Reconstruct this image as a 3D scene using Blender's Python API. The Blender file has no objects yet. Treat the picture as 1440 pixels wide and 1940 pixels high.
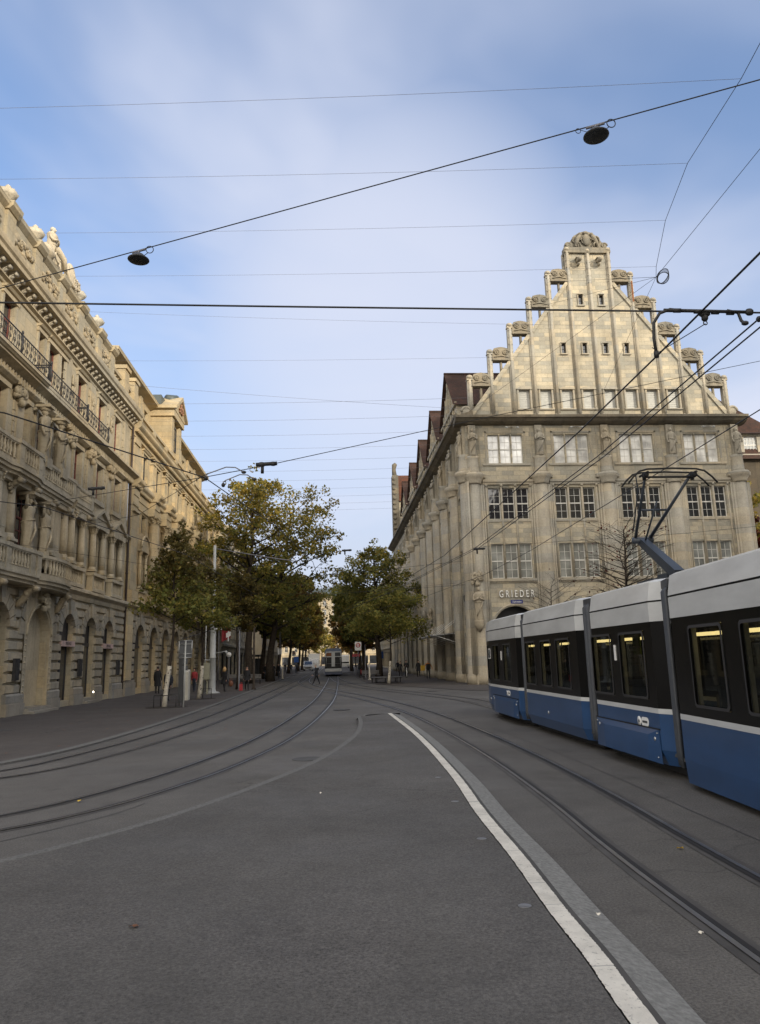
import bpy, bmesh, math, random
import numpy as np
from mathutils import Vector, Matrix
from math import sin, cos, pi, radians as RAD

random.seed(7); rng = np.random.default_rng(7)
S = bpy.context.scene
COL = S.collection

# ---------------------------------------------------------------- camera
cam_d = bpy.data.cameras.new('camera'); cam = bpy.data.objects.new('camera', cam_d); COL.objects.link(cam)
cam_d.sensor_fit = 'VERTICAL'; cam_d.sensor_height = 24.0; cam_d.lens = 24.0*1400/1940
cam_d.shift_y = -10/1940; cam_d.clip_start = 0.05; cam_d.clip_end = 4000
_a = Vector((0.99776, -0.06316, -0.02256)); 
# camera axes in the world: right, forward derived from the street's vanishing point, 11.6 deg up, 1.45 deg roll
def cam_axes():
    F, c, vp, roll = 1400., (720., 960.), (630., 1250.), RAD(1.45)
    n = np.array([sin(roll), cos(roll)]); d = (np.array(vp)-np.array(c)).dot(n)
    down = np.array([n[0]*F, n[1]*F, -d]); down /= np.linalg.norm(down)
    y = np.array([vp[0]-c[0], vp[1]-c[1], F]); y -= down*y.dot(down); y /= np.linalg.norm(y)
    return np.array([np.cross(down, y), y, -down])
R = cam_axes()
m = Matrix.Identity(4)
for i in range(3):
    m[i][0] = R[i][0]; m[i][1] = -R[i][1]; m[i][2] = -R[i][2]
m[0][3], m[1][3], m[2][3] = 0, 0, 2.1
cam.matrix_world = m
S.camera = cam

# ---------------------------------------------------------------- sky, sun, exposure
SUN_EL, SUN_AZ = 18.0, 140.0          # degrees; azimuth clockwise from +Y (up the street)
W = bpy.data.worlds.new("World"); S.world = W; W.use_nodes = True
nt = W.node_tree; nt.nodes.clear()
def wn(t, **k):
    n = nt.nodes.new(t)
    for a, b in k.items(): setattr(n, a, b)
    return n
sky = wn('ShaderNodeTexSky', sky_type='NISHITA', sun_disc=False)
sky.sun_elevation = RAD(SUN_EL); sky.sun_rotation = RAD(SUN_AZ); sky.air_density = 1.0; sky.dust_density = 0.6; sky.ozone_density = 4.0
tc = wn('ShaderNodeTexCoord')
sep = wn('ShaderNodeSeparateXYZ'); nt.links.new(tc.outputs['Generated'], sep.inputs[0])
# cloud layer seen in perspective: direction / height
zz = wn('ShaderNodeMath', operation='MAXIMUM'); nt.links.new(sep.outputs[2], zz.inputs[0]); zz.inputs[1].default_value = 0.0
za = wn('ShaderNodeMath', operation='ADD'); nt.links.new(zz.outputs[0], za.inputs[0]); za.inputs[1].default_value = 0.22
dx = wn('ShaderNodeMath', operation='DIVIDE'); nt.links.new(sep.outputs[0], dx.inputs[0]); nt.links.new(za.outputs[0], dx.inputs[1])
dy = wn('ShaderNodeMath', operation='DIVIDE'); nt.links.new(sep.outputs[1], dy.inputs[0]); nt.links.new(za.outputs[0], dy.inputs[1])
cb = wn('ShaderNodeCombineXYZ'); nt.links.new(dx.outputs[0], cb.inputs[0]); nt.links.new(dy.outputs[0], cb.inputs[1]); cb.inputs[2].default_value = 8.8
n1 = wn('ShaderNodeTexNoise'); n1.inputs['Scale'].default_value = .85; n1.inputs['Detail'].default_value = 5; n1.inputs['Roughness'].default_value = .5; n1.inputs['Distortion'].default_value = .35
nt.links.new(cb.outputs[0], n1.inputs['Vector'])
r1 = wn('ShaderNodeMapRange', interpolation_type='SMOOTHSTEP'); nt.links.new(n1.outputs[0], r1.inputs[0])
r1.inputs[1].default_value = .40; r1.inputs[2].default_value = .66; r1.inputs[3].default_value = 0.14; r1.inputs[4].default_value = .84
# more white towards the horizon
hz = wn('ShaderNodeMapRange', interpolation_type='SMOOTHSTEP'); nt.links.new(zz.outputs[0], hz.inputs[0])
hz.inputs[1].default_value = .06; hz.inputs[2].default_value = .60; hz.inputs[3].default_value = .97; hz.inputs[4].default_value = 0.0
# one broad soft white cloud over the street, up to the gable
dt = wn('ShaderNodeVectorMath', operation='DOT_PRODUCT'); nt.links.new(tc.outputs['Generated'], dt.inputs[0]); dt.inputs[1].default_value = (.080, .885, .455)
cp = wn('ShaderNodeMapRange', interpolation_type='SMOOTHSTEP'); nt.links.new(dt.outputs['Value'], cp.inputs[0]); cp.inputs[1].default_value = .935; cp.inputs[2].default_value = .998; cp.inputs[3].default_value = 0.; cp.inputs[4].default_value = .85
cpn = wn('ShaderNodeMapRange'); nt.links.new(n1.outputs[0], cpn.inputs[0]); cpn.inputs[1].default_value = .3; cpn.inputs[2].default_value = .6; cpn.inputs[3].default_value = .7; cpn.inputs[4].default_value = 1.
cpm = wn('ShaderNodeMath', operation='MULTIPLY'); nt.links.new(cp.outputs[0], cpm.inputs[0]); nt.links.new(cpn.outputs[0], cpm.inputs[1])
mx = wn('ShaderNodeMath', operation='MAXIMUM'); nt.links.new(r1.outputs[0], mx.inputs[0]); nt.links.new(cpm.outputs[0], mx.inputs[1])
hmix = wn('ShaderNodeMix', data_type='RGBA'); nt.links.new(hz.outputs[0], hmix.inputs[0]); skt = wn('ShaderNodeMix', data_type='RGBA', blend_type='MULTIPLY'); skt.inputs[0].default_value = 1.0; nt.links.new(sky.outputs[0], skt.inputs[6]); skt.inputs[7].default_value = (.88, .94, .97, 1); nt.links.new(skt.outputs[2], hmix.inputs[6]); hmix.inputs[7].default_value = (2.45, 2.65, 3.2, 1)
# bright warm cloud bank added in the unseen southern sky to lift the fill light
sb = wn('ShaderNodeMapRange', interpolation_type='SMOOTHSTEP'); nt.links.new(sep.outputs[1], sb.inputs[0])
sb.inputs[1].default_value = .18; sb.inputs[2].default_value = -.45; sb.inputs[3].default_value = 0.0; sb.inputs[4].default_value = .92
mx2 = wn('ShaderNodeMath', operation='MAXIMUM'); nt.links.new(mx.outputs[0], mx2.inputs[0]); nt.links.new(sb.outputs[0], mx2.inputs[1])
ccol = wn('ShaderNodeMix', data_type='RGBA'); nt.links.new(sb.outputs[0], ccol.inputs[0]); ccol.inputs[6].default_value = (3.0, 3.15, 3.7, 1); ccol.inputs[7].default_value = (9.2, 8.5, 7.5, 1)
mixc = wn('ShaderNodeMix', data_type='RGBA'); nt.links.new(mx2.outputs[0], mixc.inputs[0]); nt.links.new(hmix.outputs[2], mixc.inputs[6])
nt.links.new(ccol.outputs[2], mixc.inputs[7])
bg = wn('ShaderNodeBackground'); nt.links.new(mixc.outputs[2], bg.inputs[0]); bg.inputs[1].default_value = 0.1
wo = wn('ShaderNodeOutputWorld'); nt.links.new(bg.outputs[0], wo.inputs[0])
sd = bpy.data.lights.new('sun', 'SUN'); sd.energy = 1.5; sd.angle = RAD(2.5); sd.color = (1.0, .90, .74)
so = bpy.data.objects.new('sun', sd); COL.objects.link(so)
sdir = Vector((sin(RAD(SUN_AZ))*cos(RAD(SUN_EL)), cos(RAD(SUN_AZ))*cos(RAD(SUN_EL)), sin(RAD(SUN_EL))))
so.rotation_euler = sdir.to_track_quat('Z', 'Y').to_euler(); so.location = (60, -60, 60)
S.view_settings.view_transform = 'Standard'; S.view_settings.look = 'None'; S.view_settings.gamma = 1.0
S.view_settings.exposure = 1.36
S.render.engine = 'CYCLES'; S.cycles.max_bounces = 6; S.cycles.transparent_max_bounces = 12
try: S.cycles.use_denoising = True
except Exception: pass

# ---------------------------------------------------------------- materials
MAT = {}
class NM:
    def __init__(s, name):
        s.m = bpy.data.materials.new(name); s.m.use_nodes = True; s.t = s.m.node_tree; s.t.nodes.clear()
        s.out = s.n('ShaderNodeOutputMaterial'); s.b = s.n('ShaderNodeBsdfPrincipled'); s.l(s.b.outputs[0], s.out.inputs[0])
        MAT[name] = s.m
    def n(s, t, **k):
        x = s.t.nodes.new(t)
        for a, b in k.items(): setattr(x, a, b)
        return x
    def l(s, a, b): s.t.links.new(a, b)
    def noise(s, vec, scale, detail=3, rough=.5):
        x = s.n('ShaderNodeTexNoise'); x.inputs['Scale'].default_value = scale; x.inputs['Detail'].default_value = detail; x.inputs['Roughness'].default_value = rough
        if vec is not None: s.l(vec, x.inputs['Vector'])
        return x.outputs[0]
    def ramp(s, fac, a, b, c=0., d=1.):
        x = s.n('ShaderNodeMapRange'); s.l(fac, x.inputs[0])
        for i, v in enumerate((a, b, c, d)): x.inputs[i+1].default_value = v
        return x.outputs[0]
    def mix(s, fac, a, b, mode='MIX'):
        x = s.n('ShaderNodeMix', data_type='RGBA', blend_type=mode)
        if hasattr(fac, 'default_value'): s.l(fac, x.inputs[0])
        else: x.inputs[0].default_value = fac
        for i, v in ((6, a), (7, b)):
            if hasattr(v, 'default_value'): s.l(v, x.inputs[i])
            else: x.inputs[i].default_value = (*v, 1) if len(v) == 3 else v
        return x.outputs[2]
    def pos(s): return s.n('ShaderNodeNewGeometry').outputs['Position']
    def vmul(s, v, k):
        x = s.n('ShaderNodeVectorMath', operation='MULTIPLY'); s.l(v, x.inputs[0]); x.inputs[1].default_value = k
        return x.outputs[0]
    def bump(s, h, strength, dist):
        x = s.n('ShaderNodeBump'); x.inputs['Strength'].default_value = strength; x.inputs['Distance'].default_value = dist
        s.l(h, x.inputs['Height']); s.l(x.outputs[0], s.b.inputs['Normal']); return x
    def set(s, rough=.7, metal=0., spec=.5):
        s.b.inputs['Roughness'].default_value = rough; s.b.inputs['Metallic'].default_value = metal
        s.b.inputs['Specular IOR Level'].default_value = spec

def stone(name, c, var=.22, bw=.9, bh=.38, joint=.35, streak=.45, warm=(1.08, .98, .84)):
    s = NM(name); s.set(.88, 0, .25); p = s.pos()
    sp = s.n('ShaderNodeSeparateXYZ'); s.l(p, sp.inputs[0])
    ad = s.n('ShaderNodeMath', operation='ADD'); s.l(sp.outputs[0], ad.inputs[0]); s.l(sp.outputs[1], ad.inputs[1])
    cv = s.n('ShaderNodeCombineXYZ'); s.l(ad.outputs[0], cv.inputs[0]); s.l(sp.outputs[2], cv.inputs[1])
    br = s.n('ShaderNodeTexBrick'); s.l(cv.outputs[0], br.inputs['Vector'])
    br.inputs['Scale'].default_value = 1; br.inputs['Brick Width'].default_value = bw; br.inputs['Row Height'].default_value = bh
    br.inputs['Mortar Size'].default_value = .010; br.inputs['Mortar Smooth'].default_value = .3; br.inputs['Bias'].default_value = -.1
    a = tuple(x*(1-var*.5) for x in c); b = tuple(x*w*(1+var*.5) for x, w in zip(c, warm))
    br.inputs['Color1'].default_value = (*a, 1); br.inputs['Color2'].default_value = (*b, 1); br.inputs['Mortar'].default_value = (*[x*(1-joint) for x in c], 1)
    big = s.ramp(s.noise(p, .55, 4, .6), .3, .7, .78, 1.15)
    col = s.mix(1.0, br.outputs[0], s.grey(big), 'MULTIPLY')
    st = s.ramp(s.noise(s.vmul(p, (2.2, 2.2, .16)), 1.0, 4, .65), .48, .72, 0, streak)
    col = s.mix(st, col, tuple(x*.42 for x in c))
    gr = s.ramp(s.noise(p, 9, 4, .65), .35, .7, .88, 1.08)
    col = s.mix(1.0, col, s.grey(gr), 'MULTIPLY')
    s.l(col, s.b.inputs['Base Color'])
    h = s.n('ShaderNodeMath', operation='MULTIPLY_ADD'); s.l(br.outputs['Fac'], h.inputs[0]); h.inputs[1].default_value = -1.0
    s.l(s.noise(p, 22, 5, .65), h.inputs[2]); s.bump(h.outputs[0], .55, .02)
    if joint == 0: s.bump(s.noise(p, 5.0, 4, .6), .45, .08)
    return s.m
def _grey(s, f):
    x = s.n('ShaderNodeCombineColor')
    for i in range(3): s.l(f, x.inputs[i])
    return x.outputs[0]
NM.grey = _grey
def plain(name, c, rough=.6, metal=0., spec=.5, var=.12, scale=4., bump=0., bscale=30.):
    s = NM(name); s.set(rough, metal, spec); p = s.pos()
    f = s.ramp(s.noise(p, scale, 4, .6), .3, .7, 1-var, 1+var)
    s.l(s.mix(1.0, (*c, 1), s.grey(f), 'MULTIPLY'), s.b.inputs['Base Color'])
    if bump: s.bump(s.noise(p, bscale, 3), bump, .02)
    return s.m
def leafmat(name, cols, rough=.6):
    s = NM(name); s.set(rough, 0, .25)
    g = s.n('ShaderNodeNewGeometry'); cr = s.n('ShaderNodeValToRGB'); s.l(g.outputs['Random Per Island'], cr.inputs[0])
    e = cr.color_ramp.elements; k = len(cols)
    while len(e) < k: e.new(.5)
    for i, c in enumerate(cols): e[i].position = i/(k-1); e[i].color = (*c, 1)
    nz = s.ramp(s.noise(g.outputs['Position'], .45, 2), .35, .65, .65, 1.35)
    col = s.mix(1.0, cr.outputs[0], s.grey(nz), 'MULTIPLY')
    s.l(col, s.b.inputs['Base Color'])
    tr = s.n('ShaderNodeBsdfTranslucent'); s.l(col, tr.inputs[0]); ms = s.n('ShaderNodeMixShader'); ms.inputs[0].default_value = .5
    s.l(s.b.outputs[0], ms.inputs[1]); s.l(tr.outputs[0], ms.inputs[2]); s.l(ms.outputs[0], s.out.inputs[0])
    return s.m
def glass(name, c, rough=.05, refl=.25, wav=.12):
    s = NM(name); s.set(rough, 0, .5); s.b.inputs['Base Color'].default_value = (*c, 1)
    p = s.pos(); f = s.ramp(s.noise(p, .9, 2), .35, .65, .6, 1.3)
    s.l(s.mix(1.0, (*c, 1), s.grey(f), 'MULTIPLY'), s.b.inputs['Base Color'])
    gl = s.n('ShaderNodeBsdfGlossy'); gl.inputs['Roughness'].default_value = rough; gl.inputs['Color'].default_value = (.9, .92, .95, 1)
    bp = s.n('ShaderNodeBump'); bp.inputs['Strength'].default_value = wav; bp.inputs['Distance'].default_value = .05; s.l(s.noise(p, 2.2, 1), bp.inputs['Height']); s.l(bp.outputs[0], gl.inputs['Normal'])
    ms = s.n('ShaderNodeMixShader'); ms.inputs[0].default_value = refl
    s.l(s.b.outputs[0], ms.inputs[1]); s.l(gl.outputs[0], ms.inputs[2]); s.l(ms.outputs[0], s.out.inputs[0]); return s.m
def tinted(name, tint, base_refl=.06):
    s = NM(name); tr = s.n('ShaderNodeBsdfTransparent'); tr.inputs[0].default_value = (*tint, 1)
    gl = s.n('ShaderNodeBsdfGlossy'); gl.inputs['Roughness'].default_value = .02; gl.inputs[0].default_value = (.9, .95, .95, 1)
    ge = s.n('ShaderNodeNewGeometry'); dp = s.n('ShaderNodeVectorMath', operation='DOT_PRODUCT'); s.l(ge.outputs['Normal'], dp.inputs[0]); s.l(ge.outputs['Incoming'], dp.inputs[1])
    ab = s.n('ShaderNodeMath', operation='ABSOLUTE'); s.l(dp.outputs['Value'], ab.inputs[0]); om = s.n('ShaderNodeMath', operation='SUBTRACT'); om.inputs[0].default_value = 1.; s.l(ab.outputs[0], om.inputs[1])
    pw = s.n('ShaderNodeMath', operation='POWER'); s.l(om.outputs[0], pw.inputs[0]); pw.inputs[1].default_value = 4.; fr = s.n('ShaderNodeMath', operation='MULTIPLY_ADD'); s.l(pw.outputs[0], fr.inputs[0]); fr.inputs[1].default_value = .8; fr.inputs[2].default_value = .045
    ms = s.n('ShaderNodeMixShader'); fm = s.n('ShaderNodeMath', operation='MULTIPLY'); s.l(fr.outputs[0], fm.inputs[0]); fm.inputs[1].default_value = .5; s.l(fm.outputs[0], ms.inputs[0]); s.l(tr.outputs[0], ms.inputs[1]); s.l(gl.outputs[0], ms.inputs[2]); s.l(ms.outputs[0], s.out.inputs[0])
    return s.m
def emit(name, c, k):
    s = NM(name); s.set(.5); s.b.inputs['Base Color'].default_value = (*c, 1); s.b.inputs['Emission Color'].default_value = (*c, 1); s.b.inputs['Emission Strength'].default_value = k
    return s.m

M = dict(
 gst=stone('grieder_stone', (.42, .398, .33), .40, .95, .36, .42, .16),
 gtrim=stone('grieder_trim', (.385, .365, .312), .16, 1.6, .7, .2, .28),
 dkwall=stone('ivy_dark_wall', (.10, .085, .065), .25, 2.0, 1.0, .2, .5),
 gcarve=stone('grieder_carving', (.345, .322, .268), .10, 5.0, 3.0, .0, .5),
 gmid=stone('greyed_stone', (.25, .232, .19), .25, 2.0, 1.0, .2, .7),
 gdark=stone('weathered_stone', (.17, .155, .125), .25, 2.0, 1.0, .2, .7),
 lst=stone('bank_stone', (.44, .393, .29), .14, 1.3, .55, .30, .30),
 ltrim=stone('bank_trim', (.45, .40, .298), .10, 4.0, 2.0, .12, .45),
 lrust=stone('bank_rustic', (.38, .347, .275), .30, 1.1, .46, .2, .45),
 lwarm=stone('warm_stone', (.48, .402, .265), .14, 1.4, .6, .28, .25),
 carve=stone('carved_stone', (.41, .355, .255), .10, 5.0, 3.0, .0, .6),
 white_stone=stone('pale_carved_stone', (.55, .51, .42), .10, 5.0, 3.0, .0, .5),
 plinth=stone('grey_plinth', (.30, .285, .25), .15, 1.2, .6, .3, .3),
 far=stone('pale_facade', (.40, .35, .26), .1, 2.0, 1.0, .2, .3),
 roof=stone('brown_roof_tiles', (.062, .040, .032), .35, .22, .16, .45, .3, (1.15, .9, .8)),
 rroof=stone('red_roof_tiles', (.12, .058, .038), .35, .22, .16, .45, .3, (1.15, .9, .8)),
 slate=plain('dark_metal_roof', (.07, .085, .085), .5),
 wframe=plain('white_window_frame', (.62, .61, .57), .5),
 rframe=plain('red_brown_window_frame', (.16, .045, .03), .5),
 dframe=plain('dark_frame', (.03, .03, .032), .45),
 iron=plain('wrought_iron', (.035, .033, .032), .6),
 gdk=glass('dark_pane', (.018, .02, .024), .04, .10),
 gbr=glass('curtain_sheen_pane', (.82, .82, .79), .06, .14),  # pale curtains plus bright sky reflection, both put into the base colour
 ggr=glass('blind_pane', (.24, .25, .235), .06, .16),
 shut=plain('white_shutter', (.42, .42, .39), .6),
 steel=plain('rail_steel', (.36, .36, .37), .30, .9, .5, .15, 3),
 groove=plain('rail_groove', (.012, .011, .011), .8),
 seal=plain('rail_sealing', (.066, .062, .058), .75, 0, .4, .3, 1.5),
 wire=plain('wire_black', (.012, .012, .013), .6),
 wirem=plain('wire_grey', (.17, .17, .19), .5),
 polew=plain('grey_white_mast', (.38, .39, .38), .5),
 cab=plain('beige_cabinet', (.30, .29, .215), .55),
 alu=plain('aluminium', (.45, .46, .46), .4, .7),
 signbk=plain('sign_back_grey', (.06, .065, .072), .5),
 bark=plain('dark_bark', (.045, .036, .028), .9, 0, .2, .35, 6, .8, 14),
 limew=plain('white_trunk_wrap', (.50, .46, .38), .9, 0, .2, .3, 5, .5, 18),
 wood=plain('bench_slats', (.15, .145, .14), .6),
 blk=plain('black_fabric', (.012, .012, .014), .85), navy=plain('navy_fabric', (.018, .021, .03), .85),
 greyf=plain('grey_fabric', (.09, .085, .085), .85), redf=plain('red_fabric', (.30, .03, .035), .8),
 orange=plain('orange_fabric', (.42, .15, .03), .8), yellow=plain('yellow_bag', (.55, .33, .03), .7), brown=plain('brown_leather', (.16, .06, .03), .6),
 denim=plain('denim', (.03, .038, .055), .85), skin=plain('skin', (.50, .30, .22), .55), blond=plain('blond_hair', (.42, .27, .12), .6), dhair=plain('dark_hair', (.03, .02, .015), .6), ghair=plain('grey_hair', (.30, .29, .28), .6),
 shoe=plain('shoe_leather', (.02, .018, .017), .5), wht=plain('white_paint', (.70, .70, .68), .4), redp=plain('red_paint', (.45, .03, .04), .4), bluep=plain('blue_panel', (.02, .09, .34), .4),
 letter=plain('white_letter', (.80, .79, .75), .4), letside=plain('letter_side', (.05, .045, .04), .5), plate=plain('blue_plate', (.02, .03, .16), .35),
 tyre=plain('rubber', (.015, .015, .016), .8), darkg=plain('dark_grey_plastic', (.045, .048, .052), .5),
 flagr=plain('red_flag', (.26, .025, .03), .7),
 leafy=plain('yellow_leaf', (.55, .36, .03), .7), leafb=plain('brown_leaf', (.16, .07, .03), .7), paper=plain('paper_scrap', (.6, .57, .5), .8),
)
# tram paint
def tpaint(name, c, rough, dirt=.15):
    s = NM(name); s.set(rough, 0, .5); p = s.pos()
    f = s.ramp(s.noise(s.vmul(p, (1, .5, 1.6)), 1.5, 4, .6), .35, .7, 1-dirt, 1+dirt*.6)
    s.l(s.mix(1.0, (*c, 1), s.grey(f), 'MULTIPLY'), s.b.inputs['Base Color'])
    s.b.inputs['Coat Weight'].default_value = .35; s.b.inputs['Coat Roughness'].default_value = .12
    s.bump(s.noise(p, .9, 2), .05, .05); return s.m
M['tblue'] = tpaint('tram_blue', (.017, .055, .142), .35); M['twhite'] = tpaint('tram_white', (.50, .51, .505), .42, .14)
M['tblack'] = plain('tram_black', (.005, .005, .005), .28, 0, .22, .15, 2); M['tdblue'] = tpaint('tram_dark_blue', (.014, .036, .11), .35)
M['bellow'] = plain('bellows_rubber', (.055, .06, .068), .6, 0, .4, .15, 6); M['tglass'] = tinted('tram_glass', (.22, .235, .23))
M['under'] = plain('underframe', (.01, .01, .01), .8); M['inlight'] = emit('tram_ceiling_light', (1., .74, .30), 1.7)
M['tin'] = plain('tram_interior', (.06, .062, .062), .6); M['seat'] = plain('seat_fabric', (.03, .05, .12), .8); M['seatr'] = plain('seat_red', (.30, .04, .04), .8)
M['panto'] = plain('pantograph_steel', (.05, .06, .075), .45, .3); M['fabr'] = M['greyf']

def asphalt(name, c, var=.18, cracks=True):
    s = NM(name); s.set(.86, 0, .35); p = s.pos()
    f1 = s.ramp(s.noise(p, .22, 5, .6), .3, .72, 1-var, 1+var)
    f2 = s.ramp(s.noise(p, 42, 4, .8), .32, .70, .52, 1.55)
    f3 = s.ramp(s.noise(p, 2.5, 5, .7), .3, .7, .88, 1.1)
    col = s.mix(1., (*c, 1), s.grey(f1), 'MULTIPLY'); col = s.mix(1., col, s.grey(f2), 'MULTIPLY'); col = s.mix(1., col, s.grey(f3), 'MULTIPLY')
    vo = s.n('ShaderNodeTexVoronoi'); vo.inputs['Scale'].default_value = 55; s.l(p, vo.inputs['Vector'])
    sp = s.ramp(vo.outputs['Distance'], .10, .16, .55, 0.)
    rare = s.ramp(s.noise(p, 38, 2), .58, .62, 0, 1)
    mm = s.n('ShaderNodeMath', operation='MULTIPLY'); s.l(sp, mm.inputs[0]); s.l(rare, mm.inputs[1])
    col = s.mix(mm.outputs[0], col, (.26, .25, .235))
    vc = s.n('ShaderNodeTexVoronoi', feature='DISTANCE_TO_EDGE'); vc.inputs['Scale'].default_value = .30
    wv = s.n('ShaderNodeVectorMath', operation='ADD'); nz3 = s.n('ShaderNodeTexNoise'); nz3.inputs['Scale'].default_value = 1.1; nz3.inputs['Detail'].default_value = 5; s.l(p, nz3.inputs['Vector']); s.l(s.vmul(nz3.outputs[1], (1.3, 1.3, 0)), wv.inputs[0]); s.l(p, wv.inputs[1]); s.l(wv.outputs[0], vc.inputs['Vector'])
    ck = s.ramp(vc.outputs['Distance'], .0, .006, .45, 0.); msk = s.ramp(s.noise(p, .13, 2), .52, .56, 0, 1); cm = s.n('ShaderNodeMath', operation='MULTIPLY'); s.l(ck, cm.inputs[0]); s.l(msk, cm.inputs[1]); col = s.mix(cm.outputs[0], col, tuple(x*.35 for x in c))
    stain = s.ramp(s.noise(p, 1.1, 6, .75), .57, .68, 0, .45); col = s.mix(stain, col, tuple(x*.55 for x in c))
    s.l(col, s.b.inputs['Base Color'])
    s.l(s.ramp(s.noise(p, .5, 3), .3, .7, .70, .95), s.b.inputs['Roughness'])
    s.bump(s.noise(p, 120, 3, .7), .5, .012); return s.m
M['asph'] = asphalt('asphalt_road', (.104, .098, .090), .26); M['asph2'] = asphalt('asphalt_platform', (.092, .087, .081), .24); M['pave'] = asphalt('asphalt_pavement', (.078, .069, .063), .14)
M['kerb'] = plain('granite_kerb', (.205, .205, .195), .85, 0, .25, .30, 24, .5, 60)
def kerbpaint():
    s = NM('white_kerb_paint'); s.set(.75, 0, .3); p = s.pos()
    f = s.ramp(s.noise(p, 3, 5, .65), .3, .7, .75, 1.1); col = s.mix(1., (.62, .59, .52, 1), s.grey(f), 'MULTIPLY')
    w = s.ramp(s.noise(p, 26, 4, .7), .57, .66, 0, .55); col = s.mix(w, col, (.13, .13, .125))
    br = s.n('ShaderNodeTexBrick'); br.inputs['Scale'].default_value = 1; br.inputs['Brick Width'].default_value = .92; br.inputs['Row Height'].default_value = 500.; br.inputs['Mortar Size'].default_value = .012
    sx = s.n('ShaderNodeSeparateXYZ'); s.l(p, sx.inputs[0]); cx = s.n('ShaderNodeCombineXYZ'); wv = s.n('ShaderNodeMath', operation='MULTIPLY_ADD'); s.l(s.noise(s.vmul(p, (0, .9, 0)), 1.0, 1), wv.inputs[0]); wv.inputs[1].default_value = 1.3; s.l(sx.outputs[1], wv.inputs[2]); s.l(wv.outputs[0], cx.inputs[0]); cx.inputs[1].default_value = 100.; s.l(cx.outputs[0], br.inputs['Vector'])
    col = s.mix(br.outputs['Fac'], col, (.36, .35, .32)); s.l(col, s.b.inputs['Base Color']); s.bump(s.noise(p, 70, 3), .3, .01); return s.m
M['kpaint'] = kerbpaint(); M['kerbd'] = plain('dark_granite_kerb', (.132, .130, .124), .85, 0, .25, .30, 24, .5, 60)
M['lg'] = leafmat('leaves_green', [(.125, .142, .042), (.18, .19, .05), (.26, .24, .06), (.34, .27, .065)])
M['lgy'] = leafmat('leaves_green_gold', [(.12, .13, .034), (.22, .20, .045), (.36, .28, .06), (.50, .35, .075)])
M['lb'] = leafmat('leaves_brown', [(.085, .078, .030), (.14, .115, .036), (.20, .145, .038), (.11, .105, .032)])
M['lo'] = leafmat('leaves_orange', [(.10, .085, .03), (.20, .12, .03), (.27, .145, .032), (.14, .11, .03)])
M['lr'] = leafmat('leaves_dark_red', [(.10, .018, .014), (.07, .016, .012), (.12, .035, .02)])
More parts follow.
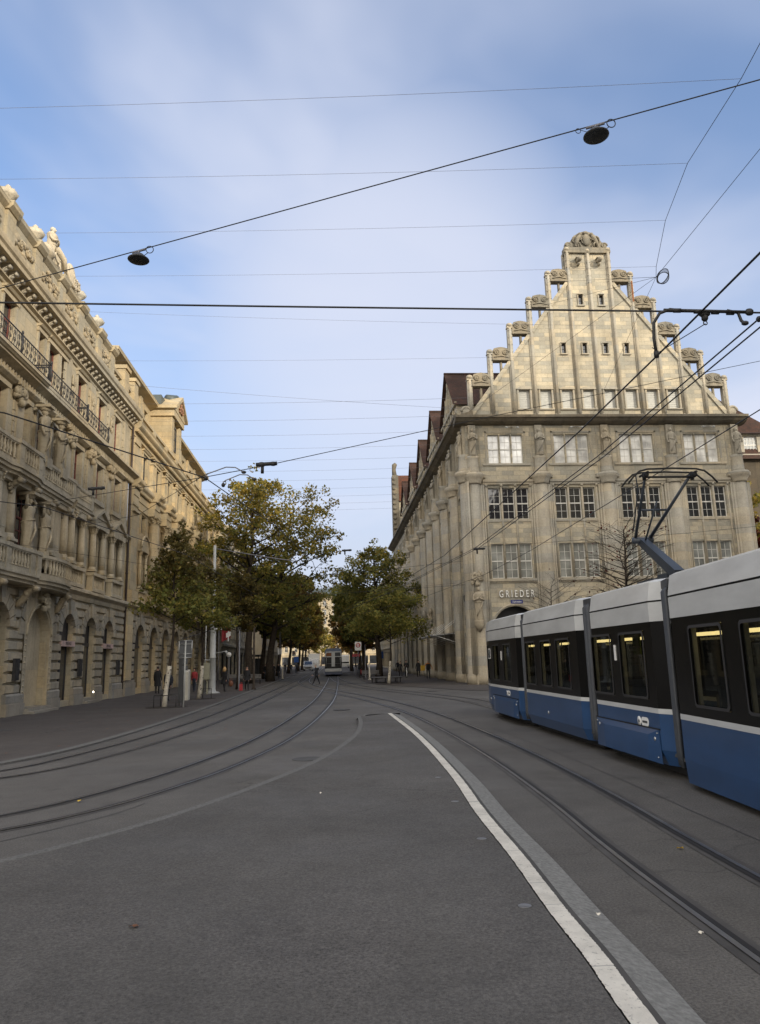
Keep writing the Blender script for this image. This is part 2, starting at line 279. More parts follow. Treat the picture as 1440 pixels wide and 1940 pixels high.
# ---------------------------------------------------------------- mesh builder
OFF = {}
class MB:
    def __init__(s, f=None): s.v = []; s.f = []; s.mi = []; s.sm = []; s.m = 0; s.map = f
    def add(s, pts, faces, smooth=False):
        b = len(s.v); g = s.map
        s.v += [tuple(g(*p)) if g else tuple(p) for p in pts]
        for q in faces: s.f.append(tuple(b+i for i in q)); s.mi.append(s.m); s.sm.append(smooth)
    def box(s, a0, a1, b0, b1, c0, c1):
        s.add([(x, y, z) for x in (a0, a1) for y in (b0, b1) for z in (c0, c1)], [(0, 1, 3, 2), (4, 6, 7, 5), (0, 4, 5, 1), (2, 3, 7, 6), (0, 2, 6, 4), (1, 5, 7, 3)])
    def prism(s, poly, d0, d1, axis=1):
        # poly in the two other axes, extruded along `axis`
        n = len(poly)
        def P(q, d):
            l = list(q); l.insert(axis, d); return l
        s.add([P(q, d0) for q in poly]+[P(q, d1) for q in poly], [tuple(range(n))[::-1], tuple(range(n, 2*n))]+[(i, (i+1) % n, n+(i+1) % n, n+i) for i in range(n)])
    def mould(s, prof, u0, u1): s.prism(prof, u0, u1, 0)     # prof = [(d,z)...] run along u
    def lathe(s, cx, cy, prof, n=10, a0=0., a1=2*pi, fold=0, fa=0.):
        full = abs(a1-a0-2*pi) < 1e-6; k = n if full else n+1; pts = []; fc = []
        for r, z in prof:
            for i in range(k):
                a = a0+(a1-a0)*i/n; q = r*(1+fa*sin(fold*a+z*2.1)) if fold else r
                pts.append((cx+q*cos(a), cy+q*sin(a), z))
        for j in range(len(prof)-1):
            for i in range(n): fc.append((j*k+i, j*k+(i+1) % k, (j+1)*k+(i+1) % k, (j+1)*k+i))
        if full: fc += [tuple(range(k))[::-1], tuple((len(prof)-1)*k+i for i in range(k))]
        s.add(pts, fc, True)
    def tube(s, pts, r, n=6, caps=True):
        P = [Vector(p) for p in pts]; k = len(P); rr = r if isinstance(r, (list, tuple)) else [r]*k; V = []; up = None
        for i in range(k):
            t = (P[min(i+1, k-1)]-P[max(i-1, 0)])
            if t.length < 1e-9: t = Vector((0, 0, 1))
            t.normalize()
            if up is None: up = t.orthogonal().normalized()
            up = (up-t*up.dot(t)); up = up.normalized() if up.length > 1e-6 else t.orthogonal().normalized()
            w = t.cross(up)
            for j in range(n):
                a = 2*pi*j/n; V.append(tuple(P[i]+(up*cos(a)+w*sin(a))*rr[i]))
        F = [(i*n+j, i*n+(j+1) % n, (i+1)*n+(j+1) % n, (i+1)*n+j) for i in range(k-1) for j in range(n)]
        if caps: F += [tuple(range(n))[::-1], tuple((k-1)*n+j for j in range(n))]
        s.add(V, F, n > 4)
    def blob(s, c, r, nu=8, nv=5, jit=0.):
        pts = []; fc = []
        for j in range(nv+1):
            t = pi*j/nv
            for i in range(nu):
                a = 2*pi*i/nu; q = 1+random.uniform(-jit, jit) if 0 < j < nv else 1
                pts.append((c[0]+r[0]*q*sin(t)*cos(a), c[1]+r[1]*q*sin(t)*sin(a), c[2]+r[2]*q*cos(t)))
        for j in range(nv):
            for i in range(nu): fc.append((j*nu+i, j*nu+(i+1) % nu, (j+1)*nu+(i+1) % nu, (j+1)*nu+i))
        s.add(pts, fc, True)
    def torus(s, c, R_, r, ax, n=18, k=6):
        ax = Vector(ax).normalized(); u = ax.orthogonal().normalized(); w = ax.cross(u)
        s.tube([tuple(Vector(c)+(u*cos(2*pi*i/n)+w*sin(2*pi*i/n))*R_) for i in range(n+1)], r, k, False)
    def scroll(s, u, d, z, r, th, turns=1.6, sgn=1, n=22):
        s.tube([(u+sgn*r*(1-.85*t/n)*cos(2*pi*turns*t/n), d, z+r*(1-.85*t/n)*sin(2*pi*turns*t/n)) for t in range(n+1)], th, 5)

def obj(name, mb, mat, parent=None, loc=None):
    me = bpy.data.meshes.new(name)
    off = OFF.get(parent.name, Vector((0, 0, 0))) if parent else Vector(loc or (0, 0, 0))
    v = np.array(mb.v, dtype=np.float64).reshape(-1, 3)-np.array(off)
    me.from_pydata(v.tolist(), [], mb.f)
    for x in (mat if isinstance(mat, (list, tuple)) else [mat]): me.materials.append(x)
    me.polygons.foreach_set('material_index', np.array(mb.mi, dtype=np.int32)); me.polygons.foreach_set('use_smooth', np.array(mb.sm, dtype=bool))
    me.update()
    o = bpy.data.objects.new(name, me); COL.objects.link(o)
    if parent: o.parent = parent
    else: o.location = off
    OFF[o.name] = off
    return o
def tag(o, label=None, cat=None, group=None, kind=None):
    for k, v in (('label', label), ('category', cat), ('group', group), ('kind', kind)):
        if v: o[k] = v
    return o
def thing(name, loc, label, cat, group=None, kind=None):
    o = bpy.data.objects.new(name, None); COL.objects.link(o); o.location = loc; o.empty_display_size = .3
    OFF[o.name] = Vector(loc); return tag(o, label, cat, group, kind)
def copy_tree(src, loc, rotz=None, label=None, group=None, scale=None):
    r = src.copy(); COL.objects.link(r); r.location = loc
    if rotz is not None: r.rotation_euler = (0, 0, rotz)
    if scale: r.scale = (scale,)*3 if not isinstance(scale, tuple) else scale
    if label: r['label'] = label
    if group: r['group'] = group
    def rec(a, b):
        for ch in [c for c in COL.objects if c.parent == a]:
            c = ch.copy(); COL.objects.link(c); c.parent = b; rec(ch, c)
    rec(src, r); return r
def spline(pts, n=8):
    P = [np.array(p, float) for p in pts]; P = [2*P[0]-P[1]]+P+[2*P[-1]-P[-2]]; out = []
    for i in range(1, len(P)-2):
        for t in np.linspace(0, 1, n, endpoint=False):
            a, b, c, d = P[i-1:i+3]
            out.append(.5*((2*b)+(-a+c)*t+(2*a-5*b+4*c-d)*t*t+(-a+3*b-3*c+d)*t**3))
    return out+[P[-2]]
def ribbon(mb, line, o0, o1, z0, z1=None):
    # strip between lateral offsets o0..o1 (right of travel = +) of a ground polyline
    L = [np.array(p[:2]) for p in line]; V = []
    for i in range(len(L)):
        t = L[min(i+1, len(L)-1)]-L[max(i-1, 0)]; t = t/np.linalg.norm(t); nn = np.array([t[1], -t[0]])
        a = L[i]+nn*o0; b = L[i]+nn*o1; V += [(*a, z0), (*b, z0 if z1 is None else z1)]
    mb.add(V, [(2*i, 2*i+1, 2*i+3, 2*i+2) for i in range(len(L)-1)])

# ---------------------------------------------------------------- the setting: ground, pavements, kerbs, tracks
g = MB(); 
xs = [-900, -200, -60, -20, 0, 20, 60, 200, 900]; ys = [-300, -60, 0, 20, 60, 150, 400, 1200]
g.add([(x, y, 0) for x in xs for y in ys], [(i*len(ys)+j, (i+1)*len(ys)+j, (i+1)*len(ys)+j+1, i*len(ys)+j+1) for i in range(len(xs)-1) for j in range(len(ys)-1)])
tag(obj('road', g, M['asph']), kind='structure')
KL = spline([(-12.5, 4), (-10.2, 11.5), (-8.2, 16.2), (-7.3, 18.3), (-6.75, 21), (-6.35, 26.6), (-6.12, 35.5), (-6.05, 46.6), (-5.95, 79), (-5.92, 115), (-5.9, 165), (-5.9, 230), (-5.9, 310), (-5.9, 420)], 6)
p = MB(); ribbon(p, KL, 0.0, .22, .055, .045); ribbon(p, KL, .22, .222, .045, 0.0); tag(obj('kerb', p, M['kerbd']), kind='structure')
p = MB(); n = len(KL)
p.add([(-40, q[1], .052) for q in KL]+[(q[0], q[1], .052) for q in KL], [(i, n+i, n+i+1, i+1) for i in range(n-1)])
tag(obj('pavement', p, M['pave']), kind='structure')
# right-hand pavement in front of the gabled building
KR = spline([(40, 45.2), (14, 45.2), (9.2, 46.5), (7.6, 50), (5.6, 56), (4.0, 62), (3.0, 70), (2.75, 80), (2.7, 100), (2.7, 135), (2.7, 190), (2.7, 270), (2.7, 420)], 6)
p = MB(); n = len(KR); p.add([(max(q[0], 40), q[1]+.001*i, .02) for i, q in enumerate(KR)]+[(q[0], q[1], .02) for q in KR], [(i, n+i, n+i+1, i+1) for i in range(n-1)])
tag(obj('pavement', p, M['pave']), kind='structure')
# island platform: a low slab, its kerb painted white on the right and plain on the left
IZ = .11
WL = spline([(2.0, 28.2), (2.12, 20.2), (2.0, 13.7), (1.82, 10.1), (1.76, 8.0), (1.68, 6.4), (1.65, 5.35), (1.60, 4.55), (1.50, 2.5), (1.4, 0), (1.3, -6)], 40)
WLr = [(a, b) for a, b in WL][::-1]
IL = spline([(.98, 27.2), (.93, 24.3), (.67, 20.8), (.08, 17.3), (-.45, 15.1), (-1.32, 12.55), (-2.15, 10.6), (-2.95, 9.25), (-3.6, 8.4), (-5.6, 6.0), (-9, 3), (-16, -2)], 8)
p = MB()
ring = [(q[0], q[1], IZ) for q in IL]+[(q[0], q[1], IZ) for q in WLr]
bmv = ring; p.add(ring, [tuple(range(len(ring)))])
tag(obj('platform', p, M['asph2']), kind='structure')
p = MB(); WJ = [np.array(q) for q in WLr]; V = []
for i, q in enumerate(WJ):
    t_ = WJ[min(i+1, len(WJ)-1)]-WJ[max(i-1, 0)]; t_ = t_/np.linalg.norm(t_); nn = np.array([t_[1], -t_[0]]); a = q+nn*(.008+random.gauss(0, .0022)); b = q+nn*(.155+random.gauss(0, .002)); V += [(*a, IZ+.006), (*b, IZ+.006)]
p.add(V, [(2*i, 2*i+1, 2*i+3, 2*i+2) for i in range(len(WJ)-1)]); tag(obj('kerb_marking', p, M['kpaint']), kind='structure')
p = MB(); ribbon(p, WLr, .205, .47, IZ-.004, .045); ribbon(p, WLr, .47, .50, .045, 0.0)
dk = MB(); ribbon(dk, WLr, .157, .206, IZ+.003, IZ-.006); obj_dk = tag(obj('kerb_gap', dk, M['seal']), kind='structure')
tag(obj('kerb', p, M['kerb']), kind='structure')
p = MB(); ribbon(p, IL, .0, -.12, IZ+.004, IZ+.006); ribbon(p, IL, -.128, -.26, IZ+.006, IZ-.01); ribbon(p, IL, -.26, -.30, IZ-.01, 0.0)
ILr = [(q[0], q[1]) for q in IL]
p2 = MB(); ribbon(p2, ILr, 0, .13, IZ+.004, IZ+.005); ribbon(p2, ILr, 0, -.14, IZ+.003, .04); ribbon(p2, ILr, -.14, -.16, .04, 0); tag(obj('kerb', p2, M['kerbd']), kind='structure')
ENDK = spline([(.98, 27.2), (1.15, 27.85), (1.6, 28.2), (2.0, 28.2), (2.5, 28.3)], 5)
p = MB(); ribbon(p, ENDK, .12, 0, IZ+.004); ribbon(p, ENDK, 0, -.15, IZ+.004, .03); ribbon(p, ENDK, -.15, -.17, .03, 0.); tag(obj('kerb', p, M['kerbd']), kind='structure')

M['jnt'] = plain('bitumen_joint', (.045, .042, .040), .7, 0, .4, .4, 3)
TR = dict(
 a=[(-16, 11.0), (-12, 12.4), (-9.2, 14.1), (-6.7, 16.1), (-5.7, 19), (-4.85, 25.4), (-4.35, 35), (-3.9, 55), (-3.5, 80), (-3.1, 120), (-3.0, 175), (-3.0, 260), (-3.0, 420)],
 b=[(-18, 4.6), (-12, 7.0), (-7.5, 9.3), (-4.55, 11.25), (-3.05, 14.4), (-2.05, 18.8), (-1.45, 23.6), (-.95, 30.5), (-.5, 40), (-.25, 52), (.0, 75), (.1, 100), (.12, 145), (.15, 210), (.15, 300), (.15, 420)],
 c=[(3.3, -10), (3.36, 0), (3.42, 6), (3.5, 8.6), (3.66, 11.4), (3.78, 16), (3.72, 22), (3.42, 29), (2.75, 35.5), (1.75, 42), (.5, 49), (-.9, 57), (-2.2, 67), (-3.05, 82), (-3.1, 110)],
 d=[(5.3, -8), (6.05, 2.5), (6.5, 9), (6.8, 14), (6.85, 18), (6.95, 26), (6.95, 32), (6.6, 37.5), (5.55, 43), (3.95, 50.2), (1.95, 60), (.85, 73), (.3, 88), (.1, 105)])
lab = dict(a='curved rail track next to the palace-side pavement kerb', b='curved rail track with the oncoming tram standing far along it',
           c='rail track running just right of the white kerb line', d='rail track underneath the long blue and white tram')
for i, (k, pts) in enumerate(TR.items()):
    L = spline(pts, 8); e = .0013*i
    t = thing('tram_track', (pts[0][0], pts[0][1], 0), lab[k], 'tram track', 'tram tracks set in the asphalt')
    s_ = MB(); ribbon(s_, L, -.63, -.37, .004+e); ribbon(s_, L, .37, .63, .004+e); obj('track_sealing', s_, M['seal'], t)
    for sg in (-1, 1):
        r_ = MB(); a, b = sorted((sg*.50, sg*.55)); ribbon(r_, L, a, b, .016+e); obj('rail', r_, M['steel'], t)
        r_ = MB(); a, b = sorted((sg*.50, sg*.435)); ribbon(r_, L, a, b, .010+e); obj('rail_groove', r_, M['groove'], t)
# bitumen joints between paving strips
for pts, w in (([(-6.2, 8.2), (-4.6, 9.5), (-3.35, 11.2), (-2.9, 12.3)], .028), ([(-3.0, 24.6), (-1.9, 23.2), (-.2, 22.6), (1.2, 22.4)], .03), ([(-8.0, 22.5), (-4.9, 21.9), (-3.0, 21.6), (-.6, 21.5)], .025), ([(4.6, 4.5), (4.75, 9), (4.85, 16), (4.7, 23)], .022)):
    s_ = MB(); ribbon(s_, [(x+random.gauss(0, .006), y) for x, y in spline(pts, 14)], -w/2, w/2, .0028); tag(obj('road_joint', s_, M['groove'] if w > .04 else M['jnt']), kind='structure')
# patches and covers in the road
def disc(name, x, y, r, z, mat, label, cat, group=None):
    q = MB(); q.lathe(x, y, [(r, z-.003), (r*.995, z+.001), (r*.93, z+.002), (r*.9, z+.001), (.01, z+.0015)], 24); return tag(obj(name, q, mat, None, (x, y, z)), label, cat, group)
M['cover'] = plain('cover_iron', (.20, .20, .20), .5, .6, .5, .2, 8); M['coverd'] = plain('cover_dark', (.062, .060, .058), .8)
for x, y, l in ((1.53, 6.42, 'nearest of the round metal covers beside the white kerb line'), (1.63, 8.7, 'second nearest round metal cover beside the white kerb line'), (1.69, 10.9, 'third nearest round metal cover beside the white kerb line'), (1.76, 13.05, 'farthest round metal cover beside the white kerb line')):
    disc('manhole_cover', x, y, .055, IZ+.004, M['cover'], l, 'manhole cover', 'small round covers along the kerb line')
for x, y, l in ((-.55, 16.9, 'wide dark round cover at the left edge of the island platform'), (.35, 32.5, 'dark round road cover ahead of the island platform tip'), (-11.1, 26.6, 'dark manhole cover in the palace-side pavement nearest the camera'), (-10.6, 36.0, 'dark manhole cover in the palace-side pavement by the bank'), (6.2, 47.5, 'dark round road cover beside the far pavement corner')):
    disc('manhole_cover', x, y, .36, .008 if y < 20 else (.058 if x < -8 else .022), M['coverd'], l, 'manhole cover', 'dark covers in the road and pavement')
def scrap(name, x, y, z, r, mat, label, cat):
    q = MB(); a0 = random.random()*6; k = 9; pts = [(x, y, z+.02)]
    for i in range(k):
        a = a0+2*pi*i/k; rr = r*random.uniform(.55, 1.1)*(1.35 if i in (0, 1) else 1); pts.append((x+rr*cos(a), y+rr*.8*sin(a), z+.004+random.random()*.022))
    q.add(pts, [(0, 1+i, 1+(i+1) % k) for i in range(k)]); q.add([(px_, py_, pz-.002) for px_, py_, pz in pts], [(0, 1+(i+1) % k, 1+i) for i in range(k)])
    return tag(obj(name, q, mat, None, (x, y, z)), label, cat)
scrap('fallen_leaf', -1.55, 6.36, IZ+.003, .042, M['leafb'], 'curled brown leaf lying on the platform asphalt', 'leaf')
scrap('fallen_leaf', 3.72, 8.34, .004, .035, M['leafy'], 'bright yellow leaf between the rails of the near track', 'leaf')
scrap('fallen_leaf', -4.0, 12.6, .02, .05, M['leafy'], 'pale yellow leaf by the inner curved rail on the left', 'leaf')
scrap('paper_scrap', 2.05, 6.2, .085, .022, M['paper'], 'tiny white scrap on the grey kerb stone', 'scrap')
scrap('paper_scrap', 2.75, 5.95, .004, .02, M['paper'], 'tiny white scrap beside the dark rail groove', 'scrap')
scrap('paper_scrap', -.2, 11.9, IZ+.004, .018, M['paper'], 'tiny white speck in the middle of the platform', 'scrap')
lf = MB()
for i in range(420):
    bx, by = random.choice([(-8.1, 37.6), (-7.8, 45), (-7.6, 58), (-8, 72), (4.7, 63), (-7, 30), (-3, 24), (-6, 40)])
    x = bx+random.gauss(0, 1.9); y = by+random.gauss(0, 2.6); r = random.uniform(.02, .05); a = random.random()*6; z = .06 if x < -6 else .03
    lf.add([(x+r*cos(a+k*1.57), y+r*sin(a+k*1.57), z+random.random()*.015) for k in range(4)], [(0, 1, 2, 3)])
tag(obj('leaf_litter', lf, M['leafb']), 'scattered dry leaves on the pavement under the trees', 'leaf litter', None, 'stuff')
# ---------------------------------------------------------------- facade helpers
def grid_wall(mb, u0, u1, z0, z1, rects=(), arches=(), rev=.4, d=0.):
    """front sheet at depth d with rectangular holes (a,b,c,e) and round-headed holes (a,b,c,spring), each with reveals"""
    hol = list(rects)+[(a, b, c, s+(b-a)/2) for a, b, c, s in arches]
    us = sorted({u0, u1, *[h[0] for h in hol], *[h[1] for h in hol]}); zs = sorted({z0, z1, *[h[2] for h in hol], *[h[3] for h in hol]})
    us = [u for u in us if u0 <= u <= u1]; zs = [z for z in zs if z0 <= z <= z1]
    for i in range(len(us)-1):
        for j in range(len(zs)-1):
            cu, cz = (us[i]+us[i+1])/2, (zs[j]+zs[j+1])/2
            if any(h[0] < cu < h[1] and h[2] < cz < h[3] for h in hol): continue
            mb.add([(us[i], d, zs[j]), (us[i+1], d, zs[j]), (us[i+1], d, zs[j+1]), (us[i], d, zs[j+1])], [(0, 1, 2, 3)])
    for a, b, c, e in rects:
        q = [(a, c), (b, c), (b, e), (a, e)]
        for k in range(4):
            (x, y), (X, Y) = q[k], q[(k+1) % 4]; mb.add([(x, d, y), (X, d, Y), (X, d-rev, Y), (x, d-rev, y)], [(0, 1, 2, 3)])
    for a, b, c, s in arches:
        r = (b-a)/2; m_ = (a+b)/2; n = 14; arc = [(m_-r*cos(pi*k/n), s+r*sin(pi*k/n)) for k in range(n+1)]; top = s+r
        for k in range(n):
            (x, y), (X, Y) = arc[k], arc[k+1]
            mb.add([(x, d, y), (X, d, Y), (X, d, top+1e-4), (x, d, top+1e-4)], [(0, 1, 2, 3)]); mb.add([(x, d, y), (X, d, Y), (X, d-rev, Y), (x, d-rev, y)], [(0, 1, 2, 3)])
        for x in (a, b): mb.add([(x, d, c), (x, d, s), (x, d-rev, s), (x, d-rev, c)], [(0, 1, 2, 3)])
        mb.add([(a, d, c), (b, d, c), (b, d-rev, c), (a, d-rev, c)], [(0, 1, 2, 3)])
def window(par, f, a, b, c, e, d, nv=1, nh=2, fm='wframe', gm='gdk', trans=None, fw=.06, mun=.028, label=None, arch=False, name='window'):
    w = MB(f); w.box(a, a+fw, d, d+.07, c, e); w.box(b-fw, b, d, d+.07, c, e); w.box(a+fw, b-fw, d, d+.07, c, c+fw); w.box(a+fw, b-fw, d, d+.07, e-fw, e)
    for i in range(1, nv+1):
        x = a+(b-a)*i/(nv+1); w.box(x-mun/2, x+mun/2, d+.004, d+.05, c+fw, e-fw)
    for j in range(1, nh+1):
        z = c+(e-c)*j/(nh+1); w.box(a+fw, b-fw, d+.006, d+.048, z-mun/2, z+mun/2)
    if trans: 
        z = c+(e-c)*trans; w.box(a+fw, b-fw, d+.002, d+.075, z-.05, z+.05)
    o = obj(name, w, M[fm], par)
    g_ = MB(f); g_.box(a+.01, b-.01, d-.02, d+.02, c+.01, e-.01); obj('pane', g_, M[gm], o)
    if label: o['label'] = label
    return o
def mould_box(mb, u0, u1, z0, z1, d, back=0., steps=3):
    for k in range(steps):
        za = z0+(z1-z0)*k/steps; zb = z0+(z1-z0)*(k+1)/steps; mb.box(u0-.04*k, u1+.04*k, back, d*(.55+.45*(k+1)/steps), za, zb+(0.002 if k < steps-1 else 0))
def balusters(mb, u0, u1, d, z0, z1, r=.085, step=.30):
    n = max(1, int((u1-u0)/step)); h = z1-z0
    for i in range(n):
        u = u0+(u1-u0)*(i+.5)/n
        mb.lathe(u, d, [(r*.8, z0), (r*.8, z0+.08*h), (r*.45, z0+.14*h), (r, z0+.36*h), (r*.75, z0+.52*h), (r*.42, z0+.78*h), (r*.75, z0+.86*h), (r*.8, z1)], 8)
def column(mb, u, d, z0, z1, r, flute=0, cap=True):
    h = z1-z0; ch = min(.16*h, r*2.6)
    mb.box(u-r*1.35, u+r*1.35, d-r*1.35, d+r*1.35, z0, z0+r*.5)
    mb.lathe(u, d, [(r*1.25, z0+r*.5), (r*1.3, z0+r*.75), (r*1.05, z0+r*.95), (r*1.12, z0+r*1.15), (r, z0+r*1.4)], 14)
    mb.lathe(u, d, [(r, z0+r*1.4), (r*.98, z0+h*.4), (r*.86, z1-ch)], 24 if flute else 12, fold=flute, fa=.045 if flute else 0)
    if cap:
        mb.lathe(u, d, [(r*.9, z1-ch), (r*1.0, z1-ch*.9), (r*.9, z1-ch*.85), (r*1.0, z1-ch*.5), (r*1.25, z1-ch*.15)], 12)
        for k in range(8):
            a = k*pi/4
            for q, rr in ((.68, 1.06), (.38, 1.2), (.15, 1.35)):
                mb.blob((u+r*rr*cos(a), d+r*rr*sin(a), z1-ch*q), (r*.24, r*.24, ch*.16), 6, 4)
        mb.box(u-r*1.35, u+r*1.35, d-r*1.35, d+r*1.35, z1-ch*.14, z1)
def robed(mb, u, d, z, h, arms='down', seed=0, tilt=0., wide=1.0):
    """a draped standing figure in stone"""
    rn = random.Random(seed); ph = rn.random()*6; k = h/1.8; n = 22
    prof = [(.21, 0), (.235, .05), (.205, .35), (.20, .62), (.225, .88), (.185, 1.08), (.20, 1.25), (.235, 1.42), (.17, 1.50), (.075, 1.54), (.07, 1.60)]
    pts = []; fc = []
    for r, zz in prof:
        for i in range(n):
            a = 2*pi*i/n; fo = .075*sin(6*a+ph+zz*1.6)+.045*sin(11*a+zz*3.0+ph) if zz < 1.1 else .03*sin(5*a+ph+zz*6)
            rr = r*(1+fo*(1.0 if zz < 1.45 else .2)); sx = 1.0 if zz < 1.0 else 1.12
            pts.append((u+(rr*cos(a)*sx*wide+tilt*zz)*k, d+rr*sin(a)*.85*k, z+zz*k))
    for j in range(len(prof)-1):
        for i in range(n): fc.append((j*n+i, j*n+(i+1) % n, (j+1)*n+(i+1) % n, (j+1)*n+i))
    fc.append(tuple((len(prof)-1)*n+i for i in range(n))); mb.add(pts, fc, True)
    hu = u+tilt*1.7*k
    mb.blob((hu, d+.02*k, z+1.69*k), (.088*k, .10*k, .125*k), 10, 8); mb.blob((hu, d-.02*k, z+1.73*k), (.105*k, .105*k, .11*k), 10, 6, .08)
    mb.blob((hu, d+.12*k, z+1.675*k), (.018*k, .03*k, .03*k), 5, 4)
    def arm(s_, pts_): mb.tube([(u+(s_*p[0]+tilt*p[2])*k, d+p[1]*k, z+p[2]*k) for p in pts_], [.065*k, .058*k, .05*k, .045*k, .055*k], 8)
    for s_ in (-1, 1):
        if arms == 'up': arm(s_, [(.22, 0, 1.40), (.33, .06, 1.56), (.36, .08, 1.68), (.24, .02, 1.82), (.10, 0, 1.88)])
        elif arms == 'fold': arm(s_, [(.24, .02, 1.40), (.29, .06, 1.22), (.27, .14, 1.08), (.15, .22, 1.14), (.03, .24, 1.20)])
        else: arm(s_, [(.25, .01, 1.40), (.30, .03, 1.20), (.31, .06, 1.02), (.29, .12, .86), (.27, .15, .78)])
    # a sash and a fold of cloth across the body
    mb.tube([(u+(.22*cos(a)+tilt*1.05)*k, d+.20*sin(a)*k, z+(1.02+.06*sin(a+ph))*k) for a in np.linspace(0, 2*pi, 15)], .03*k, 6, False)
    mb.tube([(u+.20*k, d+.12*k, z+1.0*k), (u+.10*k, d+.22*k, z+.72*k), (u-.05*k, d+.23*k, z+.5*k), (u-.16*k, d+.16*k, z+.2*k)], [.05*k, .045*k, .04*k, .03*k], 6)
def carving(mb, u, d, z, w, h, n=14, seed=0, t=.09):
    rn = random.Random(seed)
    for i in range(n):
        a = rn.uniform(-1, 1); b = rn.uniform(-1, 1); q = 1-.45*abs(a)
        mb.blob((u+a*w/2, d+rn.uniform(0, t*.5), z+b*h/2*q), (rn.uniform(.07, .16)*w+.02, t*rn.uniform(.7, 1.3), rn.uniform(.08, .18)*h+.02), 6, 4, .2)
    mb.scroll(u-w*.22, d+t, z, min(w, h)*.24, t*.4, 1.5, 1, 14); mb.scroll(u+w*.22, d+t, z, min(w, h)*.24, t*.4, 1.5, -1, 14)
def urn(par, f, u, d, z, h=.95, mat='white_stone'):
    q = MB(f); k = h
    q.box(u-.22*k, u+.22*k, d-.22*k, d+.22*k, z, z+.12*k)
    q.lathe(u, d, [(.2*k, z+.12*k), (.10*k, z+.2*k), (.12*k, z+.28*k), (.36*k, z+.45*k), (.42*k, z+.6*k), (.30*k, z+.66*k), (.34*k, z+.72*k), (.16*k, z+.8*k), (.09*k, z+.84*k), (.13*k, z+.9*k), (.07*k, z+.97*k), (.02*k, z+1.02*k)], 16, fold=8, fa=.10)
    return obj('urn', q, M[mat], par)

# ================================================================ the gabled stone building on the right
GY, GX = 56.6, 10.9
fF = lambda u, d, z: (u, GY-d, z)
fS = lambda u, d, z: (GX-d, u, z)
B = thing('gabled_building', (22.2, 57, 0), 'tall grey-beige stone store with stepped scrolled gable above white-barred windows', 'building')
bays = [14.1, 19.52, 24.95, 30.38]; piers = [11.35, 16.8, 22.25, 27.7, 33.2]
sash = [(-1.42, -.53), (-.445, .445), (.53, 1.42)]; sash2 = [(-1.62, -.64), (-.49, .49), (.64, 1.62)]
w_ = MB(fF); rects = []
for c in bays:
    rects += [(c+a, c+b, 17.2, 19.6) for a, b in sash]+[(c+a, c+b, 12.65, 15.18) for a, b in sash2]+[(c+a, c+b, 7.97, 10.68) for a, b in sash2]
grid_wall(w_, 10.9, 33.6, 0, 20.5, rects, [(c-1.75, c+1.75, 0.02, 4.07) for c in bays], .38)
w_.box(33.2, 33.6, -40, -.39, 0, 20.5)
obj('wall', w_, M['gst'], B)
w_ = MB(fS); srect = []; sarch = []; spier = [62.3+5.55*k for k in range(13)]
for k in range(13):
    c = 59.5+5.55*k
    for a in (-1.35, 0, 1.35): srect += [(c+a-.5, c+a+.5, 17.2, 19.6), (c+a-.5, c+a+.5, 12.6, 15.2), (c+a-.5, c+a+.5, 8.0, 10.7)]
    sarch.append((c-1.45, c+1.45, .25, 4.25))
grid_wall(w_, 56.6, 128.6, 0, 20.5, srect, sarch, .5)
w_.box(128.2, 128.6, -22, -.51, 0, 20.5)
obj('wall', w_, M['gst'], B)
# dark backing inside the arches
q = MB(fF); q.box(11.5, 33.4, -1.6, -1.5, 0, 6.2); obj('shop_interior', q, M['dframe'], B)
q = MB(fS); q.box(57.5, 128, -1.6, -1.5, 0, 6.2); obj('shop_interior', q, M['dframe'], B)
for c in bays:
    for a, b in sash: window(B, fF, c+a, c+b, 17.2, 19.6, -.30, 1, 3, gm='gbr', trans=.5)
    for a, b in sash2: window(B, fF, c+a, c+b, 12.65, 15.18, -.30, 1, 3, gm='gdk', trans=.5)
    for a, b in sash2: window(B, fF, c+a, c+b, 7.97, 10.68, -.30, 1, 3, gm='ggr', trans=.5)
for k in range(6):
    c = 59.5+5.55*k
    for a in (-1.35, 0, 1.35):
        window(B, fS, c+a-.5, c+a+.5, 17.2, 19.6, -.35, 1, 3, gm='gbr'); window(B, fS, c+a-.5, c+a+.5, 12.6, 15.2, -.35, 1, 3, gm='gdk')
        if k < 3: window(B, fS, c+a-.5, c+a+.5, 8.0, 10.7, -.35, 1, 3, gm='ggr')
q = MB(fS)
for k in range(13):
    c = 59.5+5.55*k
    for a in (-1.35, 0, 1.35):
        for z0, z1 in ((17.2, 19.6), (12.6, 15.2), (8.0, 10.7)):
            if k >= 6 or (k >= 3 and z0 == 8.0): q.box(c+a-.5, c+a+.5, -.42, -.36, z0, z1)
obj('glazing', q, M['gdk'], B)
# shop windows filling the street-side arches; bronze frames
for k in range(7):
    c = 59.5+5.55*k; q = MB(fS); q.box(c-1.42, c-1.34, -.48, -.36, .3, 4.3); q.box(c+1.34, c+1.42, -.48, -.36, .3, 4.3); q.box(c-1.34, c+1.34, -.48, -.36, 3.7, 3.85); q.box(c-.04, c+.04, -.48, -.36, .3, 5.6)
    o = obj('shop_window', q, M['dframe'], B); q = MB(fS); q.box(c-1.4, c+1.4, -.47, -.44, .3, 4.2); obj('pane', q, M['gdk'], o)
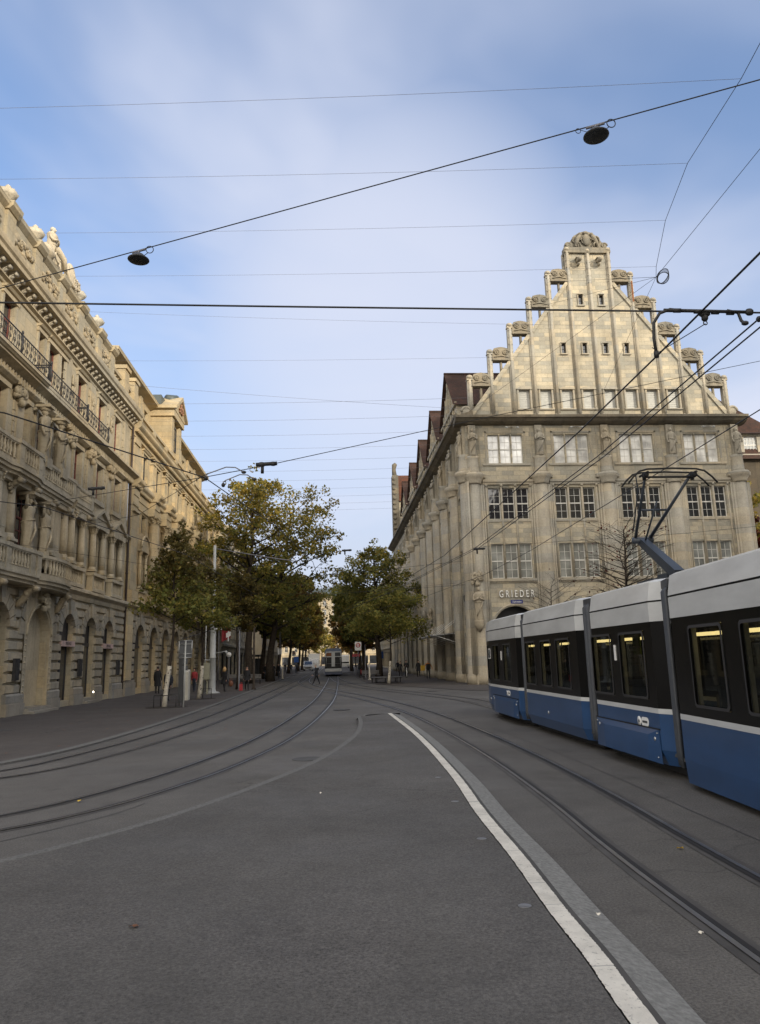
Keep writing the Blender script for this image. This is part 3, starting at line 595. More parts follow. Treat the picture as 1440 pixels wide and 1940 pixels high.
# trim between the storeys
for c in bays:
    t = MB(fF); t.box(c-1.95, c+1.95, .0, .10, 17.0, 17.16); t.box(c-2.05, c+2.05, .0, .16, 15.42, 15.62); t.box(c-2.05, c+2.05, 0, .24, 15.62, 15.80)
    t.box(c-2.0, c+2.0, 0, .14, 7.74, 7.93); t.box(c-2.0, c+2.0, 0, .07, 12.42, 12.6)
    for x in np.linspace(c-1.9, c+1.9, 26): t.box(x-.035, x+.035, 0, .10, 7.62, 7.74)
    # rectangular frame round the third-floor group
    t.box(c-1.66, c-1.52, 0, .06, 17.17, 19.85); t.box(c+1.52, c+1.66, 0, .06, 17.17, 19.85); t.box(c-1.66, c+1.66, 0, .06, 19.72, 19.86)
    for x in (c-2.1, c+2.1): t.box(x-.03, x+.03, 0, .05, 16.2, 20.3)
    for x in (c-.565, c+.565, c-1.78, c+1.78): t.tube([(x, .03, 7.95), (x, .03, 15.4)], .085, 8)
    for x in (c-.565, c+.565, c-1.78, c+1.78): t.blob((x, .1, 15.35), (.12, .12, .14))
    for a0 in np.linspace(.12, pi-.12, 8):   # arch surround
        pass
    t.tube([(c-1.86*cos(a), .0, 4.07+1.86*sin(a)) for a in np.linspace(0, pi, 22)], .07, 6)
    for s_ in (-1, 1): t.tube([(c+s_*1.86, 0, .2), (c+s_*1.86, 0, 4.07)], .07, 6)
    obj('bay_trim', t, M['gtrim'], B)
# blind arch voussoir joints stay in the stone; round piers with capitals
def pier(par, f, u, w, zc, last=False):
    q = MB(f); h = zc-.9
    q.box(u-w*.62, u+w*.62, 0.0, .12, 0, h)
    q.lathe(u, .06, [(w*.5, 0), (w*.5, .6), (w*.43, .75), (w*.42, h*.5), (w*.40, h)], 16, 0., 2*pi)
    for s_ in (-1, 1): q.tube([(u+s_*w*.44, .16, .8), (u+s_*w*.44, .16, h)], w*.10, 7); q.tube([(u+s_*w*.60, .10, .8), (u+s_*w*.60, .10, h)], w*.07, 6)
    q.lathe(u, .08, [(w*.42, h), (w*.5, h+.1), (w*.47, h+.2), (w*.62, h+.5), (w*.70, h+.72), (w*.64, h+.9), (w*.5, h+.95)], 18)
    q.box(u-w*.75, u+w*.75, 0, .30, h+.55, h+.85)
    q.lathe(u, .10, [(w*.46, h+.9), (w*.40, h+1.1), (w*.36, h+2.1), (w*.42, h+2.3)], 14)
    return obj('pier', q, M['gtrim'], par)
for i, u in enumerate(piers):
    pier(B, fF, u, 1.25, 16.3)
    q = MB(fF); robed(q, u, .46, 17.72, 2.2, ('fold', 'fold', 'fold', 'down', 'down')[i], i+3); q.box(u-.3, u+.3, 0, .3, 17.3, 20.3); obj('statue', q, M['gcarve'], B)
for k, u in enumerate([56.95]+spier):
    pier(B, fS, u, 1.35, 16.5)
    if k < 9:
        q = MB(fS); robed(q, u, .46, 17.8, 2.15, 'fold' if k % 2 else 'down', k+20); q.box(u-.3, u+.3, 0, .3, 17.4, 20.4); obj('statue', q, M['gcarve'], B)
# carved figure at the corner, and the two relief corbels on the street side
q = MB(fF); robed(q, 11.15, .62, 4.75, 2.5, 'fold', 99, 0, 1.1); q.lathe(11.15, .55, [(.1, 3.9), (.3, 4.2), (.42, 4.4), (.36, 4.6), (.45, 4.78)], 14); carving(q, 11.15, .6, 7.9, .8, 1.2, 26, 5, .16); obj('statue', q, M['gcarve'], B)
for y in (79, 84.5):
    q = MB(fS); carving(q, y, .45, 6.2, 1.5, 2.6, 40, int(y), .22); q.lathe(y, .3, [(.3, 4.2), (.5, 4.6), (.62, 5.0)], 12); obj('relief', q, M['gcarve'], B)
# cornice, weathered dark
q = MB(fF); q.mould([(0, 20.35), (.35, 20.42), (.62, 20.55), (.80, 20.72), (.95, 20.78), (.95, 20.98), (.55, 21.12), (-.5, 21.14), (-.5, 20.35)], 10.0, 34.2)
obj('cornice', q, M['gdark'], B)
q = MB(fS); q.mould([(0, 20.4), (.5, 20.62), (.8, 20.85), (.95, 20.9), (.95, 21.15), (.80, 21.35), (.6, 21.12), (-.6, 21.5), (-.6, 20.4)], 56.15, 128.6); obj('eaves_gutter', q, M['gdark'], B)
for c in (14.6, 19.9, 30.9):
    lt = MB(fF)
    for s_ in (-1, 1): lt.tube([(c, .1, 20.2), (c+s_*.15, .45, 20.1), (c+s_*.42, .55, 20.05)], .03, 6); lt.blob((c+s_*.45, .55, 20.03), (.14, .1, .08))
    obj('floodlight', lt, M['polew'], B)
# ---- the gable
PX = [11.45+1.795*k for k in range(13)]; PT = [24.5, 26.75, 29.1, 31.5, 33.9, 36.15, 36.0, 36.15, 33.9, 31.5, 29.1, 26.75, 24.5]
uc = 22.22
gw = MB(fF); half = [(uc-10.9, 21.1), (uc-10.6, 21.6), (uc-1.95, 33.2), (uc-1.95, 36.1)]
# body in vertical slices so that window openings can be cut
def rake(u): return 21.6+(10.6-abs(u-uc))*(33.2-21.6)/(10.6-1.95)
holes = []
for i in range(8):
    c = (PX[2+i]+PX[3+i])/2; holes.append((c-.47, c+.47, 21.78, 23.42))
for i in range(4):
    c = (PX[4+i]+PX[5+i])/2; holes.append((c-.19, c+.19, 26.6, 27.5))
for i in range(2):
    c = (PX[5+i]+PX[6+i])/2; holes.append((c-.19, c+.19, 30.98, 31.92))
us = sorted({uc-10.6, uc-1.95, uc+1.95, uc+10.6, *PX, *[h[0] for h in holes], *[h[1] for h in holes]})
us = [u for u in us if uc-10.6 <= u <= uc+10.6]
for a, b in zip(us[:-1], us[1:]):
    cm = (a+b)/2; za, zb = (36.1, 36.1) if abs(cm-uc) < 1.95 else (rake(a), rake(b)); z = 21.1
    for h in sorted([h for h in holes if h[0] < cm < h[1]], key=lambda h: h[2]):
        gw.add([(a, 0, z), (b, 0, z), (b, 0, h[2]), (a, 0, h[2])], [(0, 1, 2, 3)]); z = h[3]
    gw.add([(a, 0, z), (b, 0, z), (b, 0, zb), (a, 0, za)], [(0, 1, 2, 3)])
for h in holes:
    qd = [(h[0], h[2]), (h[1], h[2]), (h[1], h[3]), (h[0], h[3])]
    for k in range(4):
        (x, y), (X, Y) = qd[k], qd[(k+1) % 4]; gw.add([(x, 0, y), (X, 0, Y), (X, -.3, Y), (x, -.3, y)], [(0, 1, 2, 3)])
gw.prism([(uc-10.6, 21.1), (uc+10.6, 21.1), (uc+10.6, 21.6), (uc+1.95, 33.2), (uc+1.95, 36.1), (uc-1.95, 36.1), (uc-1.95, 33.2), (uc-10.6, 21.6)], -.95, -.45, 1)
for s_ in (-1, 1):  # raking coping
    gw.prism([(uc+s_*10.75, 21.5), (uc+s_*10.5, 21.25), (uc+s_*1.9, 32.85), (uc+s_*1.9, 33.35)], -.96, .12, 1)
obj('gable_wall', gw, M['gst'], B)
for h in holes[:8]:
    q = MB(fF); q.box(h[0], h[1], -.26, -.2, h[2], h[3])
    for z in np.arange(h[2]+.08, h[3], .16): q.box(h[0]+.02, h[1]-.02, -.2, -.18, z, z+.10)
    o = obj('shutter', q, M['shut'], B)
for h in holes:
    q = MB(fF); a, b, c, e = h; wd = .12 if b-a > .5 else .08
    q.box(a-wd, a, 0, .09, c-.02, e); q.box(b, b+wd, 0, .09, c-.02, e); q.box(a-wd-.06, b+wd+.06, 0, .14, c-.12, c-.02)
    m_ = (a+b)/2; q.prism([(a-wd-.05, e), (b+wd+.05, e), (b+wd+.05, e+.08), (b-.1, e+.2), (a+.1, e+.2), (a-wd-.05, e+.08)] if b-a > .5 else [(a-wd, e), (b+wd, e), (b+wd, e+.06), (m_, e+.2), (a-wd, e+.06)], 0, .16, 1); obj('window_surround', q, M['gtrim'], B)
for h in holes[8:]: window(B, fF, h[0], h[1], h[2], h[3], -.22, 0, 1, fm='dframe', gm='gdk', fw=.035)
for k in range(13):
    q = MB(fF); x, zt = PX[k], PT[k]; dd = .14 if 4 < k < 8 else .10
    q.tube([(x, dd-.03, 21.15), (x, dd-.03, zt-.3)], .13, 10); q.tube([(x-.14, .02, 21.15), (x-.14, .02, zt-.3)], .075, 8); q.tube([(x+.14, .02, 21.15), (x+.14, .02, zt-.3)], .075, 8)
    q.box(x-.24, x+.24, -.30 if k not in (5, 6, 7) else -.1, .18, zt-.3, zt-.16)
    q.lathe(x, .02, [(.20, zt-.16), (.28, zt-.1), (.25, zt+.05), (.2, zt+.12), (.02, zt+.2)], 12)
    if k not in (5, 6, 7): q.box(x-.16, x+.16, -.45, .0, rake(x)-.3 if 0 < k < 12 else 21.15, zt-.3)
    for z in np.arange(zt-.5, max(zt-3.2, 21.5), -.62): q.tube([(x-.17, dd+.02, z), (x+.17, dd+.02, z)], .05, 5)
    q.tube([(x-.2, .06, 21.25), (x+.2, .06, 21.25)], .10, 6)
    obj('gable_pilaster', q, M['gtrim'], B)
for k in list(range(5))+list(range(7, 12)):  # scrolled blocks bridging the steps
    a, b = PX[k], PX[k+1]; zt = PT[k] if k < 6 else PT[k+1]; c = (a+b)/2+(.05 if k < 6 else -.05); wd = .74; q = MB(fF)
    q.prism([(c-wd, zt-.75), (c+wd, zt-.75), (c+wd, zt-.55), (c+wd*1.02, zt-.1), (c+wd*.8, zt+.24), (c+wd*.35, zt+.33), (c, zt+.37), (c-wd*.35, zt+.33), (c-wd*.8, zt+.24), (c-wd*1.02, zt-.1), (c-wd, zt-.55)], -.5, .12, 1)
    for s_ in (-1, 1): q.scroll(c+s_*.36, .16, zt-.12, .27, .055, 1.9, s_); q.blob((c+s_*.36, .14, zt-.12), (.08, .09, .08))
    q.box(c-wd*1.02, c+wd*1.02, -.48, .2, zt-.82, zt-.70); q.tube([(c-.6, .15, zt-.55), (c, .17, zt-.42), (c+.6, .15, zt-.55)], .045, 5)
    q.tube([(c, -.18, rake(c)-.2), (c, -.18, zt-.8)], .12, 8)
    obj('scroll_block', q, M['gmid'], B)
q = MB(fF)   # crest: shield between two beasts on a scrolled base
q.box(uc-2.0, uc+2.0, -.5, .22, 35.75, 36.25)
q.prism([(uc-1.85, 36.2), (uc+1.85, 36.2), (uc+1.8, 36.75), (uc+1.4, 36.85), (uc+1.1, 37.35), (uc+.55, 37.75), (uc, 37.9), (uc-.55, 37.75), (uc-1.1, 37.35), (uc-1.4, 36.85), (uc-1.8, 36.75)], -.45, .02, 1)
q.blob((uc, .12, 37.0), (.34, .20, .55), 14, 10); q.torus((uc, .12, 37.0), .42, .05, (0, 1, 0)); q.blob((uc, .1, 37.68), (.25, .15, .15))
for s_ in (-1, 1):
    q.tube([(uc+s_*.95, .12, 36.45), (uc+s_*.85, .15, 36.8), (uc+s_*.70, .16, 37.15), (uc+s_*.52, .15, 37.4)], [.14, .17, .19, .13], 9); q.blob((uc+s_*.50, .16, 37.52), (.16, .15, .15))
    q.tube([(uc+s_*.75, .2, 37.1), (uc+s_*.55, .24, 36.95), (uc+s_*.42, .2, 37.05)], .06, 6); q.tube([(uc+s_*.8, .2, 36.75), (uc+s_*.62, .24, 36.6), (uc+s_*.6, .2, 36.32)], .075, 6); q.tube([(uc+s_*.95, .15, 36.6), (uc+s_*1.0, .2, 36.4), (uc+s_*.9, .2, 36.3)], .08, 6)
    q.tube([(uc+s_*1.0, .1, 36.7), (uc+s_*1.2, .1, 36.9), (uc+s_*1.15, .1, 37.2), (uc+s_*.95, .1, 37.4)], .06, 6)
    q.scroll(uc+s_*1.58, .05, 36.52, .27, .075, 1.7, s_); q.blob((uc+s_*1.58, -.1, 36.52), (.27, .22, .27), 10, 6)
obj('crest', q, M['gmid'], B)
for i in (5, 6):
    c = (PX[i]+PX[i+1])/2; q = MB(fF); q.tube([(c, 0, 35.0), (c, .3, 34.98), (c, .55, 34.9)], [.16, .2, .19], 8); q.blob((c, .6, 34.95), (.2, .22, .2), 8, 6, .1); q.box(c-.22, c+.22, 0, .5, 35.15, 35.24); q.tube([(c, .1, 34.6), (c, .45, 34.66)], .12, 6); obj('beast_head', q, M['gcarve'], B)
q = MB(fF)   # rust streak runs down one pilaster
q.box(PX[8]-.07, PX[8]+.06, .268, .275, 31.2, 33.1); obj('rust_streak', q, plain('rust', (.20, .075, .03), .9), B)
for s_ in (-1, 1):
    q = MB(fF); q.scroll(uc+s_*11.15, .05, 21.55, .42, .12, 1.7, s_); q.blob((uc+s_*11.15, -.1, 21.5), (.42, .3, .42), 10, 6); obj('corner_scroll', q, M['gcarve'], B)
# roofs
q = MB(); q.prism([(11.6, 20.95), (22.2, 32.9), (32.9, 20.95)], 57.6, 128.5, 1); obj('roof', q, M['roof'], B)
for i in range(5):
    yc = 66.6+11.0*i; hw = 4.1; q = MB()
    q.add([(11.35, yc-hw, 21.3), (11.35, yc+hw, 21.3), (11.35, yc+hw, 24.4), (11.35, yc, 28.55), (11.35, yc-hw, 24.4), (19, yc-hw, 21.3), (19, yc-hw, 24.4)], [(0, 1, 2, 3, 4), (0, 5, 6, 4)])
    q.box(11.15, 11.35, yc-hw-.1, yc+hw+.1, 24.25, 24.5)
    for y in (-2.6, -1.3, 0, 1.3, 2.6): q.box(11.2, 11.35, yc+y-.12, yc+y+.12, 21.3, 24.2+(3.6-abs(y)*1.0))
    o = obj('dormer', q, M['gst'], B); q = MB()
    q.add([(11.0, yc-hw-.35, 24.15), (11.0, yc, 28.75), (20.5, yc, 28.75), (17.5, yc-hw-.35, 24.15), (11.0, yc+hw+.35, 24.15), (17.5, yc+hw+.35, 24.15)], [(0, 1, 2, 3), (1, 4, 5, 2)]); q.prism([(11.0, yc-.12), (20.5, yc-.12), (20.5, yc+.12), (11.0, yc+.12)], 28.70, 28.86, 2)
    obj('dormer_roof', q, M['roof'], o)
# lettering, street plate, glass canopy
def text(par, s, size, f_m, mat, ext=.03, loc=None, name='lettering', align='CENTER', sx=1., spacing=1., side=None, bold=0):
    cu = bpy.data.curves.new('t', 'FONT'); cu.body = s; cu.size = size; cu.extrude = ext; cu.align_x = align; cu.align_y = 'CENTER'; cu.space_character = spacing; cu.offset = bold
    tmp = bpy.data.objects.new('t', cu); COL.objects.link(tmp); bpy.context.view_layer.update()
    me = bpy.data.meshes.new_from_object(tmp.evaluated_get(bpy.context.evaluated_depsgraph_get())); bpy.data.objects.remove(tmp); bpy.data.curves.remove(cu)
    me.name = name; me.transform(Matrix.Diagonal((sx, 1, 1, 1))); me.transform(f_m); 
    if par: me.transform(Matrix.Translation(-OFF[par.name]))
    me.materials.clear(); me.materials.append(mat)
    if side:
        me.materials.append(side)
        for p_ in me.polygons:
            if abs(p_.normal.dot((f_m.to_3x3() @ Vector((0, 0, 1))).normalized())) < .5: p_.material_index = 1
    o = bpy.data.objects.new(name, me); COL.objects.link(o)
    if par: o.parent = par; OFF[o.name] = OFF[par.name]
    return o
def face_south(x, y, z): return Matrix.Translation((x, y, z)) @ Matrix.Rotation(RAD(90), 4, 'X')
def face_west(x, y, z): return Matrix.Translation((x, y, z)) @ Matrix.Rotation(RAD(-90), 4, 'Z') @ Matrix.Rotation(RAD(90), 4, 'X')
def face_east(x, y, z): return Matrix.Translation((x, y, z)) @ Matrix.Rotation(RAD(90), 4, 'Z') @ Matrix.Rotation(RAD(90), 4, 'X')
text(B, 'GRIEDER', .77, face_south(14.25, GY-.12, 6.72), M['letter'], .07, sx=.62, spacing=1.62, side=M['letside'], bold=.004)
pl = MB(fF); pl.box(13.78, 14.72, .0, .05, 6.0, 6.28); po = obj('street_plate', pl, M['plate'], B)
text(po, 'Züghusplatz', .19, face_south(14.25, GY-.058, 6.14), M['wht'], .003, sx=.78)
text(B, 'GRIEDER', .8, face_west(GX-.12, 58.9, 6.7), M['letside'], .06, sx=.55, spacing=1.3)
q = MB(fS); q.add([(63.0, .1, 4.15), (75.2, .1, 4.15), (75.2, 2.3, 3.95), (63.0, 2.3, 3.95)], [(0, 1, 2, 3)]); q.box(63, 75.2, 2.28, 2.36, 3.9, 4.0)
for y in np.linspace(63.1, 75.1, 6): q.tube([(y, .1, 4.1), (y, 2.3, 3.92)], .04, 6); q.tube([(y, .1, 5.3), (y, 1.9, 4.0)], .018, 5); q.tube([(y, .15, 3.2), (y, 2.2, 3.9)], .025, 5)
o = obj('canopy', q, M['wht'], B)
for y in (87.0, 89.5, 95): 
    q = MB(fS); q.box(y-.35, y+.35, .0, .10, 1.5, 2.3); q.box(y-.27, y+.27, .1, .115, 1.58, 2.22); obj('display_case', q, M['dframe'], B)

# ================================================================ neighbours on the right
N = thing('red_roofed_house', (16, 139, 0), 'pale house with red roof and carved finial rising behind the row of brown dormers', 'building')
q = MB(); q.box(11.9, 30, 129, 131.5, 0, 29.6); obj('wall', q, M['gst'], N)
q = MB(); q.prism([(128.6, 29.6), (134.4, 29.6), (131.5, 35.0)], 12.2, 30, 0); obj('roof', q, M['rroof'], N)
q = MB(); q.box(11.1, 12.2, 128.8, 131, 0, 34.4); 
for z in np.arange(22, 34, .9): q.blob((11.4, 128.8, z), (.35, .25, .3), 7, 5, .2)
q.tube([(11.6, 129.6, 34.4), (11.5, 129.6, 35.6), (11.6, 129.6, 36.4), (11.9, 129.6, 36.7)], [.45, .35, .45, .3], 8); obj('finial', q, M['gdark'], N)
N2 = thing('brown_roofed_building', (40, 78, 0), 'steep brown tiled roof with white dormer window beyond the right end of the gable', 'building')
q = MB(); q.box(33.9, 49, 70, 92, 0, 21.0); obj('wall', q, M['dkwall'], N2)
ex = [(33.7, 69.4, 20.9), (50.2, 69.4, 20.9), (50.2, 92.5, 20.9), (33.7, 92.5, 20.9), (36, 75, 33.2), (37.5, 88, 33.2)]
q = MB(); q.add(ex, [(0, 1, 4), (1, 2, 5, 4), (2, 3, 5), (3, 0, 4, 5)]); obj('roof', q, M['roof'], N2)
fN = lambda u, d, z: (u, 69.8-d, z)
q = MB(fN); q.box(41.3, 46.5, -3, .2, 21.0, 21.45); q.box(41.3, 46.5, -3.2, .2, 23.35, 23.65); q.box(41.35, 41.95, -3, .05, 21.45, 23.35); q.box(43.35, 43.95, -3, .05, 21.45, 23.35); q.box(45.2, 46.4, -3, .05, 21.45, 23.35); o = obj('dormer', q, M['gtrim'], N2)
q = MB(fN); q.add([(40.9, .6, 23.5), (47, .6, 23.5), (47, -4.5, 25.4), (40.9, -4.5, 25.4)], [(0, 1, 2, 3)]); q.add([(40.9, .6, 23.5), (40.9, -4.5, 25.4), (40.9, -4.5, 23.5)], [(0, 1, 2)]); obj('dormer_roof', q, M['roof'], o)
window(N2, fN, 41.95, 43.35, 21.45, 23.35, -.15, 3, 3, gm='ggr', trans=.52, fw=.09, mun=.04)
window(N2, fN, 43.95, 45.2, 21.45, 23.35, -.15, 3, 3, gm='ggr', trans=.52, fw=.09, mun=.04)
# ================================================================ the ornate bank building on the left
LX = -14.1
fL = lambda u, d, z: (LX+d, u, z)
fI = lambda u, d, z: (LX+.72*d, u, z-.82)
fB_ = lambda u, d, z: (LX+.64*d, u, z-.50)
fC = lambda u, d, z: (LX+.70*d, u, z-.62)
fQ = lambda u, d, z: (LX+d, u, 19.84+(z-20.46)*1.255)
A = thing('ornate_bank_building', (-15, 36.4, 0), 'nearest sandstone palace with caryatids, balconies, iron railings and urns along its parapet', 'building')
U0, U1 = 21.2, 51.3
arch = [(c-1.0, c+1.0, .35, 3.85) for c in (25.3, 28.9, 32.4, 40.8, 44.4, 47.9)]; door = (35.35, 38.05, .3, 3.55)
w1, w2, w3 = [], [], []
for c in (24.4, 28.0, 40.75, 44.6, 48.3): w1.append((c-.6, c+.6, 7.35, 9.9)); w2.append((c-.6, c+.6, 11.85, 14.0))
w1 += [(33.5, 35.6, 6.6, 9.9), (36.6, 37.9, 6.6, 9.9), (30.6, 32.4, 6.6, 9.9)]; w2 += [(33.2, 34.0, 12.0, 14.1), (34.9, 36.1, 12.0, 14.1), (36.9, 37.7, 12.0, 14.1), (30.3, 31.5, 12.0, 14.1)]
for c in (24.2, 27.8, 31.2, 34.85, 36.45, 37.85, 40.75, 44.5, 47.9): h = .36 if c in (34.85, 37.85) else .62; w3.append((c-h, c+h, 15.45, 18.1))
q = MB(fL); grid_wall(q, U0, U1, 0, 5.9, [], arch+[door], .30); 
grid_wall(q, U0, U1, 5.9, 19.2, w1+w2+w3, [], .30)
q.box(U0, U0+.3, -16, -.9, 0, 20); q.box(U1-.02, U1+.055, -16, -.02, 0, 20.3); obj('wall', q, M['lst'], A)
q = MB(fL)  # rusticated ground floor: projecting blocks with deep joints
ops = sorted([(a, b, s, 1.0) for a, b, c, s in arch]+[(door[0], door[1], door[3], 1.35)])
def rust(mb, ops_, u0, u1, z0, z1, step, pr, ring_w=.62, seg=None):
    z = z0; row = 0
    while z < z1-.1:
        zt = min(z+step, z1); zm = (z+zt)/2; cuts = []
        for a, b, s, r in ops_:
            c = (a+b)/2; half = (b-a)/2
            if zm < s: cuts.append((a, b))
            else:
                R2 = half+ring_w
                if zm-s < R2: hw = math.sqrt(R2*R2-(zm-s)**2); cuts.append((c-hw, c+hw))
        x = u0
        for a, b in sorted(cuts)+[(u1, u1)]:
            if a-x > .12:
                segs = max(1, round((a-x)/1.25)); off = .0
                for k in range(segs):
                    ua = x+(a-x)*k/segs+.015; ub = x+(a-x)*(k+1)/segs-.015; p_ = pr+random.uniform(-.015, .02)
                    zz0, zz1 = z+.03, zt-.03
                    mb.add([(ua, 0, zz0), (ub, 0, zz0), (ub, 0, zz1), (ua, 0, zz1), (ua+.05, p_, zz0+.05), (ub-.05, p_, zz0+.05), (ub-.05, p_, zz1-.05), (ua+.05, p_, zz1-.05)], [(4, 5, 6, 7), (0, 1, 5, 4), (1, 2, 6, 5), (2, 3, 7, 6), (3, 0, 4, 7)])
            x = max(x, b)
        z = zt; row += 1
    for a, b, s, r in ops_:   # voussoirs
        c = (a+b)/2; half = (b-a)/2; n = 9
        for k in range(n):
            a0 = pi*k/n+.02; a1 = pi*(k+1)/n-.02; R1 = half+.005; R2 = half+ring_w*(1.0 if k != n//2 else 1.25); p_ = pr+.02+(.08 if k == n//2 else 0)
            P = [(c+R1*cos(a0), s+R1*sin(a0)), (c+R2*cos(a0), s+R2*sin(a0)), (c+R2*cos(a1), s+R2*sin(a1)), (c+R1*cos(a1), s+R1*sin(a1))]
            mb.prism(P, -.12, p_, 1)
rust(q, [o for o in ops if o[3] == 1.0]+[(door[0]-.35, door[1]+.35, door[3], 1.35)], U0, U1, .95, 5.62, .47, .13)
obj('rustication', q, M['lrust'], A)
edges = sorted([(a, b) for a, b, s, r in ops]); x = U0
for a, b in edges+[(U1, U1)]:
    if a-x > .1: q = MB(fL); q.box(x+.012, a-.012, 0, .24, 0, .55); q.box(x+.03, a-.03, 0, .19, .55, .88); q.mould([(0, .88), (.20, .88), (.14, .98), (0, 1.0)], x+.03, a-.03); obj('plinth', q, M['plinth'], A)
    x = b
q = MB(fL)
q.box(35.36, 38.04, -.295, .04, 0, .305); q.box(35.2, 38.2, .05, .75, 0, .16); q.box(35.3, 38.1, .06, .45, .16, .285); q.box(43.3, 45.5, .0, .5, .0, .18); q.box(43.42, 45.38, .005, .25, .18, .335)
obj('door_step', q, M['plinth'], A)
# recessed arches: doors and windows
for i, (a, b, c, s) in enumerate(arch):
    q = MB(fL); q.box(a-.02, b+.02, -.45, -.30, .05, 4.9); q.box(a+.1, a+.18, -.30, -.24, .1, 4.7); q.box(b-.18, b-.1, -.30, -.24, .1, 4.7); q.box((a+b)/2-.04, (a+b)/2+.04, -.30, -.25, .1, 3.3); q.box(a+.1, b-.1, -.30, -.22, 3.2, 3.42)
    o = obj('door' if i in (3, 5) else 'arched_window', q, M['dframe'], A); q = MB(fL); q.box(a+.18, b-.18, -.295, -.275, .15, 3.2); obj('pane', q, M['gdk'], o)
q = MB(fL); q.box(35.2, 38.2, -.50, -.30, .0, 4.95); 
grid_wall(q, 34.98, 38.42, .3, 5.3, [], [(35.35, 38.05, .3, 3.55)], .17, .16); q.add([(35.1+.0, .16, .3)]*3, [(0, 1, 2)])
for s_, uu in ((-1, 35.35), (1, 38.05)):
    for z in np.arange(.5, 3.6, .26): q.blob((uu+s_*.17, .17, z), (.06, .04, .05), 6, 4)
q.tube([(36.7-1.5*cos(a), .18, 3.55+1.5*sin(a)) for a in np.linspace(0, pi, 24)], .06, 6)
carving(q, 36.7, .3, 5.15, .8, .8, 18, 3, .16); obj('portal', q, M['ltrim'], A)
# pink and white name boards over the two glass doors
for a, b in ((39.75, 41.75), (46.85, 48.95)):
    q = MB(fL); q.box(a, b, -.25, .16, 3.14, 3.42); o = obj('door_sign', q, plain('pink_board', (.50, .36, .32), .5), A)
    text(o, 'SPRÜNGLI', .24, face_east(LX+.165, (a+b)/2, 3.28), M['letside'], .003, sx=.8)
for u, z in ((34.2, 1.55), (42.6, 1.55), (50.0, 1.5)):
    q = MB(fL); q.box(u-.22, u+.22, .14, .28, z, z+.95); q.box(u-.17, u+.17, .28, .295, z+.08, z+.85); obj('display_case', q, M['dframe'], A)
q = MB(fL); q.lathe(44.9, .3, [(.01, .58), (.035, .60), (.04, .64), (.01, .68)], 10); obj('door_lamp', q, emit('small_lamp', (1., .9, .7), 3), A)
# string course
def course(par, z0, z1, d, u0, u1, mat='ltrim', dent=None, name='string_course', f=fL):
    h = z1-z0; q = MB(f); q.mould([(0, z0), (d*.3, z0), (d*.4, z0+h*.2), (d*.4, z0+h*.4), (d*.85, z0+h*.62), (d, z0+h*.66), (d, z0+h*.88), (d*.75, z1), (0, z1+.01)], u0, u1)
    if dent:
        st, w, hh, dd = dent
        for u in np.arange(u0+st/2, u1, st): q.box(u-w/2, u+w/2, 0, dd, z0-hh*.2, z0+hh)
    return obj(name, q, M[mat], par)
course(A, 5.68, 6.3, .42, U0, U1)
course(A, 10.35, 10.8, .40, 38.4, U1); course(A, 10.35, 10.8, .40, U0, 29.5)
course(A, 14.55, 15.2, .75, U0, U1, dent=(.30, .13, .30, .40))
course(A, 18.48, 18.76, .26, U0, U1)
# iron-railed balconies along the third floor
for a, b, d in ((24.0, 34.05, 1.25), (34.3, 40.1, .98), (40.2, 44.2, .88)):
    q = MB(fI); q.box(a, b, 0, d+.06, 15.98, 16.12); q.mould([(0, 15.8), (d-.1, 15.9), (d+.06, 16.0), (0, 16.0)], a, b); o = obj('balcony_slab', q, M['ltrim'], A)
    q = MB(fI); zt = 17.0
    q.tube([(a, .1, zt), (a, d, zt), (b, d, zt), (b, .1, zt)], .035, 6); q.tube([(a, .1, 16.2), (a, d, 16.2), (b, d, 16.2), (b, .1, 16.2)], .025, 5)
    n = int((b-a)/.42)
    for i in range(n+1):
        u = a+(b-a)*i/n; q.tube([(u, d, 16.12), (u, d+.05, 16.35), (u, d+.10, 16.5), (u, d+.02, 16.7), (u, d, zt)], .018, 4)
        if i < n:
            c = u+(b-a)/n/2; q.scroll(c, d+.03, 16.42, .13, .016, 1.5, 1, 12); q.scroll(c, d+.03, 16.74, .13, .016, 1.5, -1, 12); q.tube([(c, d, 16.2), (c, d+.06, 16.55), (c, d, zt)], .014, 4)
    for i in range(int(b-a)//3+1):
        u = a+(b-a)*min(1, i/max(1, int(b-a)//3)); q.tube([(u, d, 16.1), (u, d, zt+.08)], .05, 6); q.blob((u, d, zt+.12), (.07, .07, .09))
    for s_ in (a, b):
        for k in range(2): q.tube([(s_, d*(k+1)/3, 16.12), (s_, d*(k+1)/3, zt)], .018, 4)
    obj('iron_railing', q, M['iron'], o)
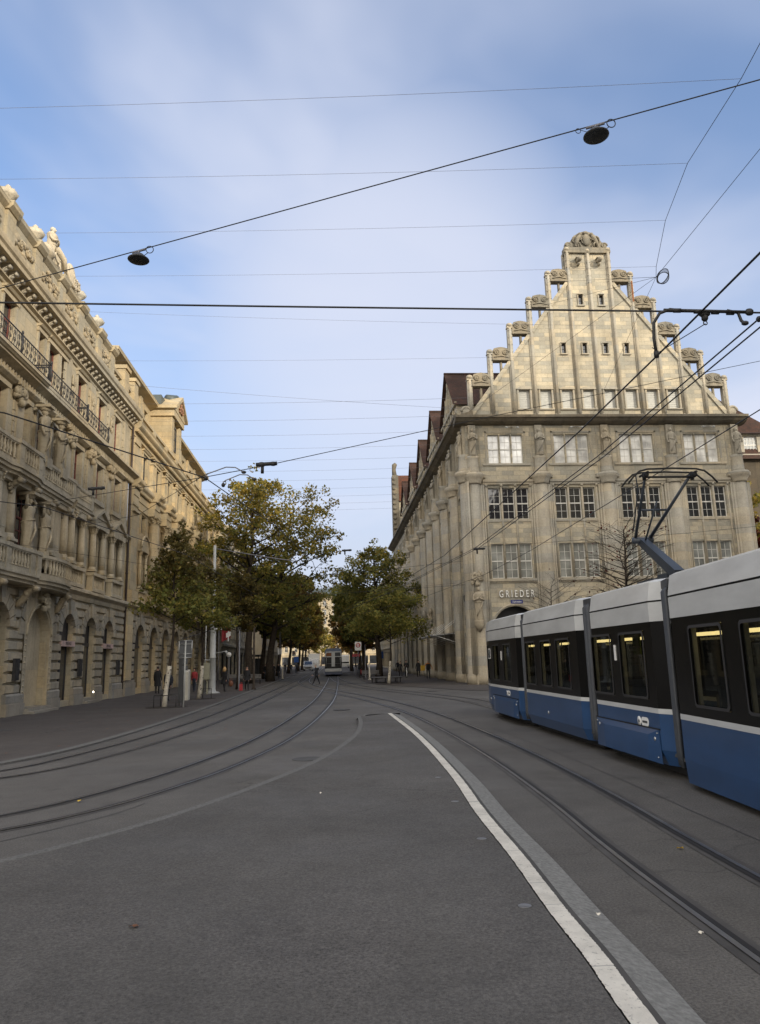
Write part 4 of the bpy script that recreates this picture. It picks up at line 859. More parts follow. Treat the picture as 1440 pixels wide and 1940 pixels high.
# carved frieze below that cornice, friezes and bracket rows
q = MB(fL)
for u in np.arange(U0+1.0, 42.6, 1.25): carving(q, u, .03, 14.62, 1.15, .34, 10, int(u*10), .07)
obj('carved_frieze', q, M['carve'], A)
q = MB(fB_)
for u in np.arange(U0+.3, U1, .66):
    q.mould([(0, 19.25), (.20, 19.22), (.30, 19.34), (.42, 19.44), (.62, 19.5), (.74, 19.66), (.74, 19.79), (0, 19.79)], u-.13, u+.13); q.tube([(u-.15, .64, 19.60), (u+.15, .64, 19.60)], .125, 9)
    q.tube([(u, .22, 19.36), (u, .34, 19.46), (u, .52, 19.50)], [.07, .10, .08], 7); q.blob((u+.33, .04, 19.48), (.07, .04, .07), 8, 4)
obj('bracket_row', q, M['white_stone'], A)
q = MB(fC); q.mould([(0, 19.15), (.15, 19.2), (.15, 19.75), (.95, 19.80), (.95, 20.0), (1.08, 20.08), (1.12, 20.22), (1.12, 20.36), (.4, 20.46), (-1, 20.5), (-1, 19.15)], U0, U1+.3); obj('cornice', q, M['ltrim'], A)
# parapet
q = MB(fQ); PE = 45.9
q.box(U0, PE, -.55, .22, 20.46, 20.75); q.box(U0, PE, -.5, .10, 20.75, 21.95); q.mould([(-.6, 21.95), (.12, 21.95), (.30, 22.08), (.34, 22.22), (-.6, 22.26)], U0, PE)
for u in (23.0, 26.2, 30.3, 33.4, 36.6, 39.6, 43.0, 45.6):
    q.box(u-.42, u+.42, .1, .24, 20.75, 21.95); q.mould([(.0, 21.95), (.3, 21.95), (.46, 22.08), (.5, 22.25), (0, 22.27)], u-.5, u+.5)
obj('parapet', q, M['lst'], A)
for u in (24.6, 28.2, 31.9, 35.0, 38.1, 41.3, 44.3): q = MB(fQ); carving(q, u, .12, 21.35, 2.0, .7, 16, int(u*7), .09); obj('parapet_relief', q, M['carve'], A)
q = MB(fQ); q.box(PE, U1, -.4, .1, 20.46, 20.7); q.box(PE, U1, -.42, .14, 21.35, 21.55)
for u in np.arange(PE+.4, U1, .62): carving(q, u, -.12, 21.02, .5, .6, 7, int(u*9), .13)
obj('parapet', q, M['carve'], A)
q = MB(fQ)
for u in (48.6, 51.0): q.box(u-.5, u+.5, -.45, .35, 20.46, 22.0); q.box(u-.58, u+.58, -.5, .45, 22.0, 22.2)
obj('parapet_pier', q, M['lwarm'], A)
for u in (26.2, 30.3, 33.4, 39.6, 43.0): urn(A, fL, u, -.05, 22.11, 1.05)
# seated figures with shield on the parapet
q = MB(lambda u, d, z: (LX+d, u, z-.16)); robed(q, 35.3, -.05, 22.2, 2.3, 'fold', 41, .10, 1.25); robed(q, 36.7, -.1, 22.2, 1.7, 'down', 42, -.18, 1.3)
q.blob((37.6, .15, 22.9), (.55, .25, .75), 12, 8); q.torus((37.6, .25, 22.9), .58, .10, (0, 1, .2)); carving(q, 38.2, .1, 22.7, 1.3, 1.0, 22, 77, .22); q.blob((34.6, .1, 22.6), (.5, .35, .4), 10, 7, .15); q.tube([(35.3, .3, 23.2), (35.9, .45, 22.9), (36.2, .4, 22.4)], .16, 7)
obj('statue_group', q, M['white_stone'], A)
# windows with their red-brown frames
for a, b, c, e in w1: window(A, fL, a, b, c, e, -.27, 1 if b-a < 1.5 else 3, 1, 'rframe', 'gdk', .68, .08, .05)
for a, b, c, e in w2: window(A, fL, a, b, c, e, -.27, 1 if b-a > .9 else 0, 1, 'rframe', 'gdk', .68, .08, .05)
for a, b, c, e in w3: window(A, fL, a, b, c, e, -.27, 1 if b-a > .9 else 0, 1, 'rframe', 'gdk', .68, .08, .05)
# dressings
for a, b, c, e in w3:
    q = MB(fL); q.box(a-.16, a, 0, .08, c-.1, e); q.box(b, b+.16, 0, .08, c-.1, e); q.box(a-.22, b+.22, 0, .12, e, e+.2); q.mould([(0, e+.2), (.2, e+.24), (.28, e+.34), (0, e+.36)], a-.25, b+.25); obj('window_surround', q, M['ltrim'], A)
for a, b, c, e in w2:
    q = MB(fL); q.box(a-.2, a, 0, .12, c-.1, e); q.box(b, b+.2, 0, .12, c-.1, e); q.box(a-.25, b+.25, 0, .16, e, e+.22); q.mould([(0, e+.22), (.25, e+.3), (.42, e+.42), (.42, e+.5), (0, e+.52)], a-.32, b+.32); q.box(a-.3, b+.3, 0, .2, 11.68, 11.82); obj('window_surround', q, M['ltrim'], A)
for u in (38.6, 42.7, 46.4, 49.9): # flat pilaster strips with sunk joints
    q = MB(fL); q.box(u-.42, u+.42, 0, .09, 15.3, 18.45)
    for z in np.arange(15.6, 18.2, .5): q.box(u-.60, u+.60, 0, .045, z, z+.44)
    obj('pilaster_strip', q, M['ltrim'], A)
for u in (29.4, 32.9, 39.2, 42.65, 46.4, 50.4): 
    q = MB(fL); q.box(u-.34, u+.34, 0, .14, 11.0, 14.6); q.box(u-.40, u+.40, 0, .18, 11.0, 11.3)
    for z in np.arange(11.4, 14.2, .5): q.box(u-.55, u+.55, 0, .06, z, z+.45)
    obj('pilaster_strip', q, M['ltrim'], A)
for u in (32.6, 39.3, 42.7, 46.5): q = MB(fL); carving(q, u, .12, 14.2, .95, .95, 22, int(u*3), .2); q.blob((u, .3, 14.25), (.16, .2, .22), 8, 6); q.blob((u, .3, 13.75), (.22, .16, .2), 8, 6, .15); obj('cartouche', q, M['carve'], A)
for u in (42.7, 46.4, 39.3): q = MB(fL); carving(q, u, .12, 17.2, .5, 1.3, 16, int(u*5), .07); obj('cartouche', q, M['carve'], A)
# first-floor half columns, pediments, balustrades
for c in (40.75, 44.6, 48.3):
    for s_ in (-.92, .92):
        q = MB(fL); column(q, c+s_, .22, 7.45, 10.05, .19); obj('column', q, M['ltrim'], A)
    q = MB(fL); q.box(c-1.35, c+1.35, 0, .46, 10.05, 10.35)
    if c > 42: q.prism([(c-1.4, 10.35), (c+1.4, 10.35), (c+1.4, 10.45), (c, 11.15), (c-1.4, 10.45)], 0, .34, 1); q.prism([(c-1.5, 10.42), (c-1.5, 10.56), (c, 11.3), (c+1.5, 10.56), (c+1.5, 10.42), (c, 11.12)], 0, .52, 1)
    obj('pediment', q, M['ltrim'], A)
    q = MB(fL); q.box(c-1.2, c+1.2, 0, .42, 6.3, 6.5); q.box(c-1.25, c+1.25, 0, .46, 7.2, 7.38); balusters(q, c-.95, c+.95, .26, 6.5, 7.2, .085, .24); q.box(c-1.2, c-.95, .05, .4, 6.5, 7.2); q.box(c+.95, c+1.2, .05, .4, 6.5, 7.2); obj('balustrade', q, M['ltrim'], A)
    q = MB(fL); q.box(c-1.0, c+1.0, 0, .16, 10.85, 11.02); q.box(c-1.0, c+1.0, 0, .2, 11.55, 11.68); balusters(q, c-.9, c+.9, .08, 11.02, 11.55, .06, .22); obj('balustrade', q, M['ltrim'], A)
# main balcony with bow front
def balcony(out, zs, zr, z0, under, name, step=.27, dent=True):
    q = MB(fL); n = len(out); poly = [(out[0][0], 0)]+out+[(out[-1][0], 0)]
    def slab(za, zb, k): q.prism([(u, d*k) for u, d in poly], za, zb, 2)
    slab(zs-.42, zs-.28, .80); slab(zs-.28, zs-.12, .92); slab(zs-.12, zs, 1.0); slab(zs, zs+.2, .93)
    for (a, b), (c, d) in zip(out[:-1], out[1:]):
        L = math.hypot(c-a, d-b); k = .93; 
        def at(t, rr=k): return (a+(c-a)*t, (b+(d-b)*t)*rr)
        nb = max(1, int(L/step))
        for i in range(nb):
            u, v = at((i+.5)/nb, .90); h = zr-zs-.32
            r = .095; q.lathe(u, v, [(r*.8, zs+.2), (r*.8, zs+.26), (r*.45, zs+.31), (r, zs+.2+.36*h), (r*.72, zs+.2+.54*h), (r*.42, zs+.2+.8*h), (r*.75, zs+.2+.9*h), (r*.8, zr-.12)], 8)
        P, Q = at(0, .80), at(1, .80); P2, Q2 = at(0, 1.0), at(1, 1.0); q.prism([P, Q, Q2, P2], zr-.14, zr, 2); P, Q = at(0, .84), at(1, .84); P2, Q2 = at(0, .96), at(1, .96); q.prism([P, Q, Q2, P2], zr-.20, zr-.14, 2)
    for i in under['posts']:
        u, d = out[i]; q.box(u-.24, u+.24, d*.93-.38, d*.93+.03, zs, zr+.06); q.box(u-.28, u+.28, d*.93-.42, d*.93+.07, zr-.14, zr+.03); q.box(u-.14, u+.14, d*.93+.03, d*.93+.045, zs+.3, zr-.28)
    o = obj(name, q, M['ltrim'], A)
    for u, d in under['br']:
        q = MB(fL); q.tube([(u, .08, z0), (u, .25, z0+.1), (u, d*.62, zs-.65), (u, d*.92, zs-.55)], [.12, .16, .17, .14], 8); q.tube([(u-.2, d*.92, zs-.56), (u+.2, d*.92, zs-.56)], .13, 8); q.box(u-.2, u+.2, 0, d*.85, zs-.5, zs-.40); carving(q, u, d*.5, zs-.8, .4, .5, 8, int(u*4), .1); obj('console', q, M['carve'], o)
    return o
bow = [(34.3+2.15*(1-cos(a)), .72+.48*sin(a)) for a in np.linspace(0.25, pi-.3, 9)]
balcony([(28.6, .35), (28.7, .95), (31.0, .95), (33.2, 1.08), (33.9, 1.08)]+bow+[(38.9, .4)], 6.10, 7.15, 4.8, dict(posts=[1, 2, 3, 4], br=[(30.8, .9), (34.0, 1.0), (38.6, .8)]), 'balcony')
balcony([(27.9, .4), (28.0, .95), (30.6, .95), (31.2, 1.12), (33.2, 1.12), (34.0, .92), (38.3, .88), (38.6, .35)], 10.5, 11.55, 9.6, dict(posts=[3, 4, 5, 6], br=[(31.6, 1.0), (33.6, .95), (36.2, .8), (38.2, .75)]), 'balcony')
balcony([(39.6, .2), (39.6, .6), (42.1, .6), (42.1, .2)], 10.8, 11.65, 10.2, dict(posts=[1, 2], br=[(39.9, .6), (41.8, .6)]), 'balcony')
for u, z, h, a, s in ((33.35, 7.15, 2.4, 'up', 1), (35.25, 7.15, 2.35, 'up', 2), (34.45, 11.7, 2.35, 'down', 3), (36.5, 11.7, 2.35, 'fold', 4)):
    q = MB(fL); robed(q, u, .62, z, h, a, s, 0.02*(-1)**s, 1.08); q.box(u-.34, u+.34, .2, .98, z-.5, z); q.box(u-.3, u+.3, .25, .95, z+h*1.045, z+h*1.1); q.lathe(u, .6, [(.2, z+h*.98), (.28, z+h*1.05)], 10); obj('caryatid', q, M['carve'], A)
for u in (29.6, 30.5, 31.8, 36.35, 38.25, 39.3):
    q = MB(fL); column(q, u, .42, 7.35, 10.1, .24); obj('column', q, M['ltrim'], A)
q = MB(fL); 
for u in (31.2, 37.3): q = MB(fL); q.box(u-.55, u+.55, .0, .42, 6.9, 10.15); q.box(u-.65, u+.65, 0, .55, 7.3, 7.65); q.box(u-.35, u+.35, .42, .44, 7.9, 9.8); obj('pilaster', q, M['ltrim'], A)
q = MB(fL); q.box(29.2, 39.6, 0, .66, 9.85, 10.1); obj('architrave', q, M['ltrim'], A)
q = MB(fL); q.tube([(51.32, .16, .1), (51.32, .16, 20.2)], .075, 8)
for z in np.arange(1, 20, 2.4): q.tube([(51.32, .16, z), (51.32, .16, z+.1)], .10, 8)
obj('drainpipe', q, plain('copper_brown_pipe', (.05, .035, .028), .6), A)
q = MB(); q.prism([(-14.6, 20.4), (-30, 20.4), (-30, 23.5), (-20, 23.5)], U0, U1, 1); obj('roof', q, M['slate'], A)

# ================================================================ the second, longer palace beyond it
def _sh(z): return 0 if z < 12.4 else (.95*(z-12.4)/1.7 if z < 14.1 else .95)
fL0 = fL
fL = lambda u, d, z: (LX+d*(.8 if z > 13.9 else 1), u, z-_sh(z))
E2 = thing('columned_palace', (-15, 71, 0), 'longer golden sandstone palace behind the drainpipe with giant columns and a pedimented roof dormer', 'building')
V0, V1 = 51.36, 93.0; per = 4.2; cs = [53.4+per*k for k in range(10)]; mids = [c+per/2 for c in cs[:-1]]
q = MB(fL); a2 = [(m_-1.35, m_+1.35, .45, 3.6) for m_ in mids]
grid_wall(q, V0, V1, 0, 6.0, [], a2, .27); r1 = [(m_-.65, m_+.65, 7.6, 10.2) for m_ in mids]; r2 = [(m_-.6, m_+.6, 11.7, 13.6) for m_ in mids]; r3 = [(m_-.62, m_+.62, 16.7, 18.5) for m_ in mids]
grid_wall(q, V0, V1, 6.0, 20, r1+r2+r3, [], .28); q.box(V1-.3, V1, -14, -.01, 0, 20); obj('wall', q, M['lwarm'], E2)
q = MB(fL); rust(q, [(a, b, s, 1) for a, b, c, s in a2], V0+.1, V1, 1.1, 5.7, .5, .17, .6); obj('rustication', q, M['lrust'], E2)
q = MB(fL); x = V0
for a, b, c, s in a2+[(V1, V1, 0, 0)]: q = MB(fL); q.box(x+.1, a-.012, 0, .32, 0, .9); q.box(x+.1, a-.012, 0, .24, .9, 1.08); obj('plinth', q, M['plinth'], E2); x = b
for a, b, c, s in a2:
    q = MB(fL); q.box(a-.02, b+.02, -.42, -.27, .05, 4.95); q.box((a+b)/2-.05, (a+b)/2+.05, -.27, -.20, .5, 4.6); q.box(a, b, -.27, -.20, 3.3, 3.45); o = obj('arched_window', q, M['dframe'], E2); q = MB(fL); q.box(a+.1, b-.1, -.265, -.245, .5, 3.3); obj('pane', q, M['gdk'], o)
for i, m_ in enumerate(mids):
    window(E2, fL, m_-.65, m_+.65, 7.6, 10.2, -.25, 1, 1, 'dframe', 'gdk', .68, .08, .05); window(E2, fL, m_-.6, m_+.6, 11.7, 13.6, -.25, 1, 1, 'dframe', 'gdk', None, .08, .05); window(E2, fL, m_-.62, m_+.62, 16.7, 18.5, -.25, 1, 1, 'dframe', 'gdk', None, .08, .05)
    q = MB(fL)
    for s_ in (-.85, .85): column(q, m_+s_, .15, 7.5, 10.25, .13)
    q.box(m_-1.1, m_+1.1, 0, .34, 10.25, 10.5)
    if i % 2: q.prism([(m_-1.15, 10.5), (m_+1.15, 10.5), (m_, 11.3)], 0, .34, 1); q.prism([(m_-1.25, 10.5), (m_-1.25, 10.64), (m_, 11.5), (m_+1.25, 10.64), (m_+1.25, 10.5), (m_, 11.28)], 0, .46, 1)
    else:
        q.prism([(m_-1.1*cos(a), 10.5+.85*sin(a)) for a in np.linspace(0, pi, 12)], 0, .3, 1); q.tube([(m_-1.15*cos(a), .32, 10.52+.9*sin(a)) for a in np.linspace(0, pi, 16)], .10, 6)
    q.box(m_-1.1, m_+1.1, 0, .3, 7.25, 7.45); q.box(m_-.95, m_+.95, 0, .26, 6.3, 6.5); balusters(q, m_-.85, m_+.85, .15, 6.5, 7.25, .08, .24)
    for a, b in ((11.7, 13.6), (16.7, 18.5)):
        q.box(m_-.82, m_-.64, 0, .10, a-.1, b+.15); q.box(m_+.64, m_+.82, 0, .10, a-.1, b+.15); q.box(m_-.9, m_+.9, 0, .14, b+.15, b+.3); q.mould([(0, b+.3), (.22, b+.34), (.32, b+.46), (0, b+.5)], m_-1.0, m_+1.0)
    obj('window_surrounds', q, M['lwarm'], E2)
q = MB(fL); q.box(V0-.006, V0+1.5, 0, .38, 6.31, 14.19); q.box(V0-.012, V0+1.6, 0, .5, 12.9, 13.3); q.box(V0-.012, V0+1.6, 0, .5, 14.0, 14.19); q.box(V0-.015, V0+1.65, 0, .55, 6.305, 7.1); q.box(V0-.004, V0+1.45, 0, .34, 16.2, 18.49); q.box(V0-.012, V0+1.55, 0, .45, 18.5, 18.9); q.box(V0-.004, V0+1.35, 0, .35, 1.1, 5.68); obj('corner_pier', q, M['lwarm'], E2)
for c in cs[1:]:
    q = MB(fL); q.box(c-.6, c+.6, 0, .85, 6.3, 7.2); column(q, c, .38, 7.2, 14.2, .42, 18); obj('column', q, M['lwarm'], E2)
    q = MB(fL); q.box(c-.42, c+.42, 0, .3, 16.5, 18.4); q.box(c-.5, c+.5, 0, .38, 16.2, 16.5); q.box(c-.5, c+.5, 0, .38, 18.4, 18.55); carving(q, c, .3, 18.72, .8, .32, 10, int(c), .1); q.box(c-.52, c+.52, 0, .42, 18.88, 18.98); obj('pilaster', q, M['lwarm'], E2)
course(E2, 5.7, 6.3, .5, V0, V1, 'lwarm', f=fL)
q = MB(fL)   # entablature stepping forward over each column
def ent(a, b, d):
    q.box(a, b, 0, d-.25, 14.2, 14.75); q.box(a, b, 0, d-.18, 14.75, 15.25); q.mould([(0, 15.25), (d-.1, 15.35), (d+.3, 15.62), (d+.34, 15.7), (d+.34, 15.86), (d+.2, 16.0), (0, 16.15)], a, b)
    for u in np.arange(a+.12, b, .3): q.box(u-.08, u+.08, 0, d+.12, 15.3, 15.5)
x = V0
for c in [V0+.75]+cs[1:]:
    w = .8 if c > V0+1 else .75; ent(c-w, c+w, .95 if c > V0+1 else .7)
    if c-w-x > .05: ent(x, c-w, .35)
    x = c+w
ent(x, V1, .35); obj('entablature', q, M['lwarm'], E2)
q = MB(fL); q.mould([(0, 18.95), (.3, 19.05), (.3, 19.3), (.85, 19.66), (.92, 19.75), (.92, 19.92), (1.0, 20.05), (.3, 20.15), (-.6, 20.18), (-.6, 18.95)], V0, V1)
for u in np.arange(V0+.15, V1, .36): q.box(u-.10, u+.10, 0, .66, 19.34, 19.6)
obj('cornice', q, M['lwarm'], E2)
q = MB(fL); q.box(V0, V1, -.3, .15, 20.15, 20.4); q.box(V0, V1, -.35, .2, 21.1, 21.3)
for c in cs: q.box(c-.4, c+.4, -.35, .22, 20.4, 21.1)
for m_ in mids: balusters(q, m_-1.6, m_+1.6, -.05, 20.4, 21.1, .12, .46)
obj('balustrade', q, M['lwarm'], E2)
fA = lambda u, d, z: (LX-2.2+d, u, z+.55)
q = MB(fA); ar = [(m_-.6, m_+.6, 22.0, 23.6) for m_ in mids]; grid_wall(q, 52.8, V1-.5, 20, 24.6, ar, [], .3); q.box(52.8, 53.0, -9, -.31, 20, 24.6); q.mould([(0, 24.2), (.3, 24.35), (.75, 24.5), (.8, 24.75), (-9, 25.2), (-9, 24.2)], 52.3, V1); 
for c in cs: q.box(c-.35, c+.35, 0, .15, 20, 24.2)
obj('attic_storey', q, M['lwarm'], E2)
q = MB(fA); 
for a, b, c, e in ar: q.box(a, b, -.3, -.22, c, e)
obj('attic_glazing', q, M['gdk'], E2)
fL = fL0
q = MB(fL)  # pedimented dormer
a, b = 65.6, 69.8; q.box(a, b, -5, -.55, 20.2, 24.3); q.box(a+.0, a+.9, -.55, -.25, 20.4, 24.3); q.box(b-.9, b, -.55, -.25, 20.4, 24.3); q.box(a-.2, b+.2, -5, -.05, 24.3, 24.9); q.prism([(a-.35, 24.9), (b+.35, 24.9), (b+.35, 25.05), ((a+b)/2, 26.5), (a-.35, 25.05)], -2.5, .0, 1); q.prism([(a-.5, 24.95), (a-.5, 25.25), ((a+b)/2, 26.85), (b+.5, 25.25), (b+.5, 24.95), ((a+b)/2, 26.45)], -2.6, .25, 1)
o = obj('roof_dormer', q, M['lwarm'], E2); carv = MB(fL); carving(carv, (a+b)/2, .05, 25.6, 1.6, .9, 16, 9, .15); obj('pediment_relief', carv, plain('terracotta', (.32, .17, .10), .8), o)
q = MB(fL); q.box(a-.5, b+.3, -4.5, -1.2, 25.3, 26.2); q.tube([((a+b)/2-.5, -1.2, 26.5), ((a+b)/2+.3, -.4, 26.7)], .45, 8); obj('dormer_roof', q, M['slate'], o)
window(E2, fL, a+1.2, b-1.2, 21.6, 23.9, -.54, 1, 1, 'dframe', 'gdk', None, .1, .06)
q = MB(); q.prism([(-16.5, 24.9), (-32, 24.9), (-24, 27.0)], 53, V1-.5, 1); obj('roof', q, M['slate'], E2)

# ================================================================ plainer street fronts farther along
def plainhouse(name, f, u0, u1, h, label, mat, floors, per, depth_pts, shop=True, roofm='slate', sign=None):
    T = thing(name, f((u0+u1)/2, -4, 0), label, 'building'); q = MB(f); rc = []
    n = max(1, int((u1-u0)/per)); zs_ = [4.6+(h-5.4)*i/floors for i in range(floors)]; fh = (h-5.4)/floors
    for i in range(n):
        c = u0+(u1-u0)*(i+.5)/n
        for z in zs_: rc.append((c-.6, c+.6, z+fh*.22, z+fh*.82))
    sh = [(u0+(u1-u0)*(i+.08)/n, u0+(u1-u0)*(i+.92)/n, .3, 3.5) for i in range(n)] if shop else []
    grid_wall(q, u0, u1, 0, h, rc+sh, [], .35); q.box(u0, u0+.25, -14, -.01, 0, h); q.box(u1-.25, u1, -14, -.36, 0, h); obj('wall', q, M[mat], T)
    q = MB(f); q.mould([(0, h-.5), (.3, h-.4), (.75, h-.1), (.8, h+.15), (-14, h+.2), (-14, h-.5)], u0, u1); q.mould([(0, 4.0), (.25, 4.1), (.25, 4.35), (0, 4.45)], u0, u1)
    for a, b, c, e in rc: q.box(a-.12, b+.12, 0, .12, e, e+.22); q.box(a-.1, b+.1, 0, .16, c-.15, c)
    obj('cornice', q, M[mat], T)
    for a, b, c, e in rc: window(T, f, a, b, c, e, -.3, 1, 1, 'wframe', 'gdk', .66, .07, .04)
    for a, b, c, e in sh: 
        q = MB(f); q.box(a, a+.1, -.3, -.2, c, e); q.box(b-.1, b, -.3, -.2, c, e); q.box(a, b, -.3, -.2, e-.3, e); o = obj('shop_window', q, M['dframe'], T); q = MB(f); q.box(a+.05, b-.05, -.34, -.29, c, e-.1); obj('pane', q, M['gdk'], o)
    q = MB(f); q.prism([(-.1, h+.15), (-13.5, h+.15), (-7, h+4.5)], u0, u1, 0) if False else q.add([(u0, -.1, h+.15), (u1, -.1, h+.15), (u1, -6, h+4), (u0, -6, h+4), (u0, -13.5, h+.15), (u1, -13.5, h+.15)], [(0, 1, 2, 3), (3, 2, 5, 4), (0, 3, 4), (1, 5, 2)]); obj('roof', q, M[roofm], T)
    return T
plainhouse('grey_shop_house', lambda u, d, z: (-13.6+d, u, z), 93.2, 128, 19, 'plain grey shop house behind the tall palace-side plane trees', 'gst', 4, 3.6, None)
plainhouse('corner_shop_house', lambda u, d, z: (-13.0+d, u, z), 140, 185, 18, 'pale shop house farther along the tree-lined street', 'far', 4, 4, None)
plainhouse('narrow_shop_house', lambda u, d, z: (12.0-d, u, z), 152, 200, 19, 'shop house beyond the red-roofed house', 'lst', 4, 4, None)
plainhouse('street_end_building', lambda u, d, z: (u, 300-d, z), -24, 26, 27, 'sunlit cream building closing the far end of the street', 'far', 6, 3.8, None)
# ================================================================ the long tram on the right
TX = 5.6
def XO(u): return 0. if u >= 12.5 else (.12*(12.5-u)/.4 if u > 12.1 else .12+.058*(12.1-u))   # the nearest section already follows the curve
fT = lambda u, d, z: (TX-d-XO(u), u, z)
T = thing('tram', (TX+1.2, 15, 0), 'long blue, black and white articulated tram with a raised pantograph, passing close by', 'tram')
Wd = 2.4
def rrect(a, b, c, e, r=.07, n=4):
    P = []
    for cx, cz, a0 in ((b-r, e-r, 0), (a+r, e-r, pi/2), (a+r, c+r, pi), (b-r, c+r, 1.5*pi)):
        P += [(cx+r*cos(a0+k*pi/2/n), cz+r*sin(a0+k*pi/2/n)) for k in range(n+1)]
    return P
def section(yf, yn, wins, cab=False, blank=False, zb=.20, tuck=.10):
    path = ([(yf+.45, -.80), (yf+.28, -.40), (yf-.15, -.14), (yf-1.2, 0)] if cab else [(yf, -.20), (yf-.10, -.12), (yf-.36, 0)])+[(yn+.36, 0), (yn+.10, -.12), (yn, -.20)]
    i0 = [i for i, p_ in enumerate(path) if p_[1] == 0][0]
    def band(z0, z1, mat, name, d0=0., d1=0., skip=False, sides=(0, 1)):
        q = MB(fT)
        for side in sides:
            P = [(u, d if side == 0 else -Wd-d) for u, d in path]; g_ = 1 if side == 0 else -1
            for i in range(len(P)-1):
                if skip and i == i0: continue
                (a, b), (c, e) = P[i], P[i+1]; q.add([(a, b+d0*g_, z0), (c, e+d0*g_, z0), (c, e+d1*g_, z1), (a, b+d1*g_, z1)], [(0, 1, 2, 3)])
        return q
    for sd_ in (1, 0):
        S_ = band(.45, 1.05, 0, 0, sides=(sd_,)); q = band(zb, .45, 0, 0, -tuck, 0., sides=(sd_,)); b0 = len(S_.v); S_.v += q.v; S_.f += [tuple(i+b0 for i in f) for f in q.f]; S_.mi += q.mi; S_.sm += q.sm
        body = obj('lower_body', S_, M['tblue'], T)
    q = band(1.05, 1.135, 0, 0, .004, .004); obj('white_stripe', q, M['twhite'], body)
    q = band(1.135, 2.62, 0, 0, 0., 0., True); u0, u1 = path[i0+1][0], path[i0][0]
    grid_wall(q, u0, u1, 1.135, 2.62, [(a, b, 1.27, 2.48) for a, b in wins], [], .05)
    far_ = MB(lambda u, d, z: (TX+Wd+d-XO(u), u, z)); grid_wall(far_, u0, u1, 1.135, 2.62, [(a, b, 1.27, 2.48) for a, b in wins], [], .05)
    wb = obj('window_band', q, M['tblack'], T); obj('window_band', far_, M['tblack'], T)
    for a, b in wins:
        q = MB(fT); P = rrect(a, b, 1.27, 2.48); Pi = rrect(a+.045, b-.045, 1.315, 2.435, .06)
        n = len(P); q.add([(x, .012, z) for x, z in P]+[(x, .016, z) for x, z in Pi], [(i, (i+1) % n, n+(i+1) % n, n+i) for i in range(n)])
        o = obj('window', q, M['dframe'], wb); q = MB(fT); q.add([(x, -.02, z) for x, z in rrect(a, b, 1.27, 2.48)], [tuple(range(len(P)))]); q.m = 0; obj('pane', q, M['tglass'], o)
        q = MB(fT); q.add([(x, -Wd+.02, z) for x, z in rrect(a, b, 1.27, 2.48)], [tuple(range(len(P)))]); obj('pane', q, M['tglass'], o)
        q = MB(fT); q.box(a+.03, a+.075, -.10, -.03, 1.3, 2.45); q.box(b-.06, b-.03, -.10, -.03, 1.3, 2.45); obj('inner_frame', q, M['alu'], o)
    q = band(2.62, 2.955, 0, 0, .012, .012); r_ = band(2.985, 3.31, 0, 0, .012, -.05); e_ = band(3.31, 3.36, 0, 0, -.05, -.16)
    for x in (r_, e_): b0 = len(q.v); q.v += x.v; q.f += [tuple(i+b0 for i in f) for f in x.f]; q.mi += x.mi; q.sm += x.sm
    P = [(u, d-.16) for u, d in path]+[(u, -Wd-d+.16) for u, d in path[::-1]]; q.add([(u, d, 3.36) for u, d in P], [tuple(range(len(P)))])
    rf = obj('roof_panel', q, M['twhite'], T); q = band(2.95, 2.99, 0, 0, -.012, -.012); obj('roof_seam', q, M['under'], rf)
    q = MB(fT); q.box(yn+.25, yf-(.6 if cab else .25), -Wd+.5, -.5, 3.37, 3.42); obj('roof_box', q, M['darkg'], rf)
    # interior
    q = MB(fT); q.box(yn+.02, yf-(1.0 if cab else .02), -Wd+.12, -.12, .36, .42); q.box(yn+.02, yf-(1.0 if cab else .02), -Wd+.12, -.12, 2.55, 2.6); q.box(yn+.02, yf-1, -Wd+.06, -Wd+.12, .42, 1.2)
    for y in np.arange(yn+.8, yf-1.2, 1.25): q.tube([(y, -.55, .42), (y, -.55, 2.5)], .018, 6)
    q.tube([(yn+.2, -.55, 2.2), (yf-1, -.55, 2.2)], .016, 6); inn = obj('interior', q, M['tin'], T)
    q = MB(fT)
    q.box(yn-.25, yf-(1.6 if cab else .05), -1.15, -.85, 2.36, 2.41)
    obj('ceiling_light', q, M['inlight'], inn)
    for y in np.arange(yn+.9, yf-1.4, 1.5):
        for d in (-.62, -1.85):
            q = MB(fT); q.box(y, y+.45, d-.22, d+.22, .80, .88); q.box(y+.40, y+.48, d-.22, d+.22, .88, 1.45); q.box(y+.1, y+.3, d-.1, d+.1, .42, .80); obj('seat', q, M['seat'], inn)
    q = MB(fT); q.box(yn+.1, yf-(.8 if cab else .1), -Wd+.34, -.34, .045, .40); obj('underframe', q, M['under'], T)
    for y in ((yn+yf)/2-.9, (yn+yf)/2+.9):
        if not blank:
            for d in (-.70, -1.70): q = MB(fT); q.tube([(y, d-.05, .28), (y, d+.05, .28)], .28, 16); obj('wheel', q, M['under'], T)
section(27.9, 22.3, [(26.6, 26.98), (25.05, 26.05), (23.42, 24.5)], cab=True)
section(22.06, 16.58, [(20.55, 21.62), (19.05, 20.05), (17.5, 18.62)])
section(16.24, 12.5, [(14.82, 15.95), (13.2, 14.4)])
section(12.1, 2.4, [(10.0, 11.12), (8.3, 9.5), (6.7, 7.9), (5.0, 6.3), (3.3, 4.6)], zb=.10, tuck=.03)
